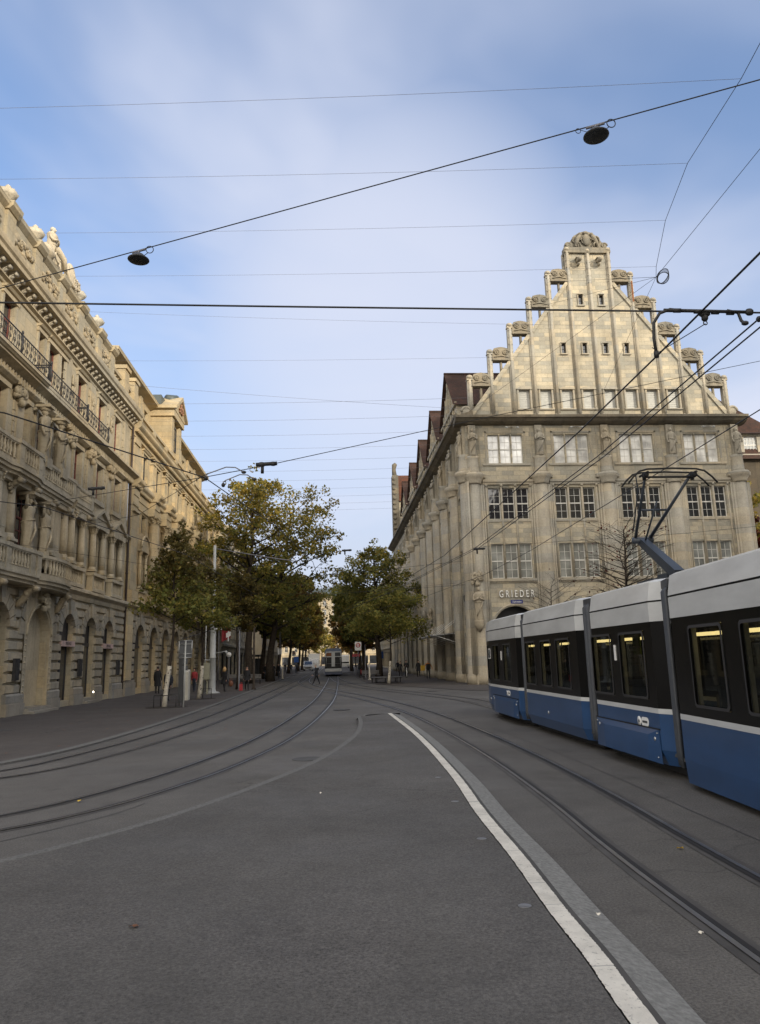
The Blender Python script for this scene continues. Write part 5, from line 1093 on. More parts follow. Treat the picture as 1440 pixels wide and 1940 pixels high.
for ya, yb in ((22.3, 22.06), (16.58, 16.24), (12.5, 12.1)):
    q = MB(fT); n = 7
    for i in range(n):
        y0 = yb+(ya-yb)*i/n; y1 = yb+(ya-yb)*(i+1)/n; ym = (y0+y1)/2
        loop = [(-.20, .30), (-.20, 3.12), (-Wd+.20, 3.12), (-Wd+.20, .30)]; lo2 = [(-.22, .34), (-.22, 3.08), (-Wd+.22, 3.08), (-Wd+.22, .34)]
        for k in range(4):
            a, b = loop[k], loop[(k+1) % 4]; c, d = lo2[k], lo2[(k+1) % 4]
            q.add([(y0, *c), (y0, *d), (ym, *b), (ym, *a)], [(0, 1, 2, 3)]); q.add([(ym, *a), (ym, *b), (y1, *d), (y1, *c)], [(0, 1, 2, 3)])
    obj('bellows_core', q, M['under'], T); q = MB(fT); n = 4 if ya-yb > .4 else 2  # black core colour stands in for shade in the valleys between ribs
    for i in range(n):
        y = yb+(ya-yb)*(i+.5)/n; rr_ = (ya-yb)/n*.40
        q.tube([(y, -.13, .26), (y, -.11, .5), (y, -.11, 3.1), (y, -.16, 3.18), (y, -Wd+.16, 3.18), (y, -Wd+.11, 3.1), (y, -Wd+.11, .5), (y, -Wd+.13, .26)], rr_, 8)
    obj('bellows', q, M['bellow'], T)
    q = MB(fT); q.box(yb-.05, ya+.05, -Wd+.3, -.12, 3.16, 3.30); obj('bellows_cap', q, M['darkg'], T)
# aprons, bolts and small marks
def apron(y0, y1):
    q = MB(fT); z0, z1 = .22, .78
    P = [(y0, z0), (y1, z0), (y1-.06, z1), (y0+.06, z1)]; q.add([(x, .01, z) for x, z in P]+[(y0+.45, .075, z0+.02), (y1-.62, .075, z0+.02), (y1-.55, .06, z1-.10), (y0+.40, .06, z1-.10)], [(0, 1, 5, 4), (1, 2, 6, 5), (2, 3, 7, 6), (3, 0, 4, 7), (4, 5, 6, 7)])
    o = obj('apron', q, M['tblue'], T); q = MB(fT); q.box(y0, y1, .008, .02, z1, z1+.02); obj('apron_gap', q, M['under'], o)
    q = MB(fT)
    for x, z, r in ((y0+.2, .62, .035), (y1-.25, .66, .035), (y0+.12, .32, .012), (y0+.3, .30, .012), (y0+.35, .5, .012), (y0+.1, .72, .012), (y1-.12, .72, .012), (y1-.35, .70, .012), (y1-.4, .4, .012)): q.lathe(0, 0, [], 3) if False else q.tube([(x, .01, z), (x, .04, z)], r, 10)
    obj('apron_bolt', q, M['alu'], o)
apron(12.85, 16.0); apron(22.75, 26.3)
for y, z, k in ((13.75, .87, 1.0), (24.2, .92, 1.0)):
    q = MB(fT); q.tube([(y-.03, .004, z), (y-.03, .010, z)], .085*k, 18); q.prism(rrect(y-.45, y-.14, z-.085, z+.085, .07), .004, .010, 1) if False else q.prism(rrect(y-.44, y-.13, z-.08, z+.08, .07), .004, .010, 1); mk = obj('emblem', q, M['wht'], T)
    q = MB(fT); q.box(y-.39, y-.18, .010, .012, z-.02, z+.02); q.tube([(y-.03, .009, z), (y-.03, .012, z)], .03, 10); q.m = 0; obj('emblem_mark', q, M['darkg'], mk)
    q = MB(fT); q.box(y-.38, y+.06, .004, .006, z-.15, z-.135); obj('emblem_line', q, M['greyf'], mk)
for y, z in ((19.6, .62), (26.7, .62), (8.6, .6)):
    q = MB(fT); q.tube([(y, .0, z), (y, .02, z)], .04, 12); obj('round_cap', q, M['alu'], T)
q = MB(fT); q.box(26.4, 26.75, .012, .02, 2.0, 2.35); q.m = 0; o = obj('notice', q, M['wht'], T); q = MB(fT); q.box(26.43, 26.72, .02, .022, 2.03, 2.32); obj('notice_panel', q, M['darkg'], o)
for y in (14.61, 24.75): q = MB(fT); q.box(y-.035, y+.035, .0, .02, 1.95, 2.25); obj('door_button', q, M['wht'], T)
for y, c in ((15.2, 'lg'), (13.7, 'bluep')): q = MB(fT); q.box(y-.18, y+.18, -.7, -.68, 2.05, 2.42); obj('hanging_notice', q, plain('notice_green', (.10, .16, .02), .6) if c == 'lg' else M['tdblue'], T)
q = MB(fT); q.box(8.7, 9.3, -.5, -.48, 1.9, 2.4); obj('hanging_notice', q, plain('notice_blue', (.22, .36, .38), .6), T)
# pantograph
P = thing('pantograph', (6.75, 14.4, 3.4), None, None)
P.parent = T; P.location = Vector((6.75, 14.4, 3.4))-T.location
q = MB(); q.box(6.25, 7.25, 14.0, 14.8, 3.42, 3.50); q.box(6.6, 6.95, 14.2, 14.6, 3.5, 3.62); obj('base', q, M['panto'], P)
q = MB(); a = Vector((6.72, 13.9, 3.55)); b = Vector((6.72, 15.45, 4.46)); dv = (b-a).normalized(); nv = Vector((0, -dv.z, dv.y))
for sx in (-.10,): 
    V = [];
    for c, w in ((a, .10), (b, .08)):
        for s1, s2 in ((-1, -1), (1, -1), (1, 1), (-1, 1)): V.append(tuple(c+Vector((s1*w, 0, 0))+nv*(s2*w)))
    q.add(V, [(0, 1, 5, 4), (1, 2, 6, 5), (2, 3, 7, 6), (3, 0, 4, 7), (0, 3, 2, 1), (4, 5, 6, 7)])
obj('lower_arm', q, M['panto'], P)
kn = (6.72, 15.4, 4.48); zh = 5.60; yh = 13.9
q = MB(); q.tube([(6.50, 15.4, 4.46), (6.94, 15.4, 4.46)], .07, 8)
q.tube([(6.56, 15.4, 4.5), (6.24, yh, zh-.10)], [.034, .026], 8); q.tube([(6.88, 15.4, 4.5), (7.16, yh, zh-.08)], [.038, .028], 8); q.tube([(6.72, 15.3, 4.4), (6.70, 14.5, 5.12)], .02, 6); q.tube([(6.42, 14.75, 5.0), (7.0, 14.75, 5.0)], .022, 6); q.tube([(6.36, 15.0, 4.6), (6.20, 14.2, 5.3), (6.05, yh, zh-.05)], .014, 5)
obj('upper_arm', q, M['panto'], P)
q = MB()
for dy, zz in ((-.17, zh), (.17, zh+.01)):
    q.tube([(6.72+x, yh+dy, zz+zf) for x, zf in ((-.90, -.26), (-.80, -.14), (-.66, -.02), (-.5, .02), (0, .035), (.5, .02), (.66, -.02), (.80, -.14), (.90, -.26))], .019, 7)
q.tube([(6.2, yh, zh-.10), (7.25, yh, zh-.10)], .022, 6)
for x in (6.22, 7.2): q.tube([(x, yh-.2, zh-.04), (x, yh+.2, zh-.04)], .025, 6); q.tube([(x, yh, zh-.16), (x, yh, zh)], .04, 8); q.blob((x, yh-.1, zh-.08), (.05, .08, .06))
obj('contact_head', q, M['under'], P)

# ================================================================ the oncoming tram in the distance
t2 = thing('tram', (.1, 110, 0), 'distant oncoming tram with blue roof, white-framed windscreen and dark skirt in mid-street', 'tram')
fD = lambda u, d, z: (.1+u, 98-d, z)
q = MB(fD); 
def shell(prof, mat, name, par=t2, z=None):
    q = MB(fD); q.prism(prof, -32, 0, 1); return obj(name, q, M[mat], par)
shell([(-1.1, 2.9), (1.1, 2.9), (1.1, 3.2), (.92, 3.55), (-.92, 3.55), (-1.1, 3.2)], 'tdblue' if False else 'tblue', 'roof')
shell([(-1.12, .25), (1.12, .25), (1.12, .85), (-1.12, .85)], 'tdblue', 'skirt')
shell([(-1.1, .852), (1.1, .852), (1.1, 2.898), (-1.1, 2.898)], 'tblack', 'body')
q = MB(fD); q.prism(rrect(-1.08, 1.08, .62, 1.0, .12), .0, .14, 1); obj('bumper', q, M['twhite'], t2)
q = MB(fD)
for s_ in (-1, 1): q.prism([(s_*1.08, 2.45), (s_*.96, 2.45), (s_*.90, 3.0), (s_*.98, 3.12)], .0, .10, 1)
q.prism([(-1.0, 3.03), (1.0, 3.03), (.98, 3.16), (-.98, 3.16)], 0, .10, 1); q.prism([(-.96, 2.45), (.96, 2.45), (.96, 2.55), (-.96, 2.55)], 0, .09, 1); q.box(-.22, .22, .0, .085, 1.25, 3.03); obj('front_frame', q, M['twhite'], t2)
q = MB(fD); q.box(-.88, -.24, .0, .05, 2.57, 2.98); obj('destination_display', q, emit('amber_display', (.18, .06, .015), .03), t2)
q = MB(fD); q.box(.24, .88, .0, .05, 2.57, 2.98); obj('display_panel', q, M['darkg'], t2)
q = MB(fD); q.box(-1.0, -.24, .0, .04, 1.15, 2.42); q.box(.24, 1.0, .0, .04, 1.15, 2.42); obj('windscreen', q, M['tblack'], t2)
q = MB(fD); q.tube([(-.95, .06, 1.25), (-.9, .06, 2.35)], .025, 5); q.tube([(.95, .06, 1.25), (.9, .06, 2.35)], .025, 5); q.tube([(-.95, .06, 1.62), (.95, .06, 1.62)], .015, 5); obj('wiper', q, M['alu'], t2)
for s_ in (-.75, .75): q = MB(fD); q.blob((s_, .14, .82), (.12, .04, .07)); obj('headlight', q, M['alu'], t2)
for s_ in (-.5, .5): q = MB(fD); q.tube([(s_-.04, -.8, .3), (s_+.04, -.8, .3)], .3, 12); obj('wheel', q, M['under'], t2)

# ================================================================ other vehicles, far up the street
def wheel_set(par, f, pts, r=.33):
    for u, d in pts:
        q = MB(f); q.tube([(u-.1, d, r), (u+.1, d, r)], r, 14); o = obj('wheel', q, M['tyre'], par); q = MB(f); q.tube([(u-.11, d, r), (u+.11, d, r)], r*.55, 10); obj('rim', q, M['alu'], o)
vx, vy = -4.9, 152.
fV = lambda u, d, z: (vx+u, vy-d, z)
v = thing('white_van', (vx, vy, 0), 'small white van facing the camera on the far left of the street', 'van')
q = MB(fV); q.prism([(0, .35), (.05, .9), (-.15, 1.1), (-1.0, 1.25), (-1.75, 1.95), (-4.3, 1.98), (-4.4, .4)][::-1], -.9, .9, 0); obj('body', q, M['wht'], v)
q = MB(fV); q.add([(-.78, -1.02, 1.30), (.78, -1.02, 1.30), (.68, -1.66, 1.88), (-.68, -1.66, 1.88)], [(0, 1, 2, 3)]); q.v = [(x, y-.03, z+.02) for x, y, z in q.v]; obj('windscreen', q, M['gdk'], v)
q = MB(fV); q.box(-.55, .55, .03, .08, .55, .75); obj('grille', q, M['dframe'], v)
for s_ in (-.68, .68): q = MB(fV); q.blob((s_, .02, .82), (.18, .08, .1)); obj('headlight', q, M['alu'], v)
wheel_set(v, fV, [(-.82, -.8), (.82, -.8), (-.82, -3.5), (.82, -3.5)])
bx_, by_ = -4.1, 166.; fV2 = lambda u, d, z: (bx_+u, by_-d, z)
v = thing('box_truck', (bx_, by_, 0), 'white box truck parked behind the small white van', 'truck')
q = MB(fV2); q.box(-1.2, 1.2, -6.5, -1.8, .9, 3.5); obj('cargo_box', q, M['wht'], v)
q = MB(fV2); q.prism([(0, .5), (0, 1.5), (-.35, 2.4), (-1.7, 2.45), (-1.7, .5)], -1.05, 1.05, 0); o = obj('cab', q, M['wht'], v); q = MB(fV2); q.add([(-.9, .03, 1.55), (.9, .03, 1.55), (.85, -.28, 2.3), (-.85, -.28, 2.3)], [(0, 1, 2, 3)]); obj('windscreen', q, M['gdk'], o)
wheel_set(v, fV2, [(-.9, -.9), (.9, -.9), (-.9, -5), (.9, -5)], .42)
cx_, cy_ = 2.9, 185.; fV3 = lambda u, d, z: (cx_+u, cy_-d, z)
v = thing('white_bus', (cx_, cy_, 0), 'white bus front standing behind the right side of the distant tram', 'bus')
q = MB(fV3); q.prism([(0, .4), (.1, 1.0), (-.1, 3.0), (-.3, 3.2), (-11, 3.2), (-11, .4)], -1.2, 1.2, 0); obj('body', q, M['wht'], v)
q = MB(fV3); q.add([(-1.1, .09, 1.2), (1.1, .09, 1.2), (1.1, -.08, 2.5), (-1.1, -.08, 2.5)], [(0, 1, 2, 3)]); obj('windscreen', q, M['gdk'], v)
for s_ in (-.85, .85): q = MB(fV3); q.blob((s_, .1, .75), (.2, .08, .12)); obj('headlight', q, M['alu'], v)
wheel_set(v, fV3, [(-1.1, -2), (1.1, -2), (-1.1, -8), (1.1, -8)], .45)
# ================================================================ trees
def make_tree(loc, h, cb, r, seed, leaf, n_leaf, size=.22, trunk=.16, lean=(0, 0), shape='oval', wrap=0., label='', group=None, name='street_tree', limbs=26, fork=False, squash=1., bark='bark', leaf2=None):
    rn = np.random.default_rng(seed); rr = random.Random(seed)
    t = thing(name, loc, label, 'tree', group); L = Vector(loc)
    q = MB(); top = h*.86
    def axis(z): k = z/h; return np.array([lean[0]*k**1.5+.10*sin(z*.9+seed), lean[1]*k**1.5+.10*cos(z*.8+seed), z])
    zs = np.linspace(0, top, 12)
    q.tube([tuple(axis(z)+np.array(loc)) for z in zs], [trunk*(1.25 if i == 0 else 1)*(1-.86*(z/top)**.85)+.012 for i, z in enumerate(zs)], 9)
    tips = []
    for i in range(limbs):
        k = (i+.5)/limbs; z0 = cb+(h-cb)*.80*k**1.05; a = i*2.399+rr.random()*.7
        prof = {'oval': math.sin(pi*min(1, .16+.80*k))**.75, 'cone': (1-k)**.8*1.0+.14, 'spread': math.sin(pi*(.10+.74*k))**.6, 'dome': (1-k*k)**.5*.95+.1}[shape]
        ln = r*prof*rr.uniform(.72, 1.12); up = ln*rr.uniform(.18, .55)*(1 if shape != 'spread' else .7)+.2*k*ln
        p0 = axis(z0); p3 = p0+np.array([ln*cos(a), ln*sin(a), up]); p1 = p0+(p3-p0)*.35+np.array([0, 0, -.04*ln+.06*ln]); p2 = p0+(p3-p0)*.7+np.array([rr.gauss(0, .06)*ln, rr.gauss(0, .06)*ln, .05*ln])
        tr = max(.018, trunk*.42*(1-.75*k)); q.tube([tuple(x+np.array(loc)) for x in (p0, p1, p2, p3)], [tr, tr*.7, tr*.42, .012], 5)
        for (c, w) in ((p3, 1.), (p2, .9), (p1+(p2-p1)*.3, .6)): tips.append((c, w*ln))
        for _ in range(3):
            s0 = p1+(p2-p1)*rr.random(); b = a+rr.choice((-1, 1))*rr.uniform(.5, 1.2); l2 = ln*rr.uniform(.3, .55); e = s0+np.array([l2*cos(b), l2*sin(b), l2*rr.uniform(.1, .7)])
            q.tube([tuple(x+np.array(loc)) for x in (s0, s0+(e-s0)*.55+np.array([0, 0, .05*l2]), e)], [tr*.42, tr*.25, .009], 4); tips.append((e, l2*1.15))
    tips.append((axis(h*.93), r*.35)); tips.append((axis(h*.84), r*.5))
    obj('trunk', q, M[bark], t)
    if wrap:
        q = MB(); q.tube([tuple(axis(z)+np.array(loc)) for z in np.linspace(.02, wrap, 5)], [trunk*(1.42, 1.22, 1.14, 1.12, 1.1)[i]+.012 for i in range(5)], 12)
        o = obj('trunk_wrap', q, M['limew'], t)
        k_ = MB(); 
        for i in range(14): z = rr.uniform(.1, wrap-.1); a = rr.random()*6; c = axis(z)+np.array(loc); k_.blob((c[0]+(trunk*1.12+.012)*cos(a), c[1]+(trunk*1.12+.012)*sin(a), z), (.03, .03, .035), 6, 4)
        obj('bark_marks', k_, M['bark'], o)
    if n_leaf:
        w = np.array([max(.15, x[1]) for x in tips]); w = w/w.sum(); idx = rn.choice(len(tips), n_leaf, p=w)
        C_ = np.array([x[0] for x in tips])[idx]; sp = np.array([.20+.26*min(x[1], 3.2) for x in tips])[idx]
        dv = rn.normal(size=(n_leaf, 3)); dv /= np.linalg.norm(dv, axis=1)[:, None]; rad = rn.random(n_leaf)**.5
        P = C_+dv*(sp*rad)[:, None]*np.array([1, 1, .72*squash]); P[:, 2] = np.maximum(P[:, 2], cb*.72)
        s = size*rn.uniform(.55, 1.25, n_leaf)
        nrm = rn.normal(size=(n_leaf, 3))+np.array([0, 0, .9]); nrm /= np.linalg.norm(nrm, axis=1)[:, None]
        a = np.cross(nrm, rn.normal(size=(n_leaf, 3))); a /= np.linalg.norm(a, axis=1)[:, None]; b = np.cross(nrm, a)
        a *= s[:, None]*.62; b *= s[:, None]*.42
        V = np.stack([P-a, P-.1*a+b*1.0-nrm*s[:, None]*.12, P+a, P-.1*a-b*1.0-nrm*s[:, None]*.12], 1).reshape(-1, 3)
        me = bpy.data.meshes.new('crown'); me.vertices.add(len(V)); me.vertices.foreach_set('co', V.astype(np.float32).ravel())
        me.loops.add(len(V)); me.loops.foreach_set('vertex_index', np.arange(len(V), dtype=np.int32)); me.polygons.add(n_leaf); me.polygons.foreach_set('loop_start', np.arange(0, len(V), 4, dtype=np.int32))
        try: me.polygons.foreach_set('loop_total', np.full(n_leaf, 4, dtype=np.int32))
        except Exception: pass
        me.materials.append(M[leaf])
        if leaf2:
            me.materials.append(M[leaf2[0]]); kz = (P[:, 2]-cb)/(h-cb)+rn.normal(size=n_leaf)*.13; me.polygons.foreach_set('material_index', (kz > leaf2[1]).astype(np.int32) if leaf2[2] > 0 else (kz < leaf2[1]).astype(np.int32))
        me.update(calc_edges=True); me.validate()
        o = bpy.data.objects.new('crown', me); COL.objects.link(o); o.parent = t; OFF[o.name] = L
    return t
ga = 'street trees along the palace-side pavement'; gb = 'street trees along the store-side pavement'
make_tree((-8.05, 37.6, .05), 9.6, 4.0, 1.6, 11, 'lb', 4800, .17, .085, (.5, 0), 'cone', 1.95, 'young tree with white-wrapped trunk nearest the camera on the palace-side pavement', ga, limbs=30, leaf2=('lg', .38, -1))
make_tree((-7.8, 45.2, .05), 8.6, 3.7, 1.7, 12, 'lg', 5200, .17, .085, (.2, 0), 'dome', 1.9, 'dark young tree with white-wrapped trunk, second from the camera on the palace-side pavement', ga, limbs=26, leaf2=('lb', .62, 1))
make_tree((-7.4, 59.0, .05), 9.9, 4.2, 1.7, 13, 'lb', 4800, .19, .10, (.3, 0), 'oval', 0, 'slim brown-leaved tree just behind the white mast', ga, limbs=22)
make_tree((-8.1, 74.0, .05), 23.0, 6.0, 5.2, 14, 'lg', 10500, .27, .40, (.3, -.5), 'oval', 0, 'tall plane tree with gold upper crown towering over the palace-side pavement', ga, 'plane_tree', 38, leaf2=('lgy', .42, 1))
make_tree((-6.6, 80.0, .05), 21.4, 5.2, 6.7, 15, 'lg', 10500, .28, .42, (3.2, 0), 'spread', 0, 'tall plane tree leaning its branches out over the tram rails', ga, 'plane_tree', 40, leaf2=('lgy', .46, 1))
make_tree((-8.4, 92.0, .05), 15.0, 5.0, 4.2, 16, 'lg', 6000, .40, .34, (.5, 0), 'oval', 0, 'dark plane tree behind the two tallest palace-side planes', ga, 'plane_tree', 26)
make_tree((-7.6, 107.0, .05), 14.5, 4.6, 4.8, 17, 'lo', 5200, .44, .30, (1.2, 0), 'spread', 0, 'bronze-leaved plane tree midway along the palace-side pavement', ga, 'plane_tree', 26, leaf2=('lg', .45, -1))
make_tree((4.75, 63.2, .02), 8.6, 3.2, 2.7, 18, 'lg', 7500, .19, .085, (.3, 0), 'dome', 1.85, 'young tree with pale-wrapped trunk beside the round bench on the right', gb, limbs=28)
make_tree((5.5, 90.0, .02), 17.6, 3.9, 4.6, 19, 'lg', 12500, .27, .40, (-.4, 0), 'oval', 0, 'dense green plane tree in front of the stone building street side', gb, 'plane_tree', 44, leaf2=('lgy', .80, 1))
make_tree((4.3, 101.0, .02), 13.0, 3.8, 4.2, 20, 'lg', 6500, .42, .32, (-.9, 0), 'oval', 0, 'green plane tree right behind the densest store-side plane', gb, 'plane_tree', 28)
make_tree((4.4, 118.0, .02), 11.5, 3.4, 4.2, 21, 'lo', 5000, .48, .28, (-.6, 0), 'spread', 0, 'orange-brown plane tree deeper along the store-side pavement', gb, 'plane_tree', 24)
make_tree((3.4, 134.0, .02), 20.0, 6.0, 5.2, 22, 'lb', 1500, .40, .30, (-1.0, 0), 'oval', 0, 'pale half-bare tree rising behind the store-side planes', gb, 'bare_tree', 40)
far1 = make_tree((-7.2, 126.0, .05), 15.0, 4.2, 5.0, 23, 'lgy', 4200, .52, .28, (1.4, 0), 'oval', 0, 'green and gold plane tree far along the palace-side pavement', ga, 'plane_tree', 22)
far2 = make_tree((-6.6, 147.0, .05), 14.0, 4.0, 5.0, 24, 'lo', 3600, .58, .28, (1.2, 0), 'oval', 0, 'rust-coloured plane tree far along the palace-side pavement', ga, 'plane_tree', 22)
lbl = ['second distant gold-green plane tree of the palace-side row', 'third distant gold-green plane tree of the palace-side row', 'farthest gold-green plane tree of the palace-side row']
for i, y in enumerate((170, 196, 230)): copy_tree(far1, (-6.8, y, .05), i*1.3+.6, lbl[i], ga)
lbl = ['first distant rust-coloured plane tree of the store-side row', 'second distant rust-coloured plane tree of the store-side row', 'farthest rust-coloured plane tree of the store-side row']
for i, y in enumerate((150, 174, 205)): copy_tree(far2, (6.2, y, .02), i*1.1+2.2, lbl[i], gb, .9)
for i, (x, y, l) in enumerate(((-3.9, 262, 'distant tree standing farthest left before the street end building'), (1.9, 285, 'distant tree standing in the middle of the street end'), (6.4, 240, 'distant tree standing on the right before the street end building'))): copy_tree(far2 if i else far1, (x, y, 0), i*2.0, l, gb, .85)
make_tree((19.0, 46.5, 0), 11.6, 3.6, 3.1, 31, 'lr', 150, .17, .16, (0, 0), 'spread', 0, 'bare tree with a few dark red leaves behind the pantograph', 'bare trees before the gabled facade', 'bare_tree', 72)
make_tree((14.9, 49.5, 0), 7.6, 3.0, 2.6, 32, 'lr', 30, .15, .08, (0, 0), 'spread', 0, 'smaller bare tree whose twigs show over the middle tram roof', 'bare trees before the gabled facade', 'bare_tree', 30)
make_tree((36.2, 65.0, 0), 21.6, 6.5, 3.4, 33, 'lgy', 9000, .30, .28, (0, 0), 'oval', 0, 'yellow-green tree at the right edge below the white dormer window', None, 'leafy_tree', 30)
make_tree((36.2, 62.5, 0), 15.5, 4.5, 2.6, 34, 'lr', 5600, .28, .22, (0, 0), 'oval', 0, 'dark red tree at the right edge beside the stone pier', None, 'leafy_tree', 26)

# ================================================================ masts, signs and street furniture
q = thing('mast', (-8.3, 53, .05), 'thick pale grey tram mast on the palace-side pavement behind the cabinet', 'mast')
b = MB(); b.lathe(-8.3, 53, [(.55, .05), (.5, .12), (.3, .16), (.24, .3), (.22, 2.4), (.24, 2.42), (.24, 2.48), (.205, 2.5), (.195, 4.9), (.21, 4.92), (.21, 4.98), (.12, 5.02), (.10, 10.3), (.02, 10.35)], 18); obj('pole', b, M['polew'], q)
b = MB(); b.tube([(-8.75, 52.6, .05), (-8.72, 52.6, 5.2)], .035, 8); b.tube([(-8.75, 52.6, 2.3), (-8.3, 53, 2.3)], .03, 6); obj('side_pipe', b, M['polew'], q)
b = MB(); b.tube([(-8.2, 53, 2.75), (-7.4, 52.8, 2.85)], .02, 6); b.blob((-7.35, 52.8, 2.8), (.09, .09, .11)); obj('spotlight', b, M['polew'], q)
b = MB(); b.tube([(-8.3, 53, 10.1), (-4.5, 53, 9.4), (-2.4, 53.3, 9.1)], .035, 6); obj('bracket_arm', b, M['wirem'], q)
q = thing('utility_cabinet', (-8.55, 52.1, .05), 'beige electrical cabinet on two legs against the pale mast', 'cabinet')
b = MB(); b.box(-8.92, -8.32, 51.85, 52.3, 1.0, 2.12); obj('case', b, M['cab'], q)
b = MB(); b.box(-8.90, -8.34, 51.835, 51.85, 1.03, 2.09); b.box(-8.88, -8.84, 51.82, 51.84, 1.85, 1.92); b.box(-8.88, -8.84, 51.82, 51.84, 1.2, 1.27); obj('door', b, M['cab'], q)
for x in (-8.8, -8.48): b = MB(); b.box(x-.05, x+.05, 52.0, 52.1, .05, 1.0); obj('leg', b, M['cab'], q)
q = thing('sign_post', (-7.15, 37.1, .05), 'slim pale post carrying a framed sign seen from behind', 'sign')
b = MB(); b.tube([(-7.15, 37.1, .05), (-7.12, 37.1, 3.2)], .04, 8); obj('post', b, M['polew'], q)
b = MB(); b.box(-7.42, -6.84, 37.16, 37.2, 2.4, 3.2); obj('board', b, M['signbk'], q)
b = MB()
for z in (2.38, 2.56, 3.02, 3.20): b.tube([(-7.44, 37.13, z), (-6.82, 37.13, z)], .018, 5)
for x in (-7.44, -6.82): b.tube([(x, 37.13, 2.38), (x, 37.13, 3.2)], .022, 6)
obj('frame', b, M['alu'], q)
b = MB(); b.box(-7.24, -7.02, 37.14, 37.17, 2.06, 2.34); b.box(-7.28, -7.0, 37.14, 37.17, 1.78, 2.0); obj('small_plate', b, M['signbk'], q)
q = MB(); q.box(-8.30, -8.06, 41.5, 42.0, .05, 3.0); q.box(-8.28, -8.08, 41.48, 41.5, 2.0, 2.9); tag(obj('display_column', q, M['darkg'], None, (-8.2, 41.7, .05)), 'tall dark display column behind the sign post', 'display column')
q = MB(); q.prism([(43.9, .05), (44.5, .05), (44.5, 1.75), (43.9, 1.62)], -8.62, -8.22, 0); q.box(-8.55, -8.28, 43.88, 43.9, .9, 1.5); tag(obj('ticket_machine', q, plain('pale_metal', (.55, .53, .46), .45), None, (-8.4, 44.2, .05)), 'pale metal ticket machine with slanted top next to the dark column', 'ticket machine')
def hoop(x, y, label, w=.55):
    q = MB(); q.tube([(x-w/2, y, .05), (x-w/2, y, .62), (x+w/2, y, .62), (x+w/2, y, .05)], .025, 6); tag(obj('guard_rail', q, M['iron'], None, (x, y, .05)), label, 'guard rail', 'low metal tree guards')
hoop(-8.05, 37.2, 'low dark guard in front of the nearest wrapped trunk', 1.05); hoop(-8.0, 38.1, 'low dark guard behind the nearest wrapped trunk', .9); hoop(-7.4, 45.4, 'low dark guard beside the second wrapped trunk', .5)
for x, y, r, l in ((-8.05, 37.6, 1.0, 'dark soil ring round the nearest wrapped tree'), (-7.8, 45.2, .95, 'dark soil ring round the second wrapped tree'), (4.75, 63.2, 1.2, 'dark soil ring beside the round bench')):
    b = MB(); z = .056 if x < 0 else .024; b.lathe(x, y, [(r, z), (r*.97, z+.012), (.02, z+.014)], 28, 0, 2*pi, 5, .02); tag(obj('tree_pit', b, plain('soil', (.03, .024, .02), .95), None, (x, y, z)), l, 'tree pit', 'tree pits')
def bench(x, y, ang, label, ring=False, z=.02):
    t = thing('bench', (x, y, z), label, 'bench', 'dark slatted street benches'); c, s = cos(ang), sin(ang); fB = lambda u, d, zz: (x+u*c-d*s, y+u*s+d*c, z+zz)
    b = MB(fB)
    if ring:
        for k in range(5):
            r0 = .55+.20*k; b.lathe(0, 0, [(r0, .43), (r0, .47), (r0+.16, .47), (r0+.16, .43), (r0, .43)], 28)
        obj('seat', b, M['wood'], t)
        for k in range(8): a = k*pi/4; b = MB(fB); b.tube([(1.25*cos(a), 1.25*sin(a), 0), (1.25*cos(a), 1.25*sin(a), .43)], .04, 6); b.tube([(.6*cos(a), .6*sin(a), .41), (1.4*cos(a), 1.4*sin(a), .41)], .03, 5); obj('leg', b, M['iron'], t)
    else:
        for k in range(4): b.box(-.95, .95, -.22+.11*k, -.13+.11*k, .43, .47)
        obj('seat', b, M['wood'], t); b = MB(fB)
        for k in range(3): b.box(-.95, .95, .24+.02*k, .27+.02*k, .55+.13*k, .65+.13*k)
        obj('backrest', b, M['wood'], t)
        for s_ in (-.8, .8): b = MB(fB); b.tube([(s_, -.2, 0), (s_, -.2, .43), (s_, .2, .43), (s_, .32, .95)], .03, 6); b.tube([(s_, .2, .43), (s_, .22, 0)], .03, 6); obj('leg', b, M['iron'], t)
bench(4.75, 67.3, 0, 'round slatted bench by the pale-wrapped trunk on the right', True)
bench(4.0, 78.5, .3, 'dark bench under the plane trees behind the round bench')
bench(-7.6, 71.6, pi, 'dark bench behind the woman facing the camera on the left', False, .05); bench(-9.6, 74.5, pi, 'dark bench half hidden by the thick left trunk', False, .05)
def pole(name, x, y, h, r, mat, label, cat, z=.05):
    b = MB(); b.lathe(x, y, [(r*2, z), (r*1.9, z+.1), (r, z+.14), (r*.8, z+h), (.01, z+h+.03)], 10); return tag(obj(name, b, mat, None, (x, y, z)), label, cat)
pole('slim_post', -6.9, 56.5, 4.3, .05, M['wirem'], 'slim grey post beside the blonde woman', 'post'); pole('slim_post', -5.95, 57.8, 4.6, .09, M['bark'], 'thin dark post between the two women on the left', 'post'); pole('slim_post', 3.65, 84, 3.6, .05, M['wirem'], 'slim grey post in front of the thick right trunk', 'post', .02); pole('bollard', 3.7, 76, 1.7, .08, M['limew'], 'short pale bollard behind the round bench', 'bollard', .02)
pole('bollard', -5.9, 90, 1.4, .08, M['limew'], 'striped pale bollard by the left kerb near the walkers', 'bollard'); pole('lamp_post', -6.9, 100, 6.5, .07, M['iron'], 'dark lamp post among the palace-side planes', 'lamp post'); pole('lamp_post', 1.7, 240, 9, .09, M['iron'], 'thin dark pole rising behind the distant tram', 'post', 0)
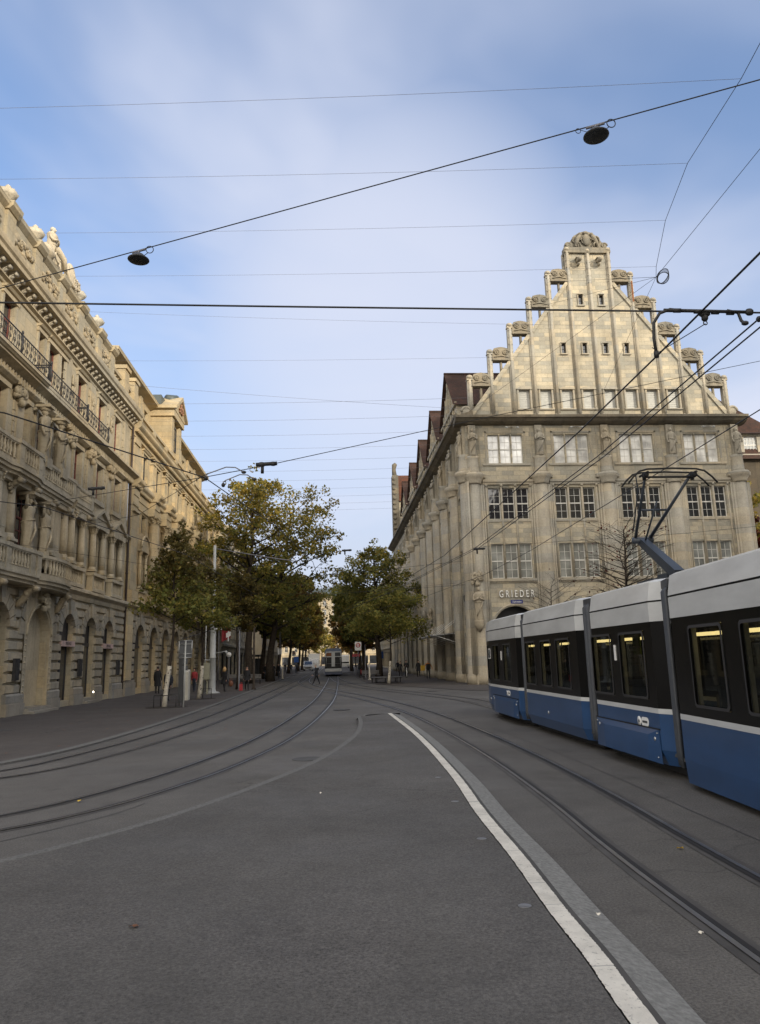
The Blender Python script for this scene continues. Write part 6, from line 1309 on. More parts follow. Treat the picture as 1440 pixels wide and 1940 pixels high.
def roundel(x, y, z, r, mat, label, cat, name='round_sign', face=None):
    t = thing(name, (x, y, 0), label, cat); b = MB(); b.tube([(x, y+.06, .02), (x, y+.06, z)], .035, 6); obj('post', b, M['wirem'], t); b = MB(); b.tube([(x, y-.03, z), (x, y+.03, z)], r, 20); obj('board', b, mat, t); 
    if face: b = MB(); b.tube([(x, y-.04, z), (x, y-.031, z)], r*.68, 20); obj('board_face', b, face, t)
roundel(-8.95, 66, 2.75, .22, M['wht'], 'round white clock-like disc on a post under the palace-side plane trees', 'clock', 'street_clock')
def sboard(x, y, z, w, h, mat, label, cat='sign', ring=None, name='traffic_sign'):
    t = thing(name, (x, y, 0), label, cat); b = MB(); b.tube([(x, y+.06, .02), (x, y+.06, z+h/2)], .035, 6); obj('post', b, M['wirem'], t); b = MB(); b.box(x-w/2, x+w/2, y-.02, y+.02, z-h/2, z+h/2); obj('board', b, mat, t)
    if ring:
        b = MB(); b.torus((x, y-.03, z+.1), w*.30, .045, (0, 1, 0), 20, 6); b.box(x-w*.28, x+w*.28, y-.035, y-.025, z+.07, z+.13); obj('prohibition_ring', b, ring, t)
sboard(3.0, 88, 3.6, .75, 1.0, M['wht'], 'white sign with dark red ring in front of the store-side trunks', 'sign', M['redp']); sboard(3.0, 96, 2.6, 1.0, .35, M['redp'], 'small red board beneath the store-side trees')
sboard(3.2, 120, 4.0, .8, .45, M['redp'], 'red and white sign hanging over the store-side pavement far off', 'sign'); sboard(-7.2, 104, 3.4, .55, .8, M['wht'], 'small white sign among the palace-side trunks'); sboard(-6.5, 128, 3.3, .6, .9, M['wht'], 'white and red sign beside the blue panel', 'sign', M['redp'])
sboard(-5.9, 124, 2.3, .75, .9, M['bluep'], 'bright blue panel at the far palace-side pavement edge', 'panel', None, 'blue_panel')
sboard(6.9, 108, 2.6, .8, 1.0, M['bluep'], 'blue and white poster against the stone wall far right', 'poster', None, 'poster')
sboard(-9.4, 63, 5.1, .62, .62, M['wht'], 'small white square light box above the palace-side pavement', 'sign', None, 'light_box')
t = thing('flag', (-8.6, 66, 0), 'red and white flag hanging above the palace-side shop fronts', 'flag'); b = MB(); b.tube([(-13, 66, 4.2), (-8.0, 65.6, 5.5)], .03, 6); obj('pole', b, M['wirem'], t)
b = MB(); n = 8; b.add([(-9.6+.11*i, 66+.08*sin(i*1.3), 5.0+.05*i-(1.15*j)) for j in (0, 1) for i in range(n)], [(i, i+1, n+i+1, n+i) for i in range(n-1)], True); obj('cloth', b, M['flagr'], t); b = MB(); b.add([(-9.2+.10*i, 65.85, 4.6-.4*j+.04*i) for j in (0, 1) for i in range(5)], [(i, i+1, 5+i+1, 5+i) for i in range(4)]); b.add([(-9.05+.05*i, 65.845, 4.9-1.0*j) for j in (0, 1) for i in range(3)], [(0, 1, 4, 3), (1, 2, 5, 4)]); obj('cloth_cross', b, M['wht'], t)
b = MB(); b.box(-10.5, -8.9, 93, 96.5, 2.7, 2.95); b.box(-10.4, -9.0, 93.2, 96.4, .05, .2); 
for x in (-10.35, -9.05): b.box(x-.05, x+.05, 93.2, 93.3, .05, 2.7); b.box(x-.05, x+.05, 96.2, 96.3, .05, 2.7)
b.box(-10.3, -9.1, 96.25, 96.3, .4, 2.5); tag(obj('tram_shelter', b, M['darkg'], None, (-9.7, 95, .05)), 'dark tram shelter under the palace-side trees', 'shelter')

# ================================================================ people
def skin_mesh(V, E, Rr, root=0):
    me = bpy.data.meshes.new('t'); me.from_pydata(V, E, []); o = bpy.data.objects.new('t', me); COL.objects.link(o)
    md = o.modifiers.new('s', 'SKIN'); md.use_smooth_shade = True
    for i, r in enumerate(Rr): me.skin_vertices[0].data[i].radius = (r, r) if not isinstance(r, tuple) else r
    for i in range(len(V)): me.skin_vertices[0].data[i].use_root = (i == root)
    sb = o.modifiers.new('u', 'SUBSURF'); sb.levels = 1; sb.render_levels = 1
    bpy.context.view_layer.update(); r = bpy.data.meshes.new_from_object(o.evaluated_get(bpy.context.evaluated_depsgraph_get()))
    bpy.data.objects.remove(o); bpy.data.meshes.remove(me); return r
def person(loc, rot, label, top='blk', legs='blk', hair='dhair', h=1.74, stride=.0, arm=(0, 0), coat=None, long_hair=False, group=None, sit=False, hold=None, bend=0., scarf=None, lead=1):
    k = h/1.75; t = thing('person', loc, label, 'person', group); t.rotation_euler = (0, 0, rot)
    J = []; E_ = []; Rr = []; reg = []
    def j(p, r, g_, par=None):
        J.append((p[0]*k, p[1]*k, p[2]*k)); Rr.append((r[0]*k, r[1]*k) if isinstance(r, tuple) else r*k); reg.append(g_)
        if par is not None: E_.append((par, len(J)-1))
        return len(J)-1
    zb = 0 if not sit else -.42; fb = -bend
    pel = j((0, 0, .95+zb), (.165, .12), 'l'); sp_ = j((0, -.01+fb*.3, 1.14+zb), (.15, .105), 't', pel); ch = j((0, .0+fb*.7, 1.34+zb), (.17, .115), 't', sp_); nb = j((0, .005+fb, 1.47+zb), (.085, .075), 't', ch); nk = j((0, -.01+fb*1.1, 1.535+zb), .052, 's', nb)
    h1 = j((0, -.02+fb*1.15, 1.60+zb), (.068, .078), 's', nk); h2 = j((0, -.015+fb*1.2, 1.675+zb), (.078, .092), 's', h1); h3 = j((0, -.0+fb*1.2, 1.725+zb), (.058, .066), 's', h2)
    hands = []
    for s_, a in ((-1, arm[0]), (1, arm[1])):
        sh = j((s_*.175, fb*.75, 1.41+zb), .068, 't', ch); sw = stride*.45*s_*lead
        if a == 'bent': el, wr, hd = (s_*.25, .02+fb*.6, 1.14+zb), (s_*.17, -.20+fb*.6, 1.10+zb), (s_*.13, -.28+fb*.6, 1.12+zb)
        elif a == 'out': el, wr, hd = (s_*.32, .0, 1.17+zb), (s_*.40, -.10, .95+zb), (s_*.42, -.14, .87+zb)
        else: el, wr, hd = (s_*.235, .02-sw*.45+fb*.4, 1.13+zb), (s_*.25, -.05-sw*1.0+fb*.4, .90+zb), (s_*.25, -.07-sw*1.2+fb*.4, .82+zb)
        e1 = j(el, .048, 't', sh); w1_ = j(wr, .034, 't', e1); h_ = j(hd, (.036, .022), 's', w1_); hands.append((np.array(wr)*k, np.array(hd)*k, s_))
    for s_ in (-1, 1):
        d = s_*stride*.5*lead
        if sit: hp = j((s_*.095, 0, .93+zb), .085, 'l', pel); kn_ = j((s_*.11, -.42, .95+zb), .066, 'l', hp); an = j((s_*.11, -.44, .52+zb), .045, 'l', kn_); to = j((s_*.115, -.58, .46+zb), (.042, .03), 'f', an)
        else:
            lift = .10 if d > 0 and stride > .3 else 0
            hp = j((s_*.092, 0, .90), .092, 'l', pel); kn_ = j((s_*.098, -d*.55-.02*abs(stride), .50), .064, 'l', hp); an = j((s_*.098, -d+(.0), .085+lift*.5), .044, 'l', kn_); to = j((s_*.105, -d-.15, .04+lift*.25), (.045, .032), 'f', an)
    rm = skin_mesh(J, E_, Rr)
    mats = dict(t=0, l=1, s=2, f=3); JP = np.array(J); rm.materials.clear()
    for x in (M[top], M[legs], M['skin'], M['shoe']): rm.materials.append(x)
    co = np.zeros(len(rm.vertices)*3); rm.vertices.foreach_get('co', co); co = co.reshape(-1, 3)
    for p_ in rm.polygons:
        c = co[list(p_.vertices)].mean(0); best = None
        dd = np.linalg.norm(JP-c, axis=1); p_.material_index = mats[reg[int(dd.argmin())]]; p_.use_smooth = True
    bm = bmesh.new(); bm.from_mesh(rm)
    extra = MB()
    for wr, hd, s_ in hands:   # five fingers each, curled a little
        ax = (hd-wr)/max(1e-6, np.linalg.norm(hd-wr)); sd_ = np.array([0, 1., 0]); sd_ = sd_-ax*sd_.dot(ax); sd_ /= np.linalg.norm(sd_); inn = np.cross(ax, sd_)*(-s_)
        for i, ln in enumerate((.062, .072, .068, .055)):
            b0 = hd+ax*.02*k+sd_*(.027-.018*i)*k; extra.tube([tuple(b0), tuple(b0+ax*ln*.55*k+inn*.008*k), tuple(b0+ax*ln*.95*k+inn*.028*k)], [.0095*k, .009*k, .007*k], 6)
        b0 = hd+sd_*.03*k; extra.tube([tuple(b0), tuple(b0+sd_*.025*k+ax*.02*k), tuple(b0+sd_*.032*k+ax*.05*k+inn*.015*k)], [.011*k, .010*k, .008*k], 6)
    hc = JP[h2]; extra.tube([(hc[0], hc[1]-.088*k, hc[2]-.01*k), (hc[0], hc[1]-.112*k, hc[2]-.045*k)], [.010*k, .017*k], 6)
    for s_ in (-1, 1): extra.blob((hc[0]+s_*.081*k, hc[1]+.008*k, hc[2]-.025*k), (.012*k, .022*k, .032*k), 6, 5)
    nv = len(bm.verts); vs = [bm.verts.new(v_) for v_ in extra.v]
    for f_ in extra.f:
        try: nf = bm.faces.new([vs[i] for i in f_]); nf.material_index = 2; nf.smooth = True
        except Exception: pass
    eyes = MB()
    bm.to_mesh(rm); bm.free(); rm.name = 'body'; o = bpy.data.objects.new('body', rm); COL.objects.link(o); o.parent = t; OFF[o.name] = Vector((0, 0, 0)); OFF[t.name] = Vector((0, 0, 0))
    b = MB()
    for s_ in (-1, 1): b.blob((hc[0]+s_*.032*k, hc[1]-.083*k, hc[2]-.005*k), (.012*k, .008*k, .008*k), 6, 5)
    b.box(hc[0]-.022*k, hc[0]+.022*k, hc[1]-.094*k, hc[1]-.085*k, hc[2]-.078*k, hc[2]-.070*k); obj('face_features', b, M['dhair'], t)
    b = MB(); n = 14
    prof = [(.02, .115), (.06, .105), (.088, .07), (.10, .02), (.10, -.03)]
    pts = []; fc = []
    for i, (r, z) in enumerate(prof):
        for q_ in range(n):
            a = 2*pi*q_/n; fr = 1 if sin(a) > -.45 or z > .06 else .80; pts.append((hc[0]+r*.93*fr*cos(a)*k, hc[1]+(.012+r*1.06*fr*sin(a))*k, hc[2]+(z+(.045 if sin(a) < -.45 and z < .06 else 0))*k))
    for i in range(len(prof)-1):
        for q_ in range(n): fc.append((i*n+q_, i*n+(q_+1) % n, (i+1)*n+(q_+1) % n, (i+1)*n+q_))
    fc.append(tuple(range(n))); b.add(pts, fc, True)
    if long_hair:
        for i in range(9): a = -.25+i*(pi+.5)/8; b.tube([(hc[0]+.085*cos(a)*k, hc[1]+(.01+.085*sin(a))*k, hc[2]+.02*k), (hc[0]+.10*cos(a)*k, hc[1]+(.02+.10*sin(a))*k, hc[2]-.12*k), (hc[0]+.11*cos(a)*k, hc[1]+(.03+.10*sin(a))*k, hc[2]-.27*k)], [.035*k, .04*k, .018*k], 6)
    obj('hair', b, M[hair], t)
    if coat:
        b = MB(); n = 20; zl = coat[1]; prof = [(.130, .115, 1.44), (.195, .135, 1.36), (.195, .14, 1.18), (.185, .135, 1.02), (.205, .15, .85), (.215+.06*stride, .17+.20*stride, zl)]
        pts = []; fc = []
        for rx, ry, z in prof:
            for q_ in range(n): a = 2*pi*q_/n; w = 1+.035*sin(5*a+z*7); pts.append((rx*w*cos(a)*k, (ry*w*sin(a)+fb*max(0, (z-.9)))*k, z*k))
        for i in range(len(prof)-1):
            for q_ in range(n): fc.append((i*n+q_, i*n+(q_+1) % n, (i+1)*n+(q_+1) % n, (i+1)*n+q_))
        b.add(pts, fc, True); obj('coat', b, M[coat[0]], t)
    if scarf: b = MB(); b.torus((0, (-.01+fb)*k, 1.505*k), .075*k, .032*k, (0, .1, 1), 14, 6); obj('scarf', b, M[scarf], t)
    return t
zl = .052; gp = 'passers-by'
person((-12.3, 54.3, zl), pi, 'man in a long black coat standing with his back turned by the palace arches', 'blk', 'blk', 'dhair', 1.86, .1, coat=('blk', .5))
person((-9.35, 43.8, zl), pi*.9, 'dark-clothed person partly hidden behind the nearest white-wrapped trunk', 'navy', 'blk', 'dhair', 1.76, .25, coat=('navy', .72))
b = MB(); b.blob((-9.15, 43.55, 1.22), (.16, .11, .23), 10, 8); b.box(-9.22, -8.98, 43.40, 43.46, 1.02, 1.2); tag(obj('backpack', b, M['navy'], None, (-9.1, 43.55, .95)), 'dark backpack beside the nearest white-wrapped trunk', 'backpack')
person((-10.0, 55.7, zl), -.2, 'person in a dark jacket and red top left of the second wrapped trunk', 'redf', 'denim', 'dhair', 1.70, .35)
person((-10.2, 60.5, zl), .3, 'person in a grey patterned coat beside the red-topped one', 'greyf', 'blk', 'dhair', 1.72, .3, coat=('greyf', .62), scarf='redf')
person((-7.75, 55.0, zl), 2.7, 'blonde long-haired woman in black coat seen from behind on the palace-side pavement', 'blk', 'blk', 'blond', 1.72, .35, coat=('blk', .55), long_hair=True)
b = MB(); b.blob((-7.28, 55.0, .62), (.17, .10, .22), 10, 8); b.torus((-7.28, 55.0, .86), .11, .014, (0, 1, 0), 14, 5); tag(obj('handbag', b, M['brown'], None, (-7.28, 55.0, .4)), 'brown leather bag carried by the blonde woman', 'bag')
person((-6.25, 55.9, zl), .1, 'dark-haired woman in black walking toward the camera on the palace-side pavement', 'blk', 'blk', 'dhair', 1.72, .25, long_hair=True, scarf='skin', coat=('blk', .74))
b = MB(); b.box(-6.83, -6.6, 56.2, 56.42, .06, .52); b.torus((-6.72, 56.31, .56), .08, .012, (0, 1, 0), 12, 5); b.box(-6.80, -6.63, 56.19, 56.2, .15, .4); tag(obj('shopping_bag', b, M['redp'], None, (-6.72, 56.3, .06)), 'bright red bag standing beside the dark-haired woman', 'bag')
person((-1.41, 66.5, 0.0), -pi/2*.85, 'man in dark jacket striding across the tram rails in mid-street', 'navy', 'blk', 'ghair', 1.74, .62, coat=('navy', .80), bend=.06)
for x, y, r, s_, c, l in ((-8.0, 91, .4, .2, 'blk', 'leftmost of three dark walkers under the palace-side planes'), (-7.0, 90.6, .1, .4, 'navy', 'middle of three dark walkers under the palace-side planes'), (-6.4, 90.2, -.3, .5, 'blk', 'rightmost of three dark walkers under the palace-side planes')):
    person((x, y, zl), r, l, c, 'denim' if c == 'blk' else 'blk', 'dhair', 1.74, s_, group='three walkers under the palace-side planes')
for x, y, c, l in ((-7.6, 122, 'blk', 'far figure in black left of the blue panel'), (-6.6, 121, 'navy', 'far figure in navy right before the blue panel'), (-6.0, 126, 'denim', 'far figure in blue behind the blue panel'), (-8.6, 124, 'wht', 'far figure in white at the palace-side shop fronts')):
    person((x, y, zl), .4, l, c, 'blk', 'dhair', 1.72, .3)
rz = .02
person((7.55, 84, rz), .2, 'dark-clothed walker left of the scooter rider near the stone wall', 'blk', 'blk', 'dhair', 1.7, .4)
person((7.95, 81.5, rz+.12), 0, 'scooter rider in black facing the camera on the store-side pavement', 'blk', 'blk', 'dhair', 1.72, .12, arm=('bent', 'bent'), coat=('blk', .72))
t = thing('electric_scooter', (7.95, 81.2, rz), 'white electric scooter under the rider in black', 'scooter')
fX = lambda u, d, z: (7.95+u, 81.4+d, rz+z)
b = MB(fX); b.box(-.08, .08, -.42, .42, .10, .15); obj('deck', b, M['darkg'], t); b = MB(fX); b.tube([(0, -.48, .1), (0, -.42, .5), (0, -.36, 1.05)], [.05, .045, .03], 8); obj('stem', b, M['wht'], t); b = MB(fX); b.tube([(-.24, -.33, 1.08), (0, -.36, 1.06), (.24, -.33, 1.08)], .018, 6); obj('handlebar', b, M['dframe'], t)
for d in (-.5, .46): b = MB(fX); b.tube([(-.025, d, .11), (.025, d, .11)], .11, 14); obj('wheel', b, M['tyre'], t)
b = MB(fX); b.blob((0, -.41, .92), (.03, .02, .03)); obj('headlight', b, M['wht'], t)
person((9.3, 81.8, rz), .1, 'dark-coated person walking between the scooter and the orange jacket', 'blk', 'blk', 'dhair', 1.78, .35, coat=('blk', .62))
person((9.3, 73.4, rz), .0, 'person in an orange jacket walking along the stone building', 'orange', 'blk', 'ghair', 1.82, .3, arm=('out', 'out'))
b = MB(); b.box(8.55, 8.95, 73.05, 73.2, .85, 1.35); b.torus((8.75, 73.12, 1.4), .10, .012, (0, 1, 0), 12, 5); b.box(8.6, 8.9, 73.03, 73.05, .95, 1.2); tag(obj('shoulder_bag', b, M['yellow'], None, (8.75, 73.1, .85)), 'yellow bag at the side of the person in orange', 'bag')
b = MB(); b.prism([(9.08, 1.0), (9.52, 1.0), (9.50, 1.48), (9.10, 1.48)], 73.2, 73.27, 1); b.box(9.2, 9.4, 73.18, 73.2, 1.1, 1.3); tag(obj('apron_bag', b, M['blk'], None, (9.3, 73.2, 1.0)), 'black chest bag on the person in orange', 'bag')
person((3.6, 104, rz), .5, 'far figure in grey beside the dark store-side trunks', 'greyf', 'denim', 'dhair', 1.72, .4); person((9.3, 108, rz), .2, 'far figure close to the stone wall beyond the scooter', 'navy', 'blk', 'dhair', 1.72, .4)
person((6.55, 9.55, .46), -pi/2*0, 'passenger in green seen through the nearest tram window', 'greyf', 'denim', 'dhair', 1.74, sit=True); person((6.4, 13.35, .46), 0, 'passenger in a pale top in the middle tram section', 'limew', 'denim', 'ghair', 1.70, sit=True); person((6.4, 14.2, .46), 0, 'dark-haired passenger seated further in the middle tram section', 'blk', 'denim', 'dhair', 1.72, sit=True)
def bicycle(x, y, ang, label):
    t = thing('bicycle', (x, y, rz), label, 'bicycle', 'bicycles parked by the store-side trunks'); c, s = cos(ang), sin(ang); f = lambda u, d, z: (x+u*c-d*s, y+u*s+d*c, rz+z)
    for u in (-.52, .52):
        b = MB(f); b.torus((u, 0, .34), .33, .02, (0, 1, 0), 20, 5); 
        for k in range(8): a = k*pi/4; b.tube([(u, 0, .34), (u+.32*cos(a), 0, .34+.32*sin(a))], .004, 3)
        obj('wheel', b, M['tyre'], t)
    b = MB(f); b.tube([(-.52, 0, .34), (-.15, 0, .85), (.42, 0, .86), (.52, 0, .34)], .018, 6); b.tube([(-.15, 0, .85), (-.05, 0, .32), (.42, 0, .80)], .018, 6); b.tube([(-.52, 0, .34), (-.05, 0, .32)], .014, 5); obj('frame', b, M['redf'], t)
    b = MB(f); b.blob((-.18, 0, .96), (.14, .07, .04)); obj('saddle', b, M['blk'], t); b = MB(f); b.tube([(.42, 0, .86), (.40, 0, 1.05)], .015, 5); b.tube([(.36, -.28, 1.06), (.42, 0, 1.06), (.36, .28, 1.06)], .014, 5); obj('handlebar', b, M['blk'], t)
bicycle(3.3, 86, 1.2, 'bicycle leaning by the store-side trunks nearest the round bench'); bicycle(3.4, 92, 1.4, 'bicycle parked farther back by the kiosk')

# ================================================================ overhead wires and hanging lamps
def hang(p, q, sag=0., n=10): 
    p, q = np.array(p), np.array(q); return [tuple(p+(q-p)*t-np.array([0, 0, sag*4*t*(1-t)])) for t in np.linspace(0, 1, n)]
def wire(pts, r, label, cat='wire', name='overhead_wire', group=None, mat='wire'):
    b = MB(); b.tube(pts, r, 5); c = pts[0]; return tag(obj(name, b, M[mat], None, c), label, cat, group)
gs = 'thin span wires high across the street'
N0 = (16.9, 34.0, 21.04)
ANCH = [(14.2, 21.0, 21.25), (14.55, 25.6, 21.4), (15.5, 29.7, 21.5), (16.72, 33.5, 21.35)]
ords = ['first', 'second', 'third', 'fourth', 'fifth', 'sixth', 'seventh', 'eighth', 'ninth', 'tenth', 'eleventh', 'twelfth', 'thirteenth', 'fourteenth', 'fifteenth', 'sixteenth', 'seventeenth', 'eighteenth']
for k in range(18):
    yl = 25.4+4.15*k; 
    if k < 4: e = ANCH[k]
    elif yl < 54: e = (14.6+.3*k if k < 6 else 12.6, yl-2.2 if k < 6 else 56.4, 21.5-.1*k if k < 6 else 21.6)
    else: e = (10.4, yl-1.5, 21.4)
    s_ = (LX-.6, yl, 22.9 if yl < 46 else 21.5)
    wire(hang(s_, e, .12), .0062 if k < 6 else .009, f'{ords[k]} thin span wire overhead counting from the camera', 'wire', 'span_wire', gs, 'wirem')
wire([(13.4, 13.5, 21.6), *ANCH, N0], .012, 'thin longitudinal cable tying the span wire ends at upper right')
wire([N0, (17.2, 19.0, 21.7)], .012, 'thin cable running from the coil out of the picture at upper right')
for e, l in (((16.9, 56.4, 30.5), 'thin stay from the coil to the left slope of the gable'), ((11.2, 56.2, 21.4), 'long thin stay from the coil down to the left eave corner'), ((21.5, 56.4, 21.3), 'thin stay from the coil down to the gable foot'), ((19.0, 56.4, 33.0), 'thin stay from the coil to the gable below the crest')): wire([N0, e], .010, l)
b = MB()
for i in range(7): b.torus((17.25+.02*i, 34.0+.03*i, 21.1+.03*sin(i)), .40-.02*i, .012, (1, .4+.12*i, .1*i-.2), 22, 4)
tag(obj('wire_coil', b, M['wire'], None, (17.55, 34.4, 21.05)), 'coil of spare wire hanging at the cable junction right of the gable', 'wire coil')
# span with the two street lamps
l1 = np.array((-4.48, 16.3, 11.75)); l2 = np.array((5.31, 12.5, 12.34)); dvec = l2-l1
wire([tuple(l1-dvec*1.1), tuple(l1-dvec*.5), tuple(l1), tuple(l2), tuple(l2+dvec*.8)], .013, 'long cable carrying the two disc street lamps', 'cable', 'lamp_cable')
def disc_lamp(p, label, two):
    t = thing('hanging_lamp', tuple(p), label, 'street lamp', 'disc lamps hung from the cable'); x, y, z = p; dn = dvec/np.linalg.norm(dvec)
    b = MB(); b.lathe(x, y, [(.02, z-.10), (.12, z-.12), (.20, z-.20), (.245, z-.235), (.25, z-.25), (.235, z-.265)], 28); obj('housing', b, M['darkg'], t)
    b = MB(); b.lathe(x, y, [(.235, z-.264), (.215, z-.270), (.02, z-.272)], 28); obj('lens', b, plain('lamp_lens', (.03, .032, .03), .25), t)
    b = MB(); b.tube([tuple(np.array(p)-dn*.18+np.array([0, 0, -.02])), tuple(np.array(p)+dn*.18+np.array([0, 0, -.02]))], .028, 6); b.tube([(x, y, z-.02), (x, y, z-.11)], .03, 6); obj('clamp', b, M['wirem'], t)
    b = MB(); c = np.array(p)+dn*.30+np.array([0, 0, -.06]); b.torus(tuple(c), .085, .010, (0, 1, .1), 18, 5); b.tube([tuple(c-dn*.05+np.array([0, 0, -.07])), (x+dn[0]*.12, y, z-.15)], .008, 4)
    if two: c = np.array(p)-dn*.33+np.array([0, 0, -.03]); b.torus(tuple(c), .05, .007, (0, 1, .1), 16, 5); b.tube([tuple(c+dn*.05), (x-dn[0]*.2, y, z-.16)], .006, 4)
    obj('cable_loop', b, M['wire'], t)
disc_lamp(l1, 'smaller looking disc street lamp hanging at the left before the bank parapet', False); disc_lamp(l2, 'larger looking disc street lamp hanging at the upper right', True)
# heavy tram wires
wire([(-14.2, 9.2, 6.8), (-4.09, 8.8, 6.57), (-.68, 8.7, 6.49), (4.5, 8.5, 6.355), (5.6, 8.45, 6.32)], .013, 'thick dark span wire crossing the whole picture in front of the gable', 'wire', 'span_wire')
wire([(4.6, 4.0, 6.25), (4.67, 7, 6.3), (4.86, 10, 6.4), (4.92, 13.65, 6.4), (4.88, 31.5, 6.4), (3.6, 45, 6.3), (1.0, 62, 6.2)], .014, 'thick contact wire descending from the upper right toward the street')
wire([(5.16, 4.6, 6.0), (5.22, 8, 6.03), (5.5, 14.4, 6.07), (5.42, 27.3, 6.1), (3.4, 45, 6.0), (.6, 62, 5.9)], .011, 'left of the two parallel contact wires over the near track', 'wire', 'contact_wire', 'pair of contact wires over the near track')
wire([(5.30, 4.6, 6.0), (5.36, 8, 6.03), (5.64, 14.4, 6.07), (5.56, 27.3, 6.1), (3.54, 45, 6.0), (.74, 62, 5.9)], .011, 'right of the two parallel contact wires over the near track', 'wire', 'contact_wire', 'pair of contact wires over the near track')
wire([(6.45, 2, 5.7), (6.6, 10.5, 5.7), (6.72, 13.9, 5.70), (7.05, 25.5, 5.72), (6.9, 33, 5.7), (5.4, 44, 5.6), (1.6, 62, 5.6), (.2, 85, 5.6), (.1, 200, 5.6)], .010, 'contact wire touched by the tram pantograph', 'wire', 'contact_wire')
wire([(-20, 4, 6.4), (-12, 8.0, 6.4), (-5.0, 11.2, 5.95), (-2.95, 17.1, 6.37), (-2.6, 20, 6.48), (-1.95, 26, 6.8), (-.9, 36, 6.8), (-.2, 60, 5.8), (.1, 120, 5.7)], .013, 'curved contact wire sweeping in from the left edge', 'wire', 'contact_wire')
wire([(-20, 9.2, 5.7), (-11, 13.4, 5.7), (-6.6, 17.0, 5.7), (-4.9, 25, 5.7), (-4.2, 40, 5.7), (-3.6, 70, 5.7)], .010, 'lower curved contact wire along the palace-side pavement track', 'wire', 'contact_wire')
wire([(-14.0, 34.0, 9.3), (-2.95, 17.1, 6.38), (-1.57, 17.8, 6.84), (4.6, 21, 9.11), (16.07, 25, 12.64), (30, 30, 17)], .010, 'long thin cross wire from left facade through the street to the right edge', 'wire', 'span_wire')
wire([(-14.0, 41, 9.6), (-6.3, 24.2, 6.9), (-2.9, 17.2, 6.5)], .008, 'thin stay wire in front of the bank windows', 'wire', 'stay_wire'); wire([(-14.0, 30, 7.2), (-9.0, 38, 7.0), (2, 55, 7.0), (10.6, 62, 8.2)], .008, 'thin low cross wire through the tree tops', 'wire', 'stay_wire')
wire([(-8.3, 53, 9.9), (1.5, 55, 8.4), (10.8, 58.2, 9.6)], .012, 'cross wire from the pale mast to the stone building', 'wire', 'span_wire'); wire([(-8.3, 53, 6.9), (0, 52, 6.6), (11, 57, 7.6)], .010, 'lower cross wire from the pale mast', 'wire', 'span_wire'); wire([(10.8, 56.4, 10.4), (20, 40, 8.6), (34, 42, 10)], .010, 'thin wire along the lower windows of the gabled facade', 'wire', 'span_wire')
# section insulator assembly and pull-off arms
t = thing('insulator_assembly', (4.9, 8.5, 6.36), 'black insulator and curved arms at the wire junction on the right', 'insulator')
b = MB(); b.tube([(4.28, 8.5, 6.375), (5.35, 8.46, 6.335)], .022, 7)
for x in (4.45, 4.72, 4.95, 5.15): b.tube([(x-.045, 8.49, 6.37-.04*(x-4.3)), (x+.045, 8.49, 6.37-.04*(x-4.3))], .030, 8)
obj('rod', b, M['wire'], t)
b = MB(); b.blob((4.82, 8.52, 6.34), (.085, .05, .05)); b.blob((4.82, 8.52, 6.28), (.045, .045, .05)); b.torus((4.82, 8.52, 6.21), .025, .007, (0, 1, 0), 12, 5); b.tube([(4.82, 8.52, 6.2), (4.55, 9.3, 6.15), (4.60, 9.6, 6.35)], .006, 4); obj('clamp', b, M['wire'], t)
b = MB(); b.tube([(4.5, 8.5, 6.37), (4.36, 8.5, 6.385), (4.22, 8.5, 6.33), (4.13, 8.5, 6.2), (4.11, 8.5, 5.99), (4.12, 8.5, 5.8)], .020, 7); b.tube([(4.12, 8.5, 5.81), (4.12, 8.5, 5.73)], .032, 8); obj('curved_arm', b, M['wire'], t)
b = MB(); b.tube([(5.1, 8.47, 6.36), (5.24, 8.47, 6.33), (5.27, 8.47, 6.22), (5.2, 8.3, 6.10)], .020, 7); b.blob((5.19, 8.27, 6.09), (.05, .035, .03)); b.blob((5.38, 8.45, 6.33), (.06, .04, .05)); b.blob((5.40, 8.3, 6.16), (.04, .04, .04)); obj('curved_arm', b, M['wire'], t)
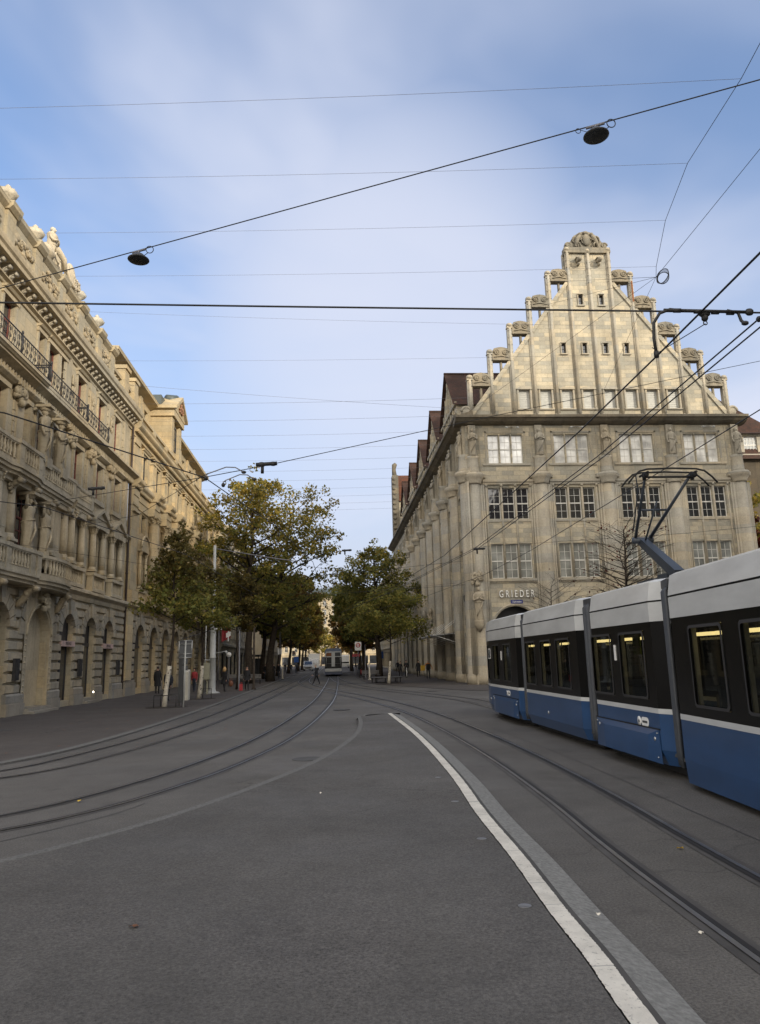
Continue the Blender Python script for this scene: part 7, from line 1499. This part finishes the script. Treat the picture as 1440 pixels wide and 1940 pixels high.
def pulloff(x, y, z, sx, label):
    t = thing('pull_off_arm', (x, y, z), label, 'pull-off arm', 'curved pull-off arms on the wires'); b = MB(); b.tube([(x, y, z-.12), (x, y, z-.02), (x+sx*.1, y, z+.02), (x+sx*.75, y, z+.17), (x+sx*1.1, y, z+.16), (x+sx*1.4, y, z+.05)], .014, 7); obj('arm', b, M['wirem'], t); b = MB(); b.blob((x, y, z-.1), (.05, .05, .06)); b.blob((x+sx*1.42, y, z+.04), (.06, .04, .04)); obj('end_clamp', b, M['wire'], t)
pulloff(-2.92, 17.1, 6.45, .62, 'upper curved pull-off arm before the plane tree'); pulloff(-2.72, 18.5, 6.62, .55, 'lower curved pull-off arm before the plane tree')
def insul(x, y, z, label, s=1.):
    b = MB(); b.tube([(x-.26*s, y, z), (x+.26*s, y, z+.03)], .05*s, 8); b.blob((x-.12*s, y, z), (.10*s, .07*s, .07*s)); b.blob((x+.16*s, y, z+.02), (.10*s, .06*s, .06*s)); b.tube([(x-.1*s, y, z), (x-.1*s, y, z-.22*s)], .04*s, 7); tag(obj('wire_insulator', b, M['wire'], None, (x, y, z)), label, 'insulator', 'black insulators on the cross wires')
insul(-1.57, 17.8, 6.86, 'black insulator hanging before the gold plane tree top'); insul(-7.61, 24, 7.75, 'black insulator before the bank second-floor windows'); insul(10.19, 50, 9.34, 'black insulator before the corner of the gabled building', 1.5); insul(1.16, 55, 10.1, 'black insulator over the gap between the tree rows', 1.4)
for x, y in ((4.35, 13.5), (4.2, 20.5), (6.78, 20)): pass

# ================================================================ unseen block added behind and right of the camera, shaped to shade the square
SB = thing('shading_block', (50, -15, 0), 'unseen tall stone block added to shade the square', 'building')
fP = lambda u, d, z: (33.5-d, u, z)
q = MB(fP); rc = [(y-.7, y+.7, z, z+2.3) for y in range(-58, 26, 4) for z in (6, 10.5, 15, 19.5)]; grid_wall(q, -62, 27.5, 0, 26, rc, [], .4); q.box(-62, -61.6, -30, -.41, 0, 26); q.box(27.1, 27.5, -30, -.41, 0, 26); q.box(-61.6, 27.1, -30, -29.6, 0, 26); q.box(-61.5, 27, -.7, -.45, 0, 26); obj('wall', q, M['lst'], SB)
q = MB(); q.prism([(33.2, 26), (36, 31), (44, 33.5), (56, 33.5), (63.6, 26)], 12, 27.7, 1); q.prism([(33.2, 26), (36, 36), (41, 42), (52, 42), (63.6, 26)], -62.2, 11.99, 1); obj('roof', q, M['roof'], SB)
